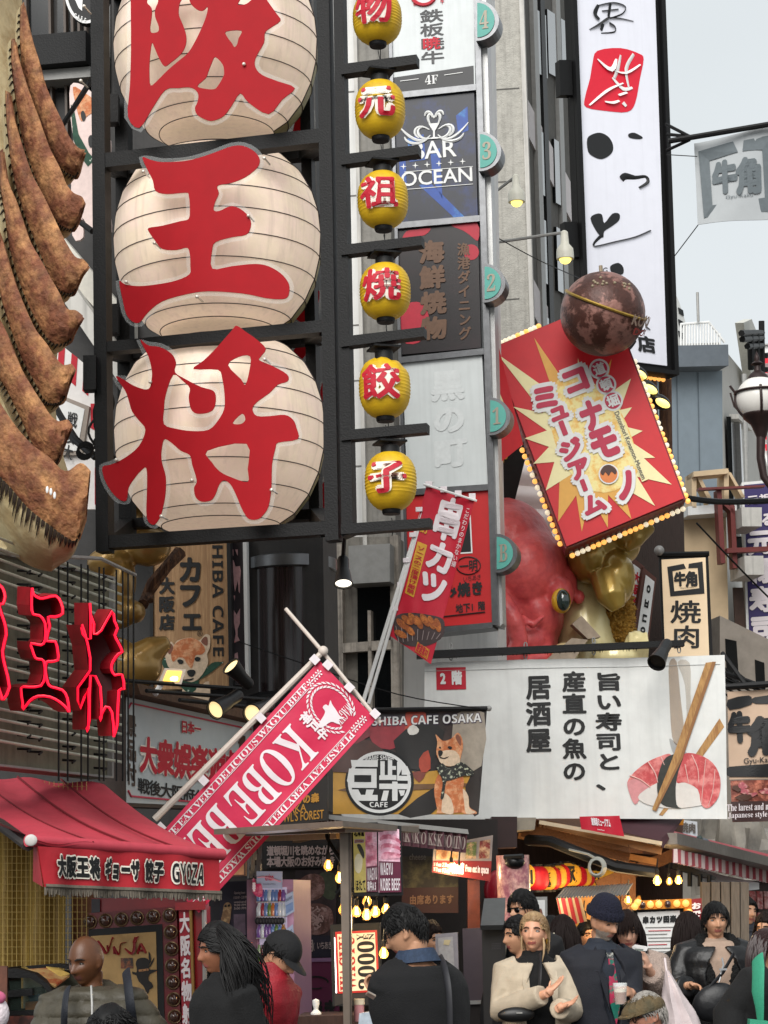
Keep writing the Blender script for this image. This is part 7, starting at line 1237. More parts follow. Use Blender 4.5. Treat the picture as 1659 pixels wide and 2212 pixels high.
m=MB(); wb=YP(1150,2000,16,0); m.poly(wb,[(1130,1938),(1182,1937),(1184,2120),(1134,2122)],0,ALUP,.04); m.poly(wb,[(1136,1945),(1177,1944),(1179,2112),(1140,2114)],.006,WHITE); [m.poly(wb,smoothpts([(x-3,1970),(x,1962),(x+4,1972),(x+4,1992),(x-1,1998)],2),.01,M('print_skewer','7a4a3a',.5)) for x in (1152,1168)]; m.build('menu_board',label='grey framed white menu board behind the sunglasses man',cat='menu board')
m=MB(); m.poly(YP(1310,1990,18.2,0),[(1240,1935),(1360,1935),(1360,2110),(1240,2110)],0,M('amber_panel','a8702c',.5,0,.25,5,emis=.18,ecol='ffb050'),.05); m.build('amber_partition',label='amber lit partition inside the restaurant behind the navy hat',cat='partition')
AR=YP(1430,1955,16.6,-4); t=thing('arrow_sign','orange arrow shaped bulb sign around a white menu poster','sign',P(1430,2300,16.6)); zr=lambda *p:zz(p,.537,768,1591); ORG=M('orange_sign','c07818',.5,0,.15,5,emis=.12); m=MB(); m.poly(AR,zr((1097,692),(1140,640),(1146,660),(1346,652),(1350,780),(1322,780),(1318,690),(1116,697)),.05,ORG,.08); m.build('arrow',t); m=MB(); m.poly(AR,zr((1118,696),(1318,690),(1322,1100),(1128,1100)),0,BLK,.08); m.poly(AR,zr((1134,708),(1304,700),(1308,1100),(1140,1100)),.006,WHITE); m.htext(AR,zr((1152,724),(1290,718),(1290,748),(1152,754)),'串カツ田楽',BLK,.012,.08); 
for k in range(9): m.tube([AR.pt(*zr((1165+(k%2)*12,768+k*14))[0],.01),AR.pt(*zr((1280-(k%3)*14,766+k*14))[0],.01)],.004,(RCH if k%4==1 else ALUP),4)
m.build('menu_poster',t); m=MB()
for k,(x,y) in enumerate(((1118,684),(1130,668),(1148,678),(1180,676),(1214,675),(1250,674),(1286,672),(1322,671),(1336,708),(1338,745))): m.ball(AR.pt(*zr((x,y))[0],.06),.028,.028,.028,BULB if k not in (2,5) else DBL,10,6)
pieces(m,'sign_bulb',t)
for i,(x,y,d,lab) in enumerate(((1420,1903,16.8,'bright caged bulb hanging right of the corrugated roof'),(1446,1905,17.6,'bulb hanging between two others at the right restaurant eaves'),(1466,1902,17.2,'rightmost bulb hanging under the right restaurant eaves'),(1357,1946,16.9,'low bulb beside the point of the orange arrow'),(1262,2002,18.0,'large round bulb deep inside behind the navy hat'),(1143,1893,17.5,'small bulb between the two leftmost lit lanterns'),(975,1875,15.1,'left bulb shining before the eat in board'),(992,1878,15.1,'right bulb shining before the eat in board'))): bulb(x,y,d,(9,7,8,8,12,4,8,6)[i]*px(d),lab,'bulbs around the restaurants',None,2.2 if i in (0,2,4,5,6) else 0)
lamp(P(1330,1960,17.6),5,(1,.66,.32),.2); lamp(P(1180,1935,17.0),4,(1,.7,.36),.2); lamp(P(930,1990,14.9),.6,(1,.7,.4),.1)  # added fill lights, no bulb here: warm glow under the eaves and in the doorway
VF=YP(1480,1980,17,0); m=MB(); m.poly(VF,zr((1345,655),(1392,650),(1396,800),(1350,800)),0,M('dark_red_noren','74141c',.6,0,.15),.03); m.vtext(VF,zr((1350,668),(1388,664),(1392,790),(1354,792)),'おでん串',WI,.01,.05); m.build('vertical_flag',label='dark red vertical cloth with white characters right of the arrow sign',cat='cloth')
m=MB(); GW=M('weathered_boards','6a6055',.7,0,.35,5,.3,20,stretch=(8,8,.6)); gp=YP(1550,1960,18,-10); [m.poly(gp,[(1395+k*21+120,1905),(1413+k*21+120,1906),(1415+k*21+120,2300),(1397+k*21+120,2300)],.0+R.uniform(0,.02),GW,.04) for k in range(5)]; m.build('board_screen',label='weathered grey board screen behind the man in the leather jacket',cat='screen')
# striped awning and white tent to the right
A_=[P(1440,1812,17.2),P(1700,1880,24)]; SVP=PL(P(1455,1833,16.9),P(1659,1878,23.0),P(1461,1862,16.9)); t=thing('striped_awning','red and white striped awning valance on a steel gutter','awning',P(1560,1900,19)); m=MB(); wv=lambda u:.03*sin(u*160); STW=M('stripe_white','c9b4ae',.6,0,.08); STR=M('stripe_red','a04048',.6,0,.1)
for k in range(64):
    x0=1455+k*4.4; x1=x0+2.2
    for xa,xb,mt in ((x0,x1,STR),(x1,x1+2.2,STW)): y_=lambda x:np.interp(x,[1455,1659],[1833,1880]); yb=lambda x:np.interp(x,[1455,1659],[1863,1907]); m.add([SVP.pt(xa,y_(xa),.015*sin(xa)),SVP.pt(xb,y_(xb),.015*sin(xb)),SVP.pt(xb,yb(xb),.02*sin(xb)),SVP.pt(xa,yb(xa),.02*sin(xa))],[(0,1,2,3)],mt)
m.build('striped_valance',t); m=MB(); m.beam(P(1436,1812,17),P(1750,1888,25),.2,.09,M('gutter_grey','77726c',.5,.3,.2)); m.build('gutter',t); m=MB(); m.prism([P(1436,1814,17.1),P(1750,1890,25),P(1750,1872,27),P(1436,1798,19)],V((0,0,.03)),STR); m.build('awning_top',t)
m=MB(); TW=M('white_tent_cloth','c9c8c6',.6,0,.05,3); m.loft([[P(lerp(1458,1640,u),np.interp(u,[0,.55,1],[1858,1890,1907])+v*np.interp(u,[0,.5,.9,1],[8,36,20,14]),lerp(19.6,22,u)-.8*v) for u in np.linspace(0,1,20)] for v in np.linspace(0,1,6)],TW); m.build('white_tent',label='white tent canopy below the striped awning',cat='tent'); m=MB(); m.prism([P(1455,1858,18.2),P(1548,1894,18.2),P(1546,1902,18.2),P(1452,1876,18.2)],V((0,.5,.02)),BLK); [m.tube([P(x,1885+(x-1480)*.1,18.2),P(x,1915,18.2)],.02,K_,6) for x in (1490,1512,1532)]; m.build('roof_lip',label='black sheet roof lip in front of the white tent',cat='roof')
RP=YP(1640,1970,23,-20); m=MB(); m.poly(RP,[(1560,1895),(1700,1905),(1700,2300),(1560,2300)],-.2,M('far_shop_dark','3a2a26',.6,0,.4,3),.2); [m.poly(RP,[(1606+k*14,1925+j*46),(1617+k*14,1926+j*46),(1618+k*14,1964+j*46),(1607+k*14,1963+j*46)],.0+.01*k,M('print_meat_red','9a3c3c',.5,0,.4,14,col2='c9a09a'),.03) for k in range(5) for j in range(4)]; m.poly(RP,[(1570,1945),(1584,1944),(1586,2000),(1572,2002)],.02,M('lit_yellow_sign','d8a020',.4,0,.2,30,emis=.5,col2='b02818'),.05); m.build('far_stall',label='distant stall front hung with small red meat photos',cat='stall')
m=MB(); m.poly(YP(1480,1800,22,0),[(1465,1770),(1506,1775),(1508,1840),(1468,1836)],0,M('white_sign_far','b9bcc0',.5),.1); m.text(Q(YP(1480,1800,22,0),((1470,1775),(1502,1778),(1502,1800),(1470,1798))),'焼肉',M('grey_letter'),.01,.05); m.text(Q(YP(1480,1800,22,0),((1474,1804),(1502,1806),(1503,1828),(1475,1826))),'Gyu-Kaku',M('grey_letter'),.01,.02); m.build('small_sign',label='small white sign with grey logo under the peach banner',cat='sign')
m=MB(); m.prism([P(1400,1768,18),P(1478,1768,18),P(1476,1782,18),P(1400,1772,18)],V((0,.1,0)),M('orange_edge','c9821e',.5,0,.1,emis=.15)); m.build('amber_edge_sign',label='amber bulb edged sign corner under the sushi banner',cat='sign')
t=thing('pigeon','grey pigeon perched on the awning gutter','pigeon',P(1518,1838,18.6)); m=MB(); m.ball(P(1518,1826,18.6),.07,.1,.06,M('pigeon_grey','5a6068',.7,0,.3,20),14,10,Matrix.Rotation(-.5,3,'Y')); m.ball(P(1511,1812,18.55),.028,.03,.03,M('pigeon_neck','3a4a48',.5,0,.3,20),10,8); m.tube([P(1524,1828,18.65),P(1532,1838,18.75)],[.035,.02],M('pigeon_grey'),8); m.tube([P(1509,1812,18.5),P(1505,1814,18.46)],[.008,.002],BLK,5); m.tube([P(1517,1834,18.58),P(1517,1842,18.58)],.006,M('pigeon_leg','8a4a44',.6),5); m.tube([P(1521,1834,18.6),P(1521,1842,18.6)],.006,M('pigeon_leg'),5)
o=m.build('body',t)
for p,pw,col,r in LPTS:
    l=bpy.data.lights.new('bulb_or_fill_light','POINT'); l.energy=pw*3; l.color=col; l.shadow_soft_size=r; o=bpy.data.objects.new('bulb_or_fill_light',l); C.objects.link(o); o.location=p
# ================================================================== PEOPLE
SK_L=M('skin_light','c79a84',.5,0,.08,18,.08,120); SK_M=M('skin_tan','a8775a',.5,0,.08,18,.08,120); SK_D=M('skin_deep','57351f',.42,0,.12,18,.08,120); SK_A=M('skin_east','b98a6c',.5,0,.07,18,.08,120); SK_O=M('skin_weathered','a5795f',.55,0,.18,22,.15,90)
LIP=M('lip_rose','95544c',.5,0,.05); LIPD=M('lip_brown','54302a',.5,0,.05); EYEW=M('eye_white','8f867f',.3,0,0); EYED=M('eye_iris','120c0a',.15,0,0); BEARD=M('grey_stubble','8a7f76',.8,0,.25,60,.4,200); BROW=M('brow_dark','1c1411',.8,0,.2)
HB=M('hair_black','0a0909',.6,0,.3,30,spec=.3); HBR=M('hair_dark_brown','1a100e',.7,0,.25,30,spec=.2); HBL=M('hair_blonde','a58a66',.5,0,.2,14,col2='8a6e4e'); HGR=M('hair_grey','8a857f',.6,0,.3,40); SHV=M('shaved_scalp_shadow','3a261a',.5)
def cloth(name,c,rough=.8,bump=.25,bs=120,**k): return M(name,c,rough,0,.14,7,bump,bs,**k)
def sstep(a,b,x): t=min(1,max(0,(x-a)/(b-a))); return t*t*(3-2*t)
def head_r(u,fem=0):
    x,y,z=u; a,b,c=.0745-.003*fem,.094,.117; p=V((x*a,y*b,z*c))
    if z<-.05:
        t=(-z-.05)/.95; p.x*=1-(.30+.08*fem)*t**1.5
        if y<0: p.y*=1-.5*t
        else: p.y+=.010*t*(1-abs(x))
    if y>0:
        f=y; g=lambda v,m,s: math.exp(-((v-m)/s)**2)
        ax=abs(p.x); d=0
        d+=(.027*g(p.x,0,.010+.007*g(p.z,-.030,.012)))*(sstep(.022,-.026,p.z) if p.z>-.028 else sstep(-.046,-.030,p.z))*(1-.15*fem)
        d-=.011*g(ax,.032,.017)*g(p.z,.008,.013); d+=.0045*g(ax,.03,.022)*g(p.z,.028,.008)*(1-.6*fem); d+=.005*g(ax,.042,.018)*g(p.z,-.022,.018)
        d+=.006*g(p.x,0,.021)*(g(p.z,-.054,.0055)+g(p.z,-.066,.006)); d-=.004*g(p.x,0,.024)*g(p.z,-.060,.003); d+=.007*g(p.x,0,.022)*g(p.z,-.092,.014); d-=.004*g(p.x,0,.03)*g(p.z,-.077,.006)
        p.y+=d*min(1,f*1.6)
    return p
class Person:
    def __init__(s,label,x,y,d,yaw=0,hyaw=None,pitch=0,roll=0,skin=SK_A,lips=LIP,fem=0,lean=(0,0),build=1.0,vox=.0062,hs=1.0,group=None,dz=0):
        s.d=d; s.top=P(x,y,d); s.yaw=rad(yaw); s.fem=fem; s.skin=skin; s.lips=lips; s.vox=vox; s.b=build; s.hs=hs
        s.X=V((cos(s.yaw),sin(s.yaw),0)); s.Fw=V((sin(s.yaw),-cos(s.yaw),0)); s.Z=V((0,0,1))
        hy=rad(yaw if hyaw is None else hyaw)
        s.HR=Matrix.Rotation(hy,3,'Z')@Matrix.Rotation(rad(roll),3,'Y')@Matrix.Rotation(rad(pitch),3,'X')@Matrix(((1,0,0),(0,-1,0),(0,0,1)))   # head x right, y forward, z up -> world
        s.hc=s.top-V((0,0,.117*hs)); s.lean=lean
        s.neck=s.hc+(s.HR@V((0,-.035,-.075)))*hs*.7+V((0,0,-.088))
        s.k=1.0; s.sh=s.neck.z-.075           # shoulder height
        s.base=V((s.neck.x,s.neck.y,0))-s.X*lean[0]-s.Fw*lean[1]
        s.H=s.sh/1.41; s.root=thing('person',label,'person',s.base,group)
        s.mb=MB(); s.arms=[]
    def L(s,a,b,z):                        # body-local point; z as a fraction of shoulder height scale
        t=max(0,(z-.85)/.6); return s.base+s.X*(a+s.lean[0]*t)+s.Fw*(b+s.lean[1]*t)+V((0,0,z*s.H))
    def hw(s,p): return s.hc+(s.HR@V(p))*s.hs
    def rings(s,rows,n=28,gap=None,infl=0,th=.02):
        out=[]
        for i,(z,w_,dp) in enumerate(rows):
            g=gap[i] if gap else 0; r=[]
            if not gap:
                for k in range(n): a=2*PI*k/n; r.append(s.L((w_+infl)*s.b*math.copysign(abs(sin(a))**.85,sin(a)),(dp+infl)*s.b*math.copysign(abs(cos(a))**.9,cos(a)),z))
            else:
                an=[g+(2*PI-2*g)*k/(n-1) for k in range(n)]
                r=[s.L((w_+infl)*s.b*sin(a),(dp+infl)*s.b*cos(a),z) for a in an]+[s.L((w_+infl-th)*s.b*sin(a),(dp+infl-th)*s.b*cos(a),z) for a in an[::-1]]
            out.append(r)
        return out
    TR=[(.88,.155,.11),(1.0,.148,.105),(1.12,.155,.11),(1.27,.175,.118),(1.36,.182,.112),(1.42,.165,.09),(1.455,.115,.07),(1.49,.062,.06)]
    def torso(s,mb,mat,infl=0,lo=.88,hi=1.5,gap=None,th=.03,flare=0):
        rows=[(z,w_+flare*max(0,1.2-z),dp+flare*max(0,1.2-z)) for z,w_,dp in s.TR if lo<=z<=hi]
        if lo<.88: rows=[(lo,.165+flare*.5,.125+flare*.5)]+rows
        r=s.rings(rows,28 if not gap else 30,[gap(z) for z,_,_ in rows] if gap else None,infl,th); mb.loft(r,mat,closed=True)
        for rr in (r[0],r[-1]):
            if gap:
                n=len(rr)//2; mb.loft([rr[:n],rr[n:][::-1]],mat)
            else:
                c=sum(rr,V((0,0,0)))/len(rr); mb.add(list(rr)+[c],[(i,(i+1)%len(rr),len(rr)) for i in range(len(rr))],mat)
    def shoulder(s,side): return s.L(.165*s.b*side,0,1.405)
    def arm(s,side,el=None,wr=None,hand=None,nrm=None,curl=.4,r=1.0,spread=.22):
        """el, wr, hand: (picture x, picture y, depth offset) of elbow, wrist and fingertip direction; side -1: picture left when facing us"""
        sh=s.shoulder(side); e=P(el[0],el[1],s.d+el[2]) if el else s.L(.235*s.b*side,-.02,1.08); w_=P(wr[0],wr[1],s.d+wr[2]) if wr else s.L(.24*s.b*side,.06,.84)
        s.mb.tube([sh,lerp(sh,e,.5),e,lerp(e,w_,.3),w_],[.052,.046,.038,.04,.026],s.skin,12); s.arms.append((sh,e,w_))
        dr=((P(hand[0],hand[1],s.d+hand[2])-w_) if hand else (w_-e)).normalized(); n=V(nrm if nrm else (0,-1,0)); n=(n-dr*n.dot(dr)).normalized(); sd=dr.cross(n)
        m=s.mb; sc=1-.1*s.fem; rot=Matrix((sd,dr,n)).transposed()
        m.tube([w_,w_+dr*.03],[.026,.03],s.skin,10); m.ball(w_+dr*.055*sc,.040*sc,.052*sc,.017*sc,s.skin,14,10,rot)
        for i,(o,l) in enumerate(((-.030,.062),(-.010,.074),(.010,.070),(.029,.056))):
            o*=sc; l*=sc; b0=w_+dr*.088*sc+sd*o*.95; f=(dr+sd*o*spread*25*.8).normalized(); c1=curl*(.8+.12*i)
            j1=b0+(f*cos(c1*.6)+n*sin(c1*.6))*l*.45; j2=j1+(f*cos(c1*1.5)+n*sin(c1*1.5))*l*.32; j3=j2+(f*cos(c1*2.3)+n*sin(c1*2.3))*l*.25
            m.tube([b0-f*.02,b0,j1,j2,j3],[.0095*sc,.0092*sc,.0084*sc,.0076*sc,.006*sc],s.skin,8)
        th=-1 if side<0 else 1; b0=w_+dr*.035*sc+sd*.034*sc*th; j1=b0+(dr*.6+sd*.6*th+n*.35).normalized()*.035*sc; j2=j1+(dr*.85+sd*.25*th+n*.45).normalized()*.03*sc
        m.tube([b0-sd*.02*th,b0,j1,j2],[.013*sc,.012*sc,.0095*sc,.007*sc],s.skin,8)
    def finish(s,beard=False,eyes=True,brow=BROW,glance=0,legs=True,squint=.8):
        m=s.mb; seg,rg=72,60; vs=[]
        for i in range(rg+1):
            t=PI*i/rg
            for k in range(seg):
                a=2*PI*k/seg; vs.append(s.hw(head_r((sin(t)*cos(a),sin(t)*sin(a),cos(t)),s.fem)))
        m.add(vs,[(i*seg+k,(i+1)*seg+k,(i+1)*seg+(k+1)%seg,i*seg+(k+1)%seg) for i in range(rg) for k in range(seg)],s.skin)
        for sx in (-1,1):
            rot=s.HR@Matrix.Rotation(rad(18*sx),3,'Z'); m.ball(s.hw((.074*sx,-.008,-.004)),.010*s.hs,.021*s.hs,.032*s.hs,s.skin,12,10,rot); m.ball(s.hw((.072*sx,.0,-.026)),.008*s.hs,.012*s.hs,.014*s.hs,s.skin,10,8)
        m.tube([s.hw((0,-.02,-.06)),s.hw((0,-.03,-.11)) if 0 else lerp(s.hw((0,-.02,-.06)),s.neck,.6),s.neck,s.L(0,-.01,1.43)],[.056,.053-.006*s.fem,.058-.006*s.fem,.085],s.skin,16)
        s.torso(m,s.skin,-.012)
        if len(s.arms)<2:
            for sd in (-1,1):
                if not any((a[0]-s.shoulder(sd)).length<.02 for a in s.arms): s.arm(sd)
        s.leg=[]
        for sd in (-1,1):
            pts=[s.L(.085*sd*s.b,0,.92),s.L(.09*sd*s.b,.01,.5),s.L(.095*sd*s.b,-.02,.08)]; m.tube(pts,[.085,.056,.04],s.skin,12); m.tube([s.L(.095*sd*s.b,-.04,.05),s.L(.1*sd*s.b,.14,.035)],[.042,.032],s.skin,10); s.leg.append(pts)
        o=fuse(m,s.vox,s.skin,1); Hi=s.HR.transposed(); inv=lambda p:(Hi@(p-s.hc))/s.hs
        o.mats=[s.skin,s.lips,BEARD]
        for i,f in enumerate(o.f):
            p=inv(o.v[f[0]])
            if abs(p.x)<.027-.3*abs(p.z+.06) and -.071<p.z<-.049 and p.y>.07: o.m[i]=1
            elif beard and p.z<-.036 and p.y>.0 and p.z>-.125 and (p.x**2+(p.z+.03)**2>.0006): o.m[i]=2
        b=o.build('body',s.root,origin=s.base); 
        if eyes:
            e=MB()
            for sx in (-1,1):
                c=s.hw((.0310*sx,.0715,.006)); e.ball(c,.0128*s.hs,.0088*s.hs,.0075*squint*s.hs,EYEW,12,8,s.HR); e.ball(s.hw((.0310*sx+glance,.0765,.006)),.0062*s.hs,.0045*s.hs,.0064*squint*s.hs,EYED,10,8,s.HR)
                e.tube([s.hw((.0315*sx+dx,.0755+.004*(1-abs(dx)/.017),.006+dz)) for dx,dz in ((-.017,.001),(-.008,.0078*squint+.001),(.003,.0088*squint+.001),(.012,.006*squint+.001),(.018,.001))],.0024*s.hs,EYED,5)
            e.build('eyes',s.root); e=MB()
            for sx in (-1,1): e.tube([s.hw((sx*a,q,z)) for a,q,z in ((.014,.094,.026),(.028,.0905,.031),(.042,.080,.029),(.051,.067,.022))],[.0034*s.hs,.0042*s.hs,.0036*s.hs,.0018*s.hs],brow,6)
            e.build('eyebrows',s.root)
        return s
    def garment(s,name,mat,infl=.025,lo=.86,hi=1.5,gap=None,sleeve=.014,vox=.011,disp=.010,ds=7,cuff=1,collar=None,flare=0,hood=False,puff=0,extra=None,sl=True):
        m=MB(); s.torso(m,mat,infl,lo,hi,gap,.034,flare)
        if sl:
            for sh,e,w_ in s.arms:
                e2=lerp(e,w_,cuff); pts=[lerp(sh,s.L(0,0,1.40),.28),sh,lerp(sh,e,.5),e,lerp(e,e2,.5),e2]; rs=[.07+sleeve,.062+sleeve,.055+sleeve,.05+sleeve,.046+sleeve,.036+sleeve]; m.tube(pts,rs,mat,14)
        if collar:
            z0,r_,h_=collar; m.loft([[s.L(0,-.012,1.49)+s.X*(rr*cos(a))+s.Fw*(rr*1.02*sin(a))+V((0,0,hh)) for a in [2*PI*k/24 for k in range(24)]] for rr,hh in ((r_+.012,-.05),(r_+.006,h_),(r_-.014,h_+.006),(r_-.014,-.05),(r_+.012,-.05))],mat,closed=True)
        if hood:
            for k in range(9):
                a=rad(200+ (140)*k/8); 
            m.tube([s.L(.115*cos(a),.095*sin(a)-.015,1.455+.03*abs(sin(a))) for a in [rad(195+150*k/14) for k in range(15)]],[.03+.02*sin(PI*k/14) for k in range(15)],mat,10)
        if extra: extra(m)
        o=fuse(m,vox,mat,3)
        if puff:
            def pf(p): zz_=(p.z-s.base.z)/puff; return abs(sin(zz_*PI))
            vs=np.array([tuple(v) for v in o.v])
        v2=[]
        vs,no=o.v,None
        # folds: displace along a cheap radial direction
        for p in o.v:
            q=p-s.base; n=V((q.x,q.y,0)); n=n.normalized() if n.length>1e-4 else V((0,-1,0))
            dd=disp*noise.noise(V((p.x*ds,p.y*ds,p.z*ds*.55)))+disp*.6*noise.noise(V((p.x*ds*2.3+5,p.y*ds*2.3,p.z*ds*1.6)))
            if puff: dd+=.016*(abs(sin(q.z/puff*PI))**.5-.6)
            v2.append(p+n*dd)
        o.v=v2; return o.build(name,s.root)
    def trousers(s,mat=None):
        m=MB(); mat=mat or cloth('dark_trousers','17181c'); s.torso(m,mat,.008,.88,1.02)
        for pts in s.leg: m.tube([pts[0],lerp(pts[0],pts[1],.5),pts[1],pts[2]],[.10,.09,.075,.065],mat,12)
        fuse(m,.016,mat,2).build('trousers',s.root); m=MB()
        for sd in (-1,1): m.tube([s.L(.095*sd*s.b,-.06,.05),s.L(.098*sd*s.b,.06,.045),s.L(.1*sd*s.b,.17,.035)],[.05,.05,.036],K_,12); 
        pieces(m,'shoe',s.root)
    def hair(s,mat,kind='short',length=.06,n=220,vol=1.0,name='hair',front=.50,part=0,bang=0,tail=None,curl=0,seed=1,slick=0):
        rr=random.Random(seed); m=MB()
        def reg(u):
            x,y,z=u; fl=front-.10*abs(x)-(.35 if abs(x)>.55 else 0)*sstep(.5,.8,abs(x))
            if y>.25: zl=fl
            elif y>-.15: zl=lerp(.02,fl,(y+.15)/.4)
            else: zl=lerp(-.55,.02,sstep(-.75,-.15,y))
            if kind=='long': zl=min(zl,-.6) if y<.05 else lerp(-.6,fl,sstep(.05,.35,y))
            return sstep(zl-.06,zl+.05,z)
        def surf(u,e): return s.hw(head_r(u,s.fem)*(1+0))+ (s.HR@V(u))*e*s.hs
        seg,rg=48,36; vs=[]
        for i in range(rg+1):
            t=PI*i/rg
            for k in range(seg):
                a=2*PI*k/seg; u=(sin(t)*cos(a),sin(t)*sin(a),cos(t)); g=reg(u); e=-.02+g*(.02+.008*vol+.006*noise.noise(V((u[0]*3+seed,u[1]*3,u[2]*2)))+.004*noise.noise(V((a*9+seed,t*1.5,0)))+.012*vol*max(0,u[2])); vs.append(surf(u,e))
        m.add(vs,[(i*seg+k,(i+1)*seg+k,(i+1)*seg+(k+1)%seg,i*seg+(k+1)%seg) for i in range(rg) for k in range(seg)],mat,True)
        cnt=0; tries=0; n=int(n*2)
        while cnt<n and tries<n*20:
            tries+=1; z=rr.uniform(-.6,1); a=rr.uniform(0,2*PI); r=math.sqrt(1-z*z); u=V((r*cos(a),r*sin(a),z))
            if reg(u)<.85: continue
            if kind!='long' and z<-.1 and rr.random()<.5: continue
            cnt+=1; p=surf(u,.012*vol+.004); pts=[p]; ln=length*rr.uniform(.7,1.15)*(min(1,.075/length) if bang and u.y>.25 and abs(u.x)<.6 else 1); st=9
            dirn=(.25 if slick else 1)*s.HR@V((u.x*.5+(part and .8*math.copysign(1,u.x-part*.1) or 0)*max(0,u.z),(u.y*.3+ (.9 if bang and u.y>-.1 else -.2)*max(0,u.z)),.15)); ph=rr.uniform(0,6)
            for k in range(st):
                t=(k+1)/st; g=V((0,0,-1)); v=(dirn*(1-t)**2*.9+g*((.35+t*1.2) if kind=='long' or bang else .3+t*.5)+(s.HR@V((0,-1,0)))*((1.6 if slick else (1.25 if u.y>.2 else .2) if kind=='long' else .75)*(1-t) if (u.y>-.2 and (not bang or abs(u.x)>.6)) else 0))
                if curl: v+=V((cos(ph+t*9),sin(ph+t*9),0))*curl
                q=pts[-1]+v.normalized()*ln/st; l=(s.HR.transposed()@(q-s.hc))/s.hs; uu=l.normalized() if l.length>1e-5 else V((0,0,1)); rs=head_r(tuple(uu),s.fem).length+.010*vol+.012*rr.random()*.5
                if l.length<rs: q=s.hc+(s.HR@(uu*rs))*s.hs
                else:
                    nk=V((s.neck.x,s.neck.y,q.z)); dd=(q-nk)
                    if q.z<s.neck.z+.05 and dd.length<.085+max(0,(s.neck.z-q.z))*.55: q=nk+dd.normalized()*(.085+max(0,s.neck.z-q.z)*.55) if dd.length>1e-4 else q
                pts.append(q)
            w0=rr.uniform(.0018,.0034)*(1.4 if kind=='long' else 1); m.tube(pts,[w0*(1-.75*(k/st)**2) for k in range(st+1)],mat,5,False)
        return m.build(name,s.root)
def strap(s,name,pts,w_,mat,th=.012,label=None):
    m=MB(); m.tube([V(p) for p in smoothpts([tuple(p) for p in pts],4,False)],w_,mat,8,flat=.35); return m.build(name,s.root)
def D_(s,x,y,dd=0): return P(x,y,s.d+dd)
BLKC=cloth('black_wool','0c0c0d',.9); BLKC2=cloth('black_cotton','101012',.85); TRS=cloth('dark_trousers','17181c')
# --- man in olive puffer jacket
s=Person('bald man in an olive puffer jacket looking down by the ninja poster',187,2021,10.3,-14,-34,14,0,SK_D,LIPD,build=1.12,lean=(0,.06))
s.arm(-1,(92,2290,-.05),(150,2330,-.4)); s.arm(1,(352,2270,0),(300,2330,-.3)); s.finish(brow=BROW,squint=.55)
OLV=cloth('olive_puffer','3f3a2e',.55,.2,60); s.garment('puffer_jacket',OLV,.05,.8,1.5,None,.04,.012,.012,6,collar=(0,.085,.012),hood=True,puff=.075); s.trousers()
strap(s,'backpack_strap',[D_(s,272,2098,-.02),D_(s,276,2125,-.17),D_(s,280,2160,-.22),D_(s,284,2190,-.2),D_(s,290,2230,-.1)],.026,cloth('navy_strap','12161f',.7)); strap(s,'backpack_strap',[D_(s,146,2136,-.16),D_(s,142,2155,-.22),D_(s,139,2190,-.25),D_(s,138,2240,-.15)],.024,cloth('navy_strap','1c222e'))
m=MB(); m.tube([D_(s,197,2130,-.2),D_(s,199,2170,-.26),D_(s,199,2240,-.28)],.006,ALUP,5); m.build('zip',s.root)
s=Person('small person with frizzy dark hair at the bottom edge',238,2182,9.2,-20,fem=1,skin=SK_D); s.finish(); s.hair(HB,'long',.14,420,1.5,curl=.9,seed=3); s.garment('jacket',BLKC); s.trousers()
# --- woman with long dark hair
s=Person('woman with long wavy black hair and black coat seen in profile',474,1999,10.5,-60,-72,8,0,M('skin_brown','8a5a42',.45,0,.08,18,.05,120),LIP,fem=1); s.arm(-1,(470,2300,-.1),(440,2330,-.3)); s.arm(1,(560,2280,-.1),(520,2330,-.3)); s.finish(glance=.0)
s.hair(HB,'long',.46,950,1.2,front=.45,part=1,curl=.22,seed=5); s.garment('coat',BLKC,.04,.5,1.5,None,.026,.012,.012,6,collar=(0,.08,.03)); s.trousers()
m=MB(); m.tube([s.L(.07*cos(a),.07*sin(a)-.01,1.47) for a in [2*PI*k/20 for k in range(21)]],.024,M('scarf_crimson','a02434',.8,0,.15,20),8); m.build('scarf',s.root)
# --- stall keeper in red with a black cap
s=Person('stall keeper in red jacket and black cap bending down behind the long haired woman',603,2014,11.3,55,68,38,0,SK_A,fem=0,lean=(0,.20)); s.finish(squint=.4); REDJ=cloth('red_jacket','8c1220',.6)
s.hair(HB,'short',.03,200,.6,seed=8); s.garment('red_jacket',REDJ,.035,.6,1.5,None,.02,collar=(0,.085,.08)); s.trousers()
m=MB(); vs=[]
for i in range(13):
    t=PI*.5*i/12
    for k in range(32): a=2*PI*k/32; vs.append(s.hw((.088*sin(t)*cos(a),.108*sin(t)*sin(a)-.002,.03+.108*cos(t))))
m.add(vs,[(i*32+k,(i+1)*32+k,(i+1)*32+(k+1)%32,i*32+(k+1)%32) for i in range(12) for k in range(32)],BLKC2,True); pk=[]
for j in range(6):
    r_=1+j*.11; pk.append([s.hw((.086*sin(a)*(1-.1*j/5),.104*cos(a)*1+.075*j/5*max(0,cos(a))**.4,.032-.018*(j/5)*(1+.3*cos(a)))) for a in np.linspace(-1.25,1.25,17)])
m.loft(pk,BLKC2); m.loft([[p+V((0,0,-.004)) for p in r] for r in pk],BLKC2); m.build('cap',s.root)
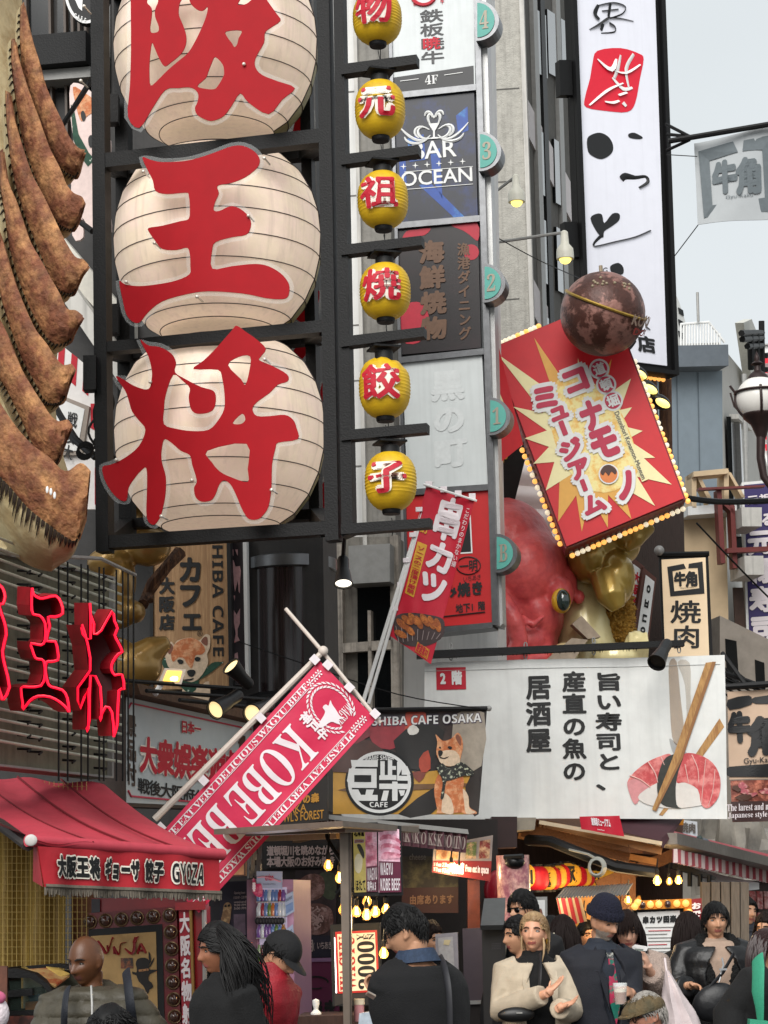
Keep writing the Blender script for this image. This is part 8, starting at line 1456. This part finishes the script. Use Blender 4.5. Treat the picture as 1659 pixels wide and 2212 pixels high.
# --- man in black with phone
s=Person('man in black sweater with denim collar looking down at his phone, back turned',876,1958,10.1,-135,-102,24,0,SK_A,build=1.15,lean=(0,.06)); s.arm(1,(905,2260,.1),(850,2260,.1)); s.arm(-1,(842,2215,-.12),(830,2158,.02),(806,2140,.03),(0,0,1),1.0); s.finish(squint=.5); s.hair(HB,'short',.022,520,1.1,front=.5,seed=12)
SWT=cloth('black_knit','0b0b0d',.92,.35,160); s.garment('sweater',SWT,.045,.8,1.46,None,.034,.012,.010,6); s.trousers()
m=MB(); m.loft([[s.L(0,-.005,1.475)+s.X*(r_*cos(a))+s.Fw*(r_*1.05*sin(a))+V((0,0,h_+.012*max(0,-sin(a)))) for a in [2*PI*k/28 for k in range(28)]] for r_,h_ in ((.070,.05),(.082,.052),(.112,-.008),(.104,-.012))],M('denim_collar','25344a',.8,0,.3,30,.3,120),closed=True); m.build('denim_collar',s.root)
m=MB(); 
for sx in (-1,1):
    m.tube([s.hw((.034*sx+.02*cos(a),.098,.003+.017*sin(a))) for a in [2*PI*k/14 for k in range(15)]],.0016,K_,5,False); m.tube([s.hw((.055*sx,.094,.008)),s.hw((.078*sx,-.01,.006))],.0018,K_,5)
m.build('glasses',s.root); strap(s,'bag_strap',[D_(s,950,2066,.05),D_(s,962,2095,-.14),D_(s,970,2150,-.2),D_(s,972,2240,-.18)],.016,M('strap_grey','232327',.6))
t=thing('smartphone','phone held low by the man in black','phone',P(800,2150,9.7)); m=MB(); m.prism([P(795,2140,9.66),P(812,2149,9.62),P(806,2156,9.72),P(790,2146,9.76)],V((0,.004,-.008)),M('phone_case','c8b8a8',.3,.2,.05)); m.build('phone_body',t); m=MB(); m.prism([P(796.5,2141,9.655),P(810.5,2148.5,9.62),P(806,2154.5,9.715),P(791.5,2146,9.75)],V((0,0,0)),M('phone_screen','ccd2da',.1,0,0,emis=.5)); m.build('screen',t)
# --- girl inside the doorway
s=Person('woman working in the dark doorway behind the man in black',925,1992,14.9,40,50,10,fem=1,skin=SK_A,vox=.009); s.finish(); s.hair(HBR,'short',.05,120,1.0); s.garment('apron_shirt',BLKC2); s.trousers()
# --- sunglasses man with backpack
s=Person('man in sunglasses and black jacket with cream backpack straps',1128,1927,14.3,-28,-48,2,0,SK_A,lips=LIP); s.arm(-1,(1062,2190,0),(1070,2290,-.1)); s.arm(1,(1230,2180,.1),(1230,2290,.1)); s.finish(eyes=False); s.hair(HB,'short',.05,360,1.3,front=.52,bang=1,seed=21); s.garment('jacket',BLKC2,.045,.8,1.5,None,.03,collar=(0,.09,.06),hood=True); s.trousers()
m=MB()
for sx in (-1,1): m.ball(s.hw((.034*sx,.09,.004)),.024,.008,.018,M('sunglass_lens','08080a',.08,0,0),14,8,s.HR); m.tube([s.hw((.056*sx,.086,.012)),s.hw((.08*sx,-.005,.010))],.004,BLK,6)
m.tube([s.hw((-.05,.09,.02)),s.hw((0,.102,.016)),s.hw((.05,.09,.02))],.004,BLK,6); m.build('sunglasses',s.root); CRS=M('cream_strap','bdb5a0',.75,0,.1)
strap(s,'backpack_strap',[D_(s,1100,2020,-.05),D_(s,1094,2032,-.14),D_(s,1089,2048,-.17),D_(s,1086,2080,-.17)],.028,CRS); strap(s,'backpack_strap',[D_(s,1193,2020,0),D_(s,1190,2036,-.1),D_(s,1186,2055,-.12)],.024,CRS)
s=Person('woman in profile half hidden behind the blonde woman',1119,1982,13.9,-50,-68,4,fem=1,skin=SK_A,vox=.008); s.finish(); s.hair(HB,'short',.06,160,1.0,seed=23); s.garment('dark_coat',BLKC); s.trousers()
# --- blonde woman
s=Person('blonde woman in a cream wool coat gesturing with both hands',1152,1973,13.15,6,-14,-3,2,M('skin_fair','c79478',.5,0,.07,18,.06,120),LIP,fem=1,build=1.06); s.arm(-1,(1080,2182,-.05),(1182,2146,-.32),(1226,2104,-.30),(-.5,-.2,.85),.12); s.arm(1,(1232,2186,-.08),(1206,2178,-.34),(1244,2163,-.36),(0,-.3,1),.35); s.finish(brow=M('brow_brown','3a281c',.8),glance=-.004,squint=.75)
s.hair(HBL,'short',.09,520,.7,front=.56,name='hair',seed=31,slick=1); CRM2=cloth('cream_wool','b5a894',.9,.35,200)
s.garment('black_top',cloth('black_top','09090a',.9),.018,.86,1.5,None,.0,sl=False,collar=(0,.066,.035))
gp=lambda z:.16+.30*sstep(1.47,1.25,z)*(1) if z>1.2 else .46+.1*(1.2-z)
s.garment('cream_coat',CRM2,.046,.55,1.47,gp,.026,.010,.008,7,cuff=.9); s.trousers()
m=MB()
for sx in (-1,1): m.prism([s.L(.062*sx,.09,1.46),s.L(.105*sx,.125,1.40),s.L(.108*sx,.155,1.33),s.L(.085*sx,.18,1.12),s.L(.066*sx,.165,1.25)],s.Fw*.012,CRM2)
pieces(m,'lapel',s.root); m=MB()
for sx in (-1,1): m.tube([s.hw((.078*sx+.004*cos(a),.0+.010*cos(a),-.05+.015*sin(a))) for a in [2*PI*k/14 for k in range(15)]],.0028,M('gold_earring','c9a040',.25,.9,0),5,False)
pieces(m,'earring',s.root); m=MB(); m.tube([s.hw((.066,.045,-.03)),s.hw((.072,.05,-.07)),s.hw((.07,.05,-.12)),s.hw((.062,.06,-.17))],[.006,.008,.006,.002],HBL,6); m.tube([s.hw((-.068,.03,-.02)),s.hw((-.07,.03,-.06)),s.hw((-.066,.03,-.11))],[.006,.006,.002],HBL,6); pieces(m,'hair_strand',s.root)
strap(s,'bag_strap',[D_(s,1166,2060,-.1),D_(s,1167,2085,-.2),D_(s,1166,2120,-.24),D_(s,1164,2150,-.22)],.012,M('strap_black','1e1f22',.5)); m=MB(); m.ball(D_(s,1115,2192,-.25),.11,.035,.045,M('bag_leather','0d0d0e',.4,0,.1),20,12); m.box(D_(s,1122,2188,-.29),.035,.004,.008,ALUP); m.build('waist_bag',label='small black crossbody bag under the blonde woman\'s arm',cat='bag')
# --- dark hair between
for i,(x,y,d,lab) in enumerate(((1190,1984,15.4,'dark haired woman facing away behind the blonde woman\'s shoulder'),(1215,1982,15.0,'long haired woman facing away between the blonde woman and the navy hat'))):
    s=Person(lab,x,y,d,170,fem=1,skin=SK_A,vox=.009); s.finish(eyes=False); s.hair(HBR if i else HB,'long',.26,260,1.2,seed=40+i); s.garment('coat',BLKC if i==0 else cloth('tan_coat','8a7358')); s.trousers()
# --- old man in navy suit with knitted hat
s=Person('elderly man in navy suit, knitted hat and bright tie holding a beer',1303,1950,13.2,20,38,18,0,SK_O,M('lip_pale','8a5a50'),build=1.14); s.arm(-1,(1212,2195,.05),(1235,2290,-.1)); s.arm(1,(1362,2170,-.1),(1366,2146,-.2),(1345,2136,-.33),(-.6,-.5,0),1.0); s.finish(beard=True,brow=HGR,squint=.45); NVY=cloth('navy_suit','14161f',.8,.2,180); NVH=M('navy_knit','15172a',.95,0,.3,60,.9,110)
gp=lambda z:.10+.26*sstep(1.47,1.30,z) if z>1.2 else .30*sstep(.9,1.2,z)+.03
s.garment('navy_shirt',cloth('slate_shirt','1c222d',.8),.016,.86,1.5,None,0,sl=False,collar=(0,.07,.03)); s.garment('suit_jacket',NVY,.044,.7,1.475,gp,.024,.010,.007,6,cuff=.93); s.trousers(NVY)
m=MB()
for sx in (-1,1): m.prism([s.L(.07*sx,.07,1.475),s.L(.12*sx,.115,1.40),s.L(.13*sx,.135,1.34),s.L(.10*sx,.15,1.33),s.L(.045*sx,.178,1.10),s.L(.045*sx,.16,1.27)],s.Fw*.012,NVY)
pieces(m,'lapel',s.root); TIE=M('floral_tie','1a6a5a',.5,0,.3,14,col2='a02848',c2lo=.47,c2hi=.53); m=MB(); m.prism([s.L(-.022,.115,1.435),s.L(.022,.115,1.435),s.L(.016,.128,1.40),s.L(-.016,.128,1.40)],s.Fw*.012,M('tie_knot','2a2c30',.5,0,.5,50,col2='b0b0a8')); m.prism([s.L(-.016,.132,1.40),s.L(.016,.132,1.40),s.L(.04,.165,1.15),s.L(0,.172,1.02),s.L(-.035,.165,1.15)],s.Fw*.008,TIE); m.build('tie',s.root)
m=MB()
for i in range(15):
    t=PI*.5*i/14; z=.035+.125*cos(t)*(1+.12*cos(t)**6)
m=MB(); vs=[]; sg=96
for i in range(17):
    t=PI*.53*i/16; 
    for k in range(sg): a=2*PI*k/sg; rib=.0022*sin(a*24); r1=sin(t)**.8; vs.append(s.hw(((.093+rib)*r1*cos(a),(.112+rib)*r1*sin(a)-.004,.052+.128*cos(t))))
m.add(vs,[(i*sg+k,(i+1)*sg+k,(i+1)*sg+(k+1)%sg,i*sg+(k+1)%sg) for i in range(16) for k in range(sg)],NVH,True)
m.loft([[s.hw(((w_+.003*sin(a*24))*cos(a),(w_*1.2+.003*sin(a*24))*sin(a)-.004,z)) for a in [2*PI*k/sg for k in range(sg+1)]] for w_,z in ((.088,.034),(.099,.034),(.104,.05),(.104,.074),(.098,.088),(.086,.08))],NVH); m.build('knitted_hat',s.root)
t=thing('beer_cup','clear plastic cup of beer in the elderly man\'s hand','cup',P(1340,2170,12.68)); c=P(1341,2169,12.68); m=MB(); m.lathe(c,[(.032,0),(.036,.05),(.041,.10),(.0425,.118),(.041,.12),(.039,.10)],M('clear_plastic','e0e4e4',.08,0,0,alpha=.3),20); m.build('cup',t); m=MB(); m.lathe(c+V((0,0,.002)),[(.030,0),(.034,.05),(.036,.066)],M('beer_amber','8a4a10',.1,0,.1,emis=.03),18); m.build('beer',t); m=MB(); m.lathe(c+V((0,0,.068)),[(.036,0),(.037,.018),(.0,.02)],M('beer_foam','d8ccb8',.8,0,.05),18); m.build('foam',t)
# --- girl in pink beige coat eating
s=Person('young woman in pink knit and beige fleece coat holding a snack and a wrapper',1353,1971,13.7,-4,-4,12,-3,M('skin_pale_east','c4967e',.5,0,.06,18,.05,120),LIP,fem=1,build=1.05); s.arm(-1,(1322,2160,-.05),(1345,2100,-.28),(1352,2078,-.3),(.5,.3,0),1.2); s.arm(1,(1425,2135,-.1),(1402,2094,-.28),(1390,2058,-.33),(-.6,.3,0),.9); s.finish(squint=.42); s.hair(HBR,'long',.16,340,1.05,front=.46,bang=1,seed=51)
FLC=M('beige_fleece','a8958a',.95,0,.2,40,.9,90); gp=lambda z:.30 if z>1.2 else .22; s.garment('pink_knit',cloth('pink_knit','a8707e',.9,.4,150),.018,.86,1.5,None,0,sl=False,collar=(0,.068,.055)); s.garment('fleece_coat',FLC,.055,.7,1.475,gp,.036,.011,.012,9,cuff=.82); s.trousers()
m=MB(); m.tube([s.L(.12*cos(a),.10*sin(a),1.44+.02*sin(a)) for a in [rad(130+280*k/14) for k in range(15)]],.034,FLC,10); m.build('hood',s.root)
m=MB(); m.ball(P(1352,2066,13.36),.03,.022,.035,M('rice_ball_white','cfcac4',.7,0,.06,30),12,8); m.build('snack',label='white snack held up by the woman in pink',cat='food'); m=MB(); m.prism([P(1365,2045,13.35),P(1372,2040,13.35),P(1401,2045,13.33),P(1397,2054,13.33),P(1366,2056,13.35)],V((0,.006,0)),M('paper_wrapper','c4c2c0',.6,0,.1,30)); m.prism([P(1371,2049,13.335),P(1390,2050,13.33),P(1388,2055,13.33),P(1371,2055,13.335)],V((0,.001,0)),M('wrapper_grey','6a706a',.6)); m.build('wrapper',label='white snack wrapper in the raised hand of the woman in pink',cat='wrapper')
m=MB(); BAGP=M('white_plastic_bag','cdbfbf',.35,0,.08,6,.5,8,alpha=.9); rows=[]
for k in range(12):
    v=k/11; xc=lerp(1440,1478,v); w_=np.interp(v,[0,.2,.6,1],[4,14,34,46]); rows.append([P(xc+w_*cos(a)*(1+.1*sin(5*a+k)),2096+v*140,13.3)+V((0,-.12*np.interp(v,[0,.3,1],[.2,.7,1])*sin(a)*(1+.15*sin(7*a)),0)) for a in [2*PI*q/28 for q in range(28)]])
m.loft(rows,BAGP,closed=True); m.tube([P(1436,2070,13.35),P(1440,2100,13.3)],.008,BAGP,6); m.build('plastic_bag',label='white plastic shopping bag hanging beside the flat cap man',cat='bag')
# --- flat cap man
s=Person('grey haired man with glasses and worn olive flat cap at the bottom edge',1398,2145,11.9,-60,-72,10,0,M('skin_ruddy','b07a64',.55,0,.12,20),LIP); s.finish(beard=True,squint=.5); s.hair(HGR,'short',.04,260,.7,seed=61); s.garment('grey_jacket',cloth('grey_jacket','5a5854'),.04,.7,1.5,collar=(0,.085,.03)); s.trousers(); CAPM=M('olive_cap','5f5036',.85,0,.3,14,.5,60,col2='4a4330')
m=MB(); vs=[]; sg=40
for i in range(14):
    t=PI*.55*i/13
    for k in range(sg): a=2*PI*k/sg; y=.128*sin(t)**.75*sin(a); vs.append(s.hw((.099*sin(t)**.75*cos(a),y+.022,.040+.075*cos(t)*(1-.25*max(0,sin(a)))-.02*max(0,sin(a))*sin(t)+.003*noise.noise(V((a*3,t*4,0))))))
m.add(vs,[(i*sg+k,(i+1)*sg+k,(i+1)*sg+(k+1)%sg,i*sg+(k+1)%sg) for i in range(13) for k in range(sg)],CAPM,True); br_=[[s.hw((.082*sin(a)*(1-.05*j),.098+.055*j/4*cos(a)**.6+.02*cos(a),.034-.016*j/4)) for a in np.linspace(-1.3,1.3,15)] for j in range(5)]; m.loft(br_,CAPM); m.loft([[p-V((0,0,.006)) for p in r] for r in br_],CAPM)
for k in range(6): a=k*PI/6+.2; m.tube([s.hw((.1*sin(t)**.75*cos(a)*q,.129*sin(t)**.75*sin(a)*q+.022,.0415+.075*cos(t)*(1-.25*max(0,sin(a)*q)))) for q,t in [(-1,.9),(-1,.6),(-1,.3),(1,.02),(1,.3),(1,.6),(1,.9)]],.002,M('cap_seam','463b26',.9),4)
m.build('flat_cap',s.root); m=MB()
for sx in (-1,1):
    m.tube([s.hw((.034*sx+.021*cos(a),.10,.0+.018*sin(a))) for a in [2*PI*k/14 for k in range(15)]],.003,BLK,5,False); m.tube([s.hw((.055*sx,.096,.006)),s.hw((.08*sx,-.012,.002))],.003,BLK,5)
m.build('glasses',s.root)
# --- girl biting a leaf-wrapped skewer
s=Person('young woman in black coat with white collar biting a skewer with a green leaf',1432,1966,19.0,-16,-28,6,-4,M('skin_pale_east','c4967e'),LIP,fem=1,vox=.0075); s.arm(-1,(1408,2090,-.05),(1426,2052,-.22),(1424,2034,-.24),(.3,.4,0),1.2); s.finish(squint=.6); s.hair(HB,'long',.14,300,.9,front=.48,part=1,bang=1,seed=71); s.garment('black_coat',BLKC,.045,.7,1.48,None,.028,collar=(0,.085,.0)); s.trousers()
m=MB(); m.tube([s.L(.09*cos(a),.085*sin(a)-.01,1.475+.01*sin(a)) for a in [2*PI*k/20 for k in range(21)]],.018,WHITE,8); m.build('white_collar',s.root); t=thing('leaf_skewer','green leaf wrapped skewer held at the young woman\'s mouth','food',P(1424,2035,18.7)); m=MB(); lf=YP(1422,2024,18.7,0); m.poly(lf,smoothpts([(1411,2018),(1416,2014),(1422,2018),(1428,2016),(1434,2024),(1430,2028),(1428,2034),(1420,2032),(1414,2034),(1412,2026)],2),0,M('shiso_green','2f5a22',.6,0,.2,40),.006); m.build('leaf',t); m=MB(); m.tube([P(1424,2036,18.69),P(1423,2008,18.68)],.008,M('skewer_orange','b06a3a',.6),6); m.build('skewer',t)
# --- woman facing away
s=Person('brown haired woman in black hooded coat facing away by the menu poster',1486,1974,15.4,165,fem=1,skin=SK_A,vox=.009); s.finish(eyes=False); s.hair(HBR,'long',.20,340,1.15,seed=77); s.garment('hooded_coat',BLKC,.05,.7,1.5,None,.03,hood=True); s.trousers()
# --- man in leather jacket
s=Person('young man in black leather jacket with fur collar facing the camera',1544,1952,15.0,4,2,4,0,SK_A,LIP,build=1.28); s.arm(-1,(1452,2150,-.05),(1487,2128,-.28),(1512,2132,-.34),(0,-.6,-.8),.8); s.arm(1,(1630,2150,0),(1610,2260,-.2)); s.finish(squint=.7); s.hair(HB,'short',.055,460,.95,front=.5,part=1,bang=1,seed=81)
LEA=M('black_leather','0b0b0d',.42,0,.2,5,.2,30); FURK=M('black_fur','0a0a0a',.95,0,.3,60,1,110); gp=lambda z:.14+.30*sstep(1.47,1.28,z) if z>1.1 else .25; s.garment('beige_sweater',cloth('beige_sweater','9c8676',.9,.3,150),.018,.86,1.5,None,0,sl=False,collar=(0,.066,.02)); s.garment('leather_jacket',LEA,.055,.8,1.475,gp,.04,.010,.013,6,cuff=.92); s.trousers()
m=MB()
for sx in (-1,1): m.tube([s.L(.03*sx,-.09,1.50),s.L(.10*sx,-.04,1.50),s.L(.125*sx,.05,1.45),s.L(.115*sx,.125,1.36),s.L(.085*sx,.165,1.24),s.L(.07*sx,.175,1.12)],[.035,.042,.046,.044,.036,.02],FURK,12)
o=fuse(m,.010,FURK,1,.012,40); o.build('fur_collar',s.root)
t=thing('sling_bag','black sling bag with silver buckle across the leather jacket','bag',P(1545,2200,14.5)); m=MB(); m.ball(P(1545,2165,14.5),.16,.06,.12,M('bag_nylon','101114',.45,0,.2,8,.2,20),24,14,Matrix.Rotation(rad(-25),3,'Y')); m.build('bag_body',t); m=MB(); m.tube([P(1500,2185,14.5),P(1540,2125,14.48),P(1562,2100,14.52),P(1585,2060,14.62)],.016,M('strap_black','1e1f22',.5),8,flat=.4); m.build('strap',t); m=MB(); m.tube([P(1560,2070,14.56),P(1563,2085,14.5),P(1556,2105,14.46)],.006,ALU,6); m.box(P(1562,2094,14.46),.05,.01,.012,ALU); m.tube([P(1557,2110,14.44),P(1553,2122,14.44)],.005,ALU,6); m.build('buckle',t)
# --- man in navy vest
s=Person('man in navy padded vest with camouflage sleeve looking aside at the right',1611,1942,18.6,10,24,-4,6,SK_A,LIP,vox=.0075); s.finish(squint=.5); s.hair(HB,'short',.05,320,1.2,front=.5,part=1,seed=91); s.garment('camouflage_shirt',M('camouflage','5a4a3a',.85,0,.3,24,.2,60,col2='2c2a22'),.035,.8,1.46,None,.028); s.garment('padded_vest',cloth('navy_vest','171b26',.6,.2,60),.05,.8,1.5,None,0,sl=False,collar=(0,.09,.06),puff=.07); s.trousers(); m=MB(); m.tube([s.hw((-.082,.01,-.012)),s.hw((-.083,.016,-.04))],.006,WHITE,6); m.build('earbud',s.root)
s=Person('long haired woman cut off by the right edge beside the vest man',1655,1974,16.8,-30,-35,4,fem=1,skin=SK_A,vox=.009); s.finish(); s.hair(HBR,'long',.26,240,1.1,seed=95); s.garment('dark_jacket',BLKC); s.trousers()
s=Person('woman with reddish dark hair and pale checked scarf at the right edge',1652,2012,14.6,60,75,6,fem=1,skin=SK_A,vox=.008); s.finish(); s.hair(M('hair_auburn','2a1414',.4,0,.25,30),'long',.2,320,1.25,seed=97); s.garment('dark_coat',BLKC,.04,.7,1.5,None,.026); s.trousers(); m=MB(); m.tube([s.L(.10*cos(a),.09*sin(a),1.45) for a in [2*PI*k/20 for k in range(21)]],.045,M('checked_scarf','a59c98',.9,0,.2,30,.4,80,col2='5e5654'),10); m.build('scarf',s.root)
s=Person('person in black coat with green shoulder strap cut off at the right edge',1702,1990,11.8,20,fem=0,skin=SK_A,build=1.3); s.arm(-1,(1580,2190,-.05),(1590,2330,-.2)); s.finish(); s.hair(HB,'short',.05,200,1.0,seed=99); s.garment('black_coat',BLKC,.06,.5,1.5,None,.05,.012,.014,5); s.trousers()
GRS=M('green_webbing','2f8a6c',.7,0,.08,30,.3,150); t=thing('green_bag','green tote bag with wide green strap at the right edge','bag',P(1640,2290,11.4)); m=MB(); m.tube([P(1636,2068,11.5),P(1638,2095,11.42),P(1637,2140,11.38),P(1641,2180,11.38),P(1643,2215,11.4)],[.045,.048,.045,.03,.02],GRS,10,flat=.2); m.build('strap',t); m=MB(); m.prism([P(1620,2202,11.35),P(1660,2206,11.35),P(1664,2330,11.35),P(1616,2330,11.35)],V((0,.08,0)),GRS); m.build('bag_body',t)
# the rest of the crowd farther down the street
ro=random.Random(5)
CL=[cloth('crowd_%d'%i,c) for i,c in enumerate(('1a1c22','2a2622','3a3a40','121214','4a3a34'))]
for i,(x,y,d,lab) in enumerate(((1465,1985,20,'far passer-by in dark clothes between the arrow sign and the brown haired woman'),(1590,1975,22,'far passer-by behind the vest man under the white tent'),(1520,1980,24,'far passer-by deep in the street behind the leather jacket man'),(1390,1990,19,'far passer-by behind the leaf eating woman'),(1268,1992,18,'far passer-by behind the navy knitted hat'))):
    s=Person(lab,x,y,d,ro.uniform(-40,40),skin=SK_A,vox=.014); s.finish(); s.hair(HB,'short',.06,80,1.2,seed=100+i); s.garment('coat',CL[i],.04,.6,1.5,vox=.018); s.trousers()
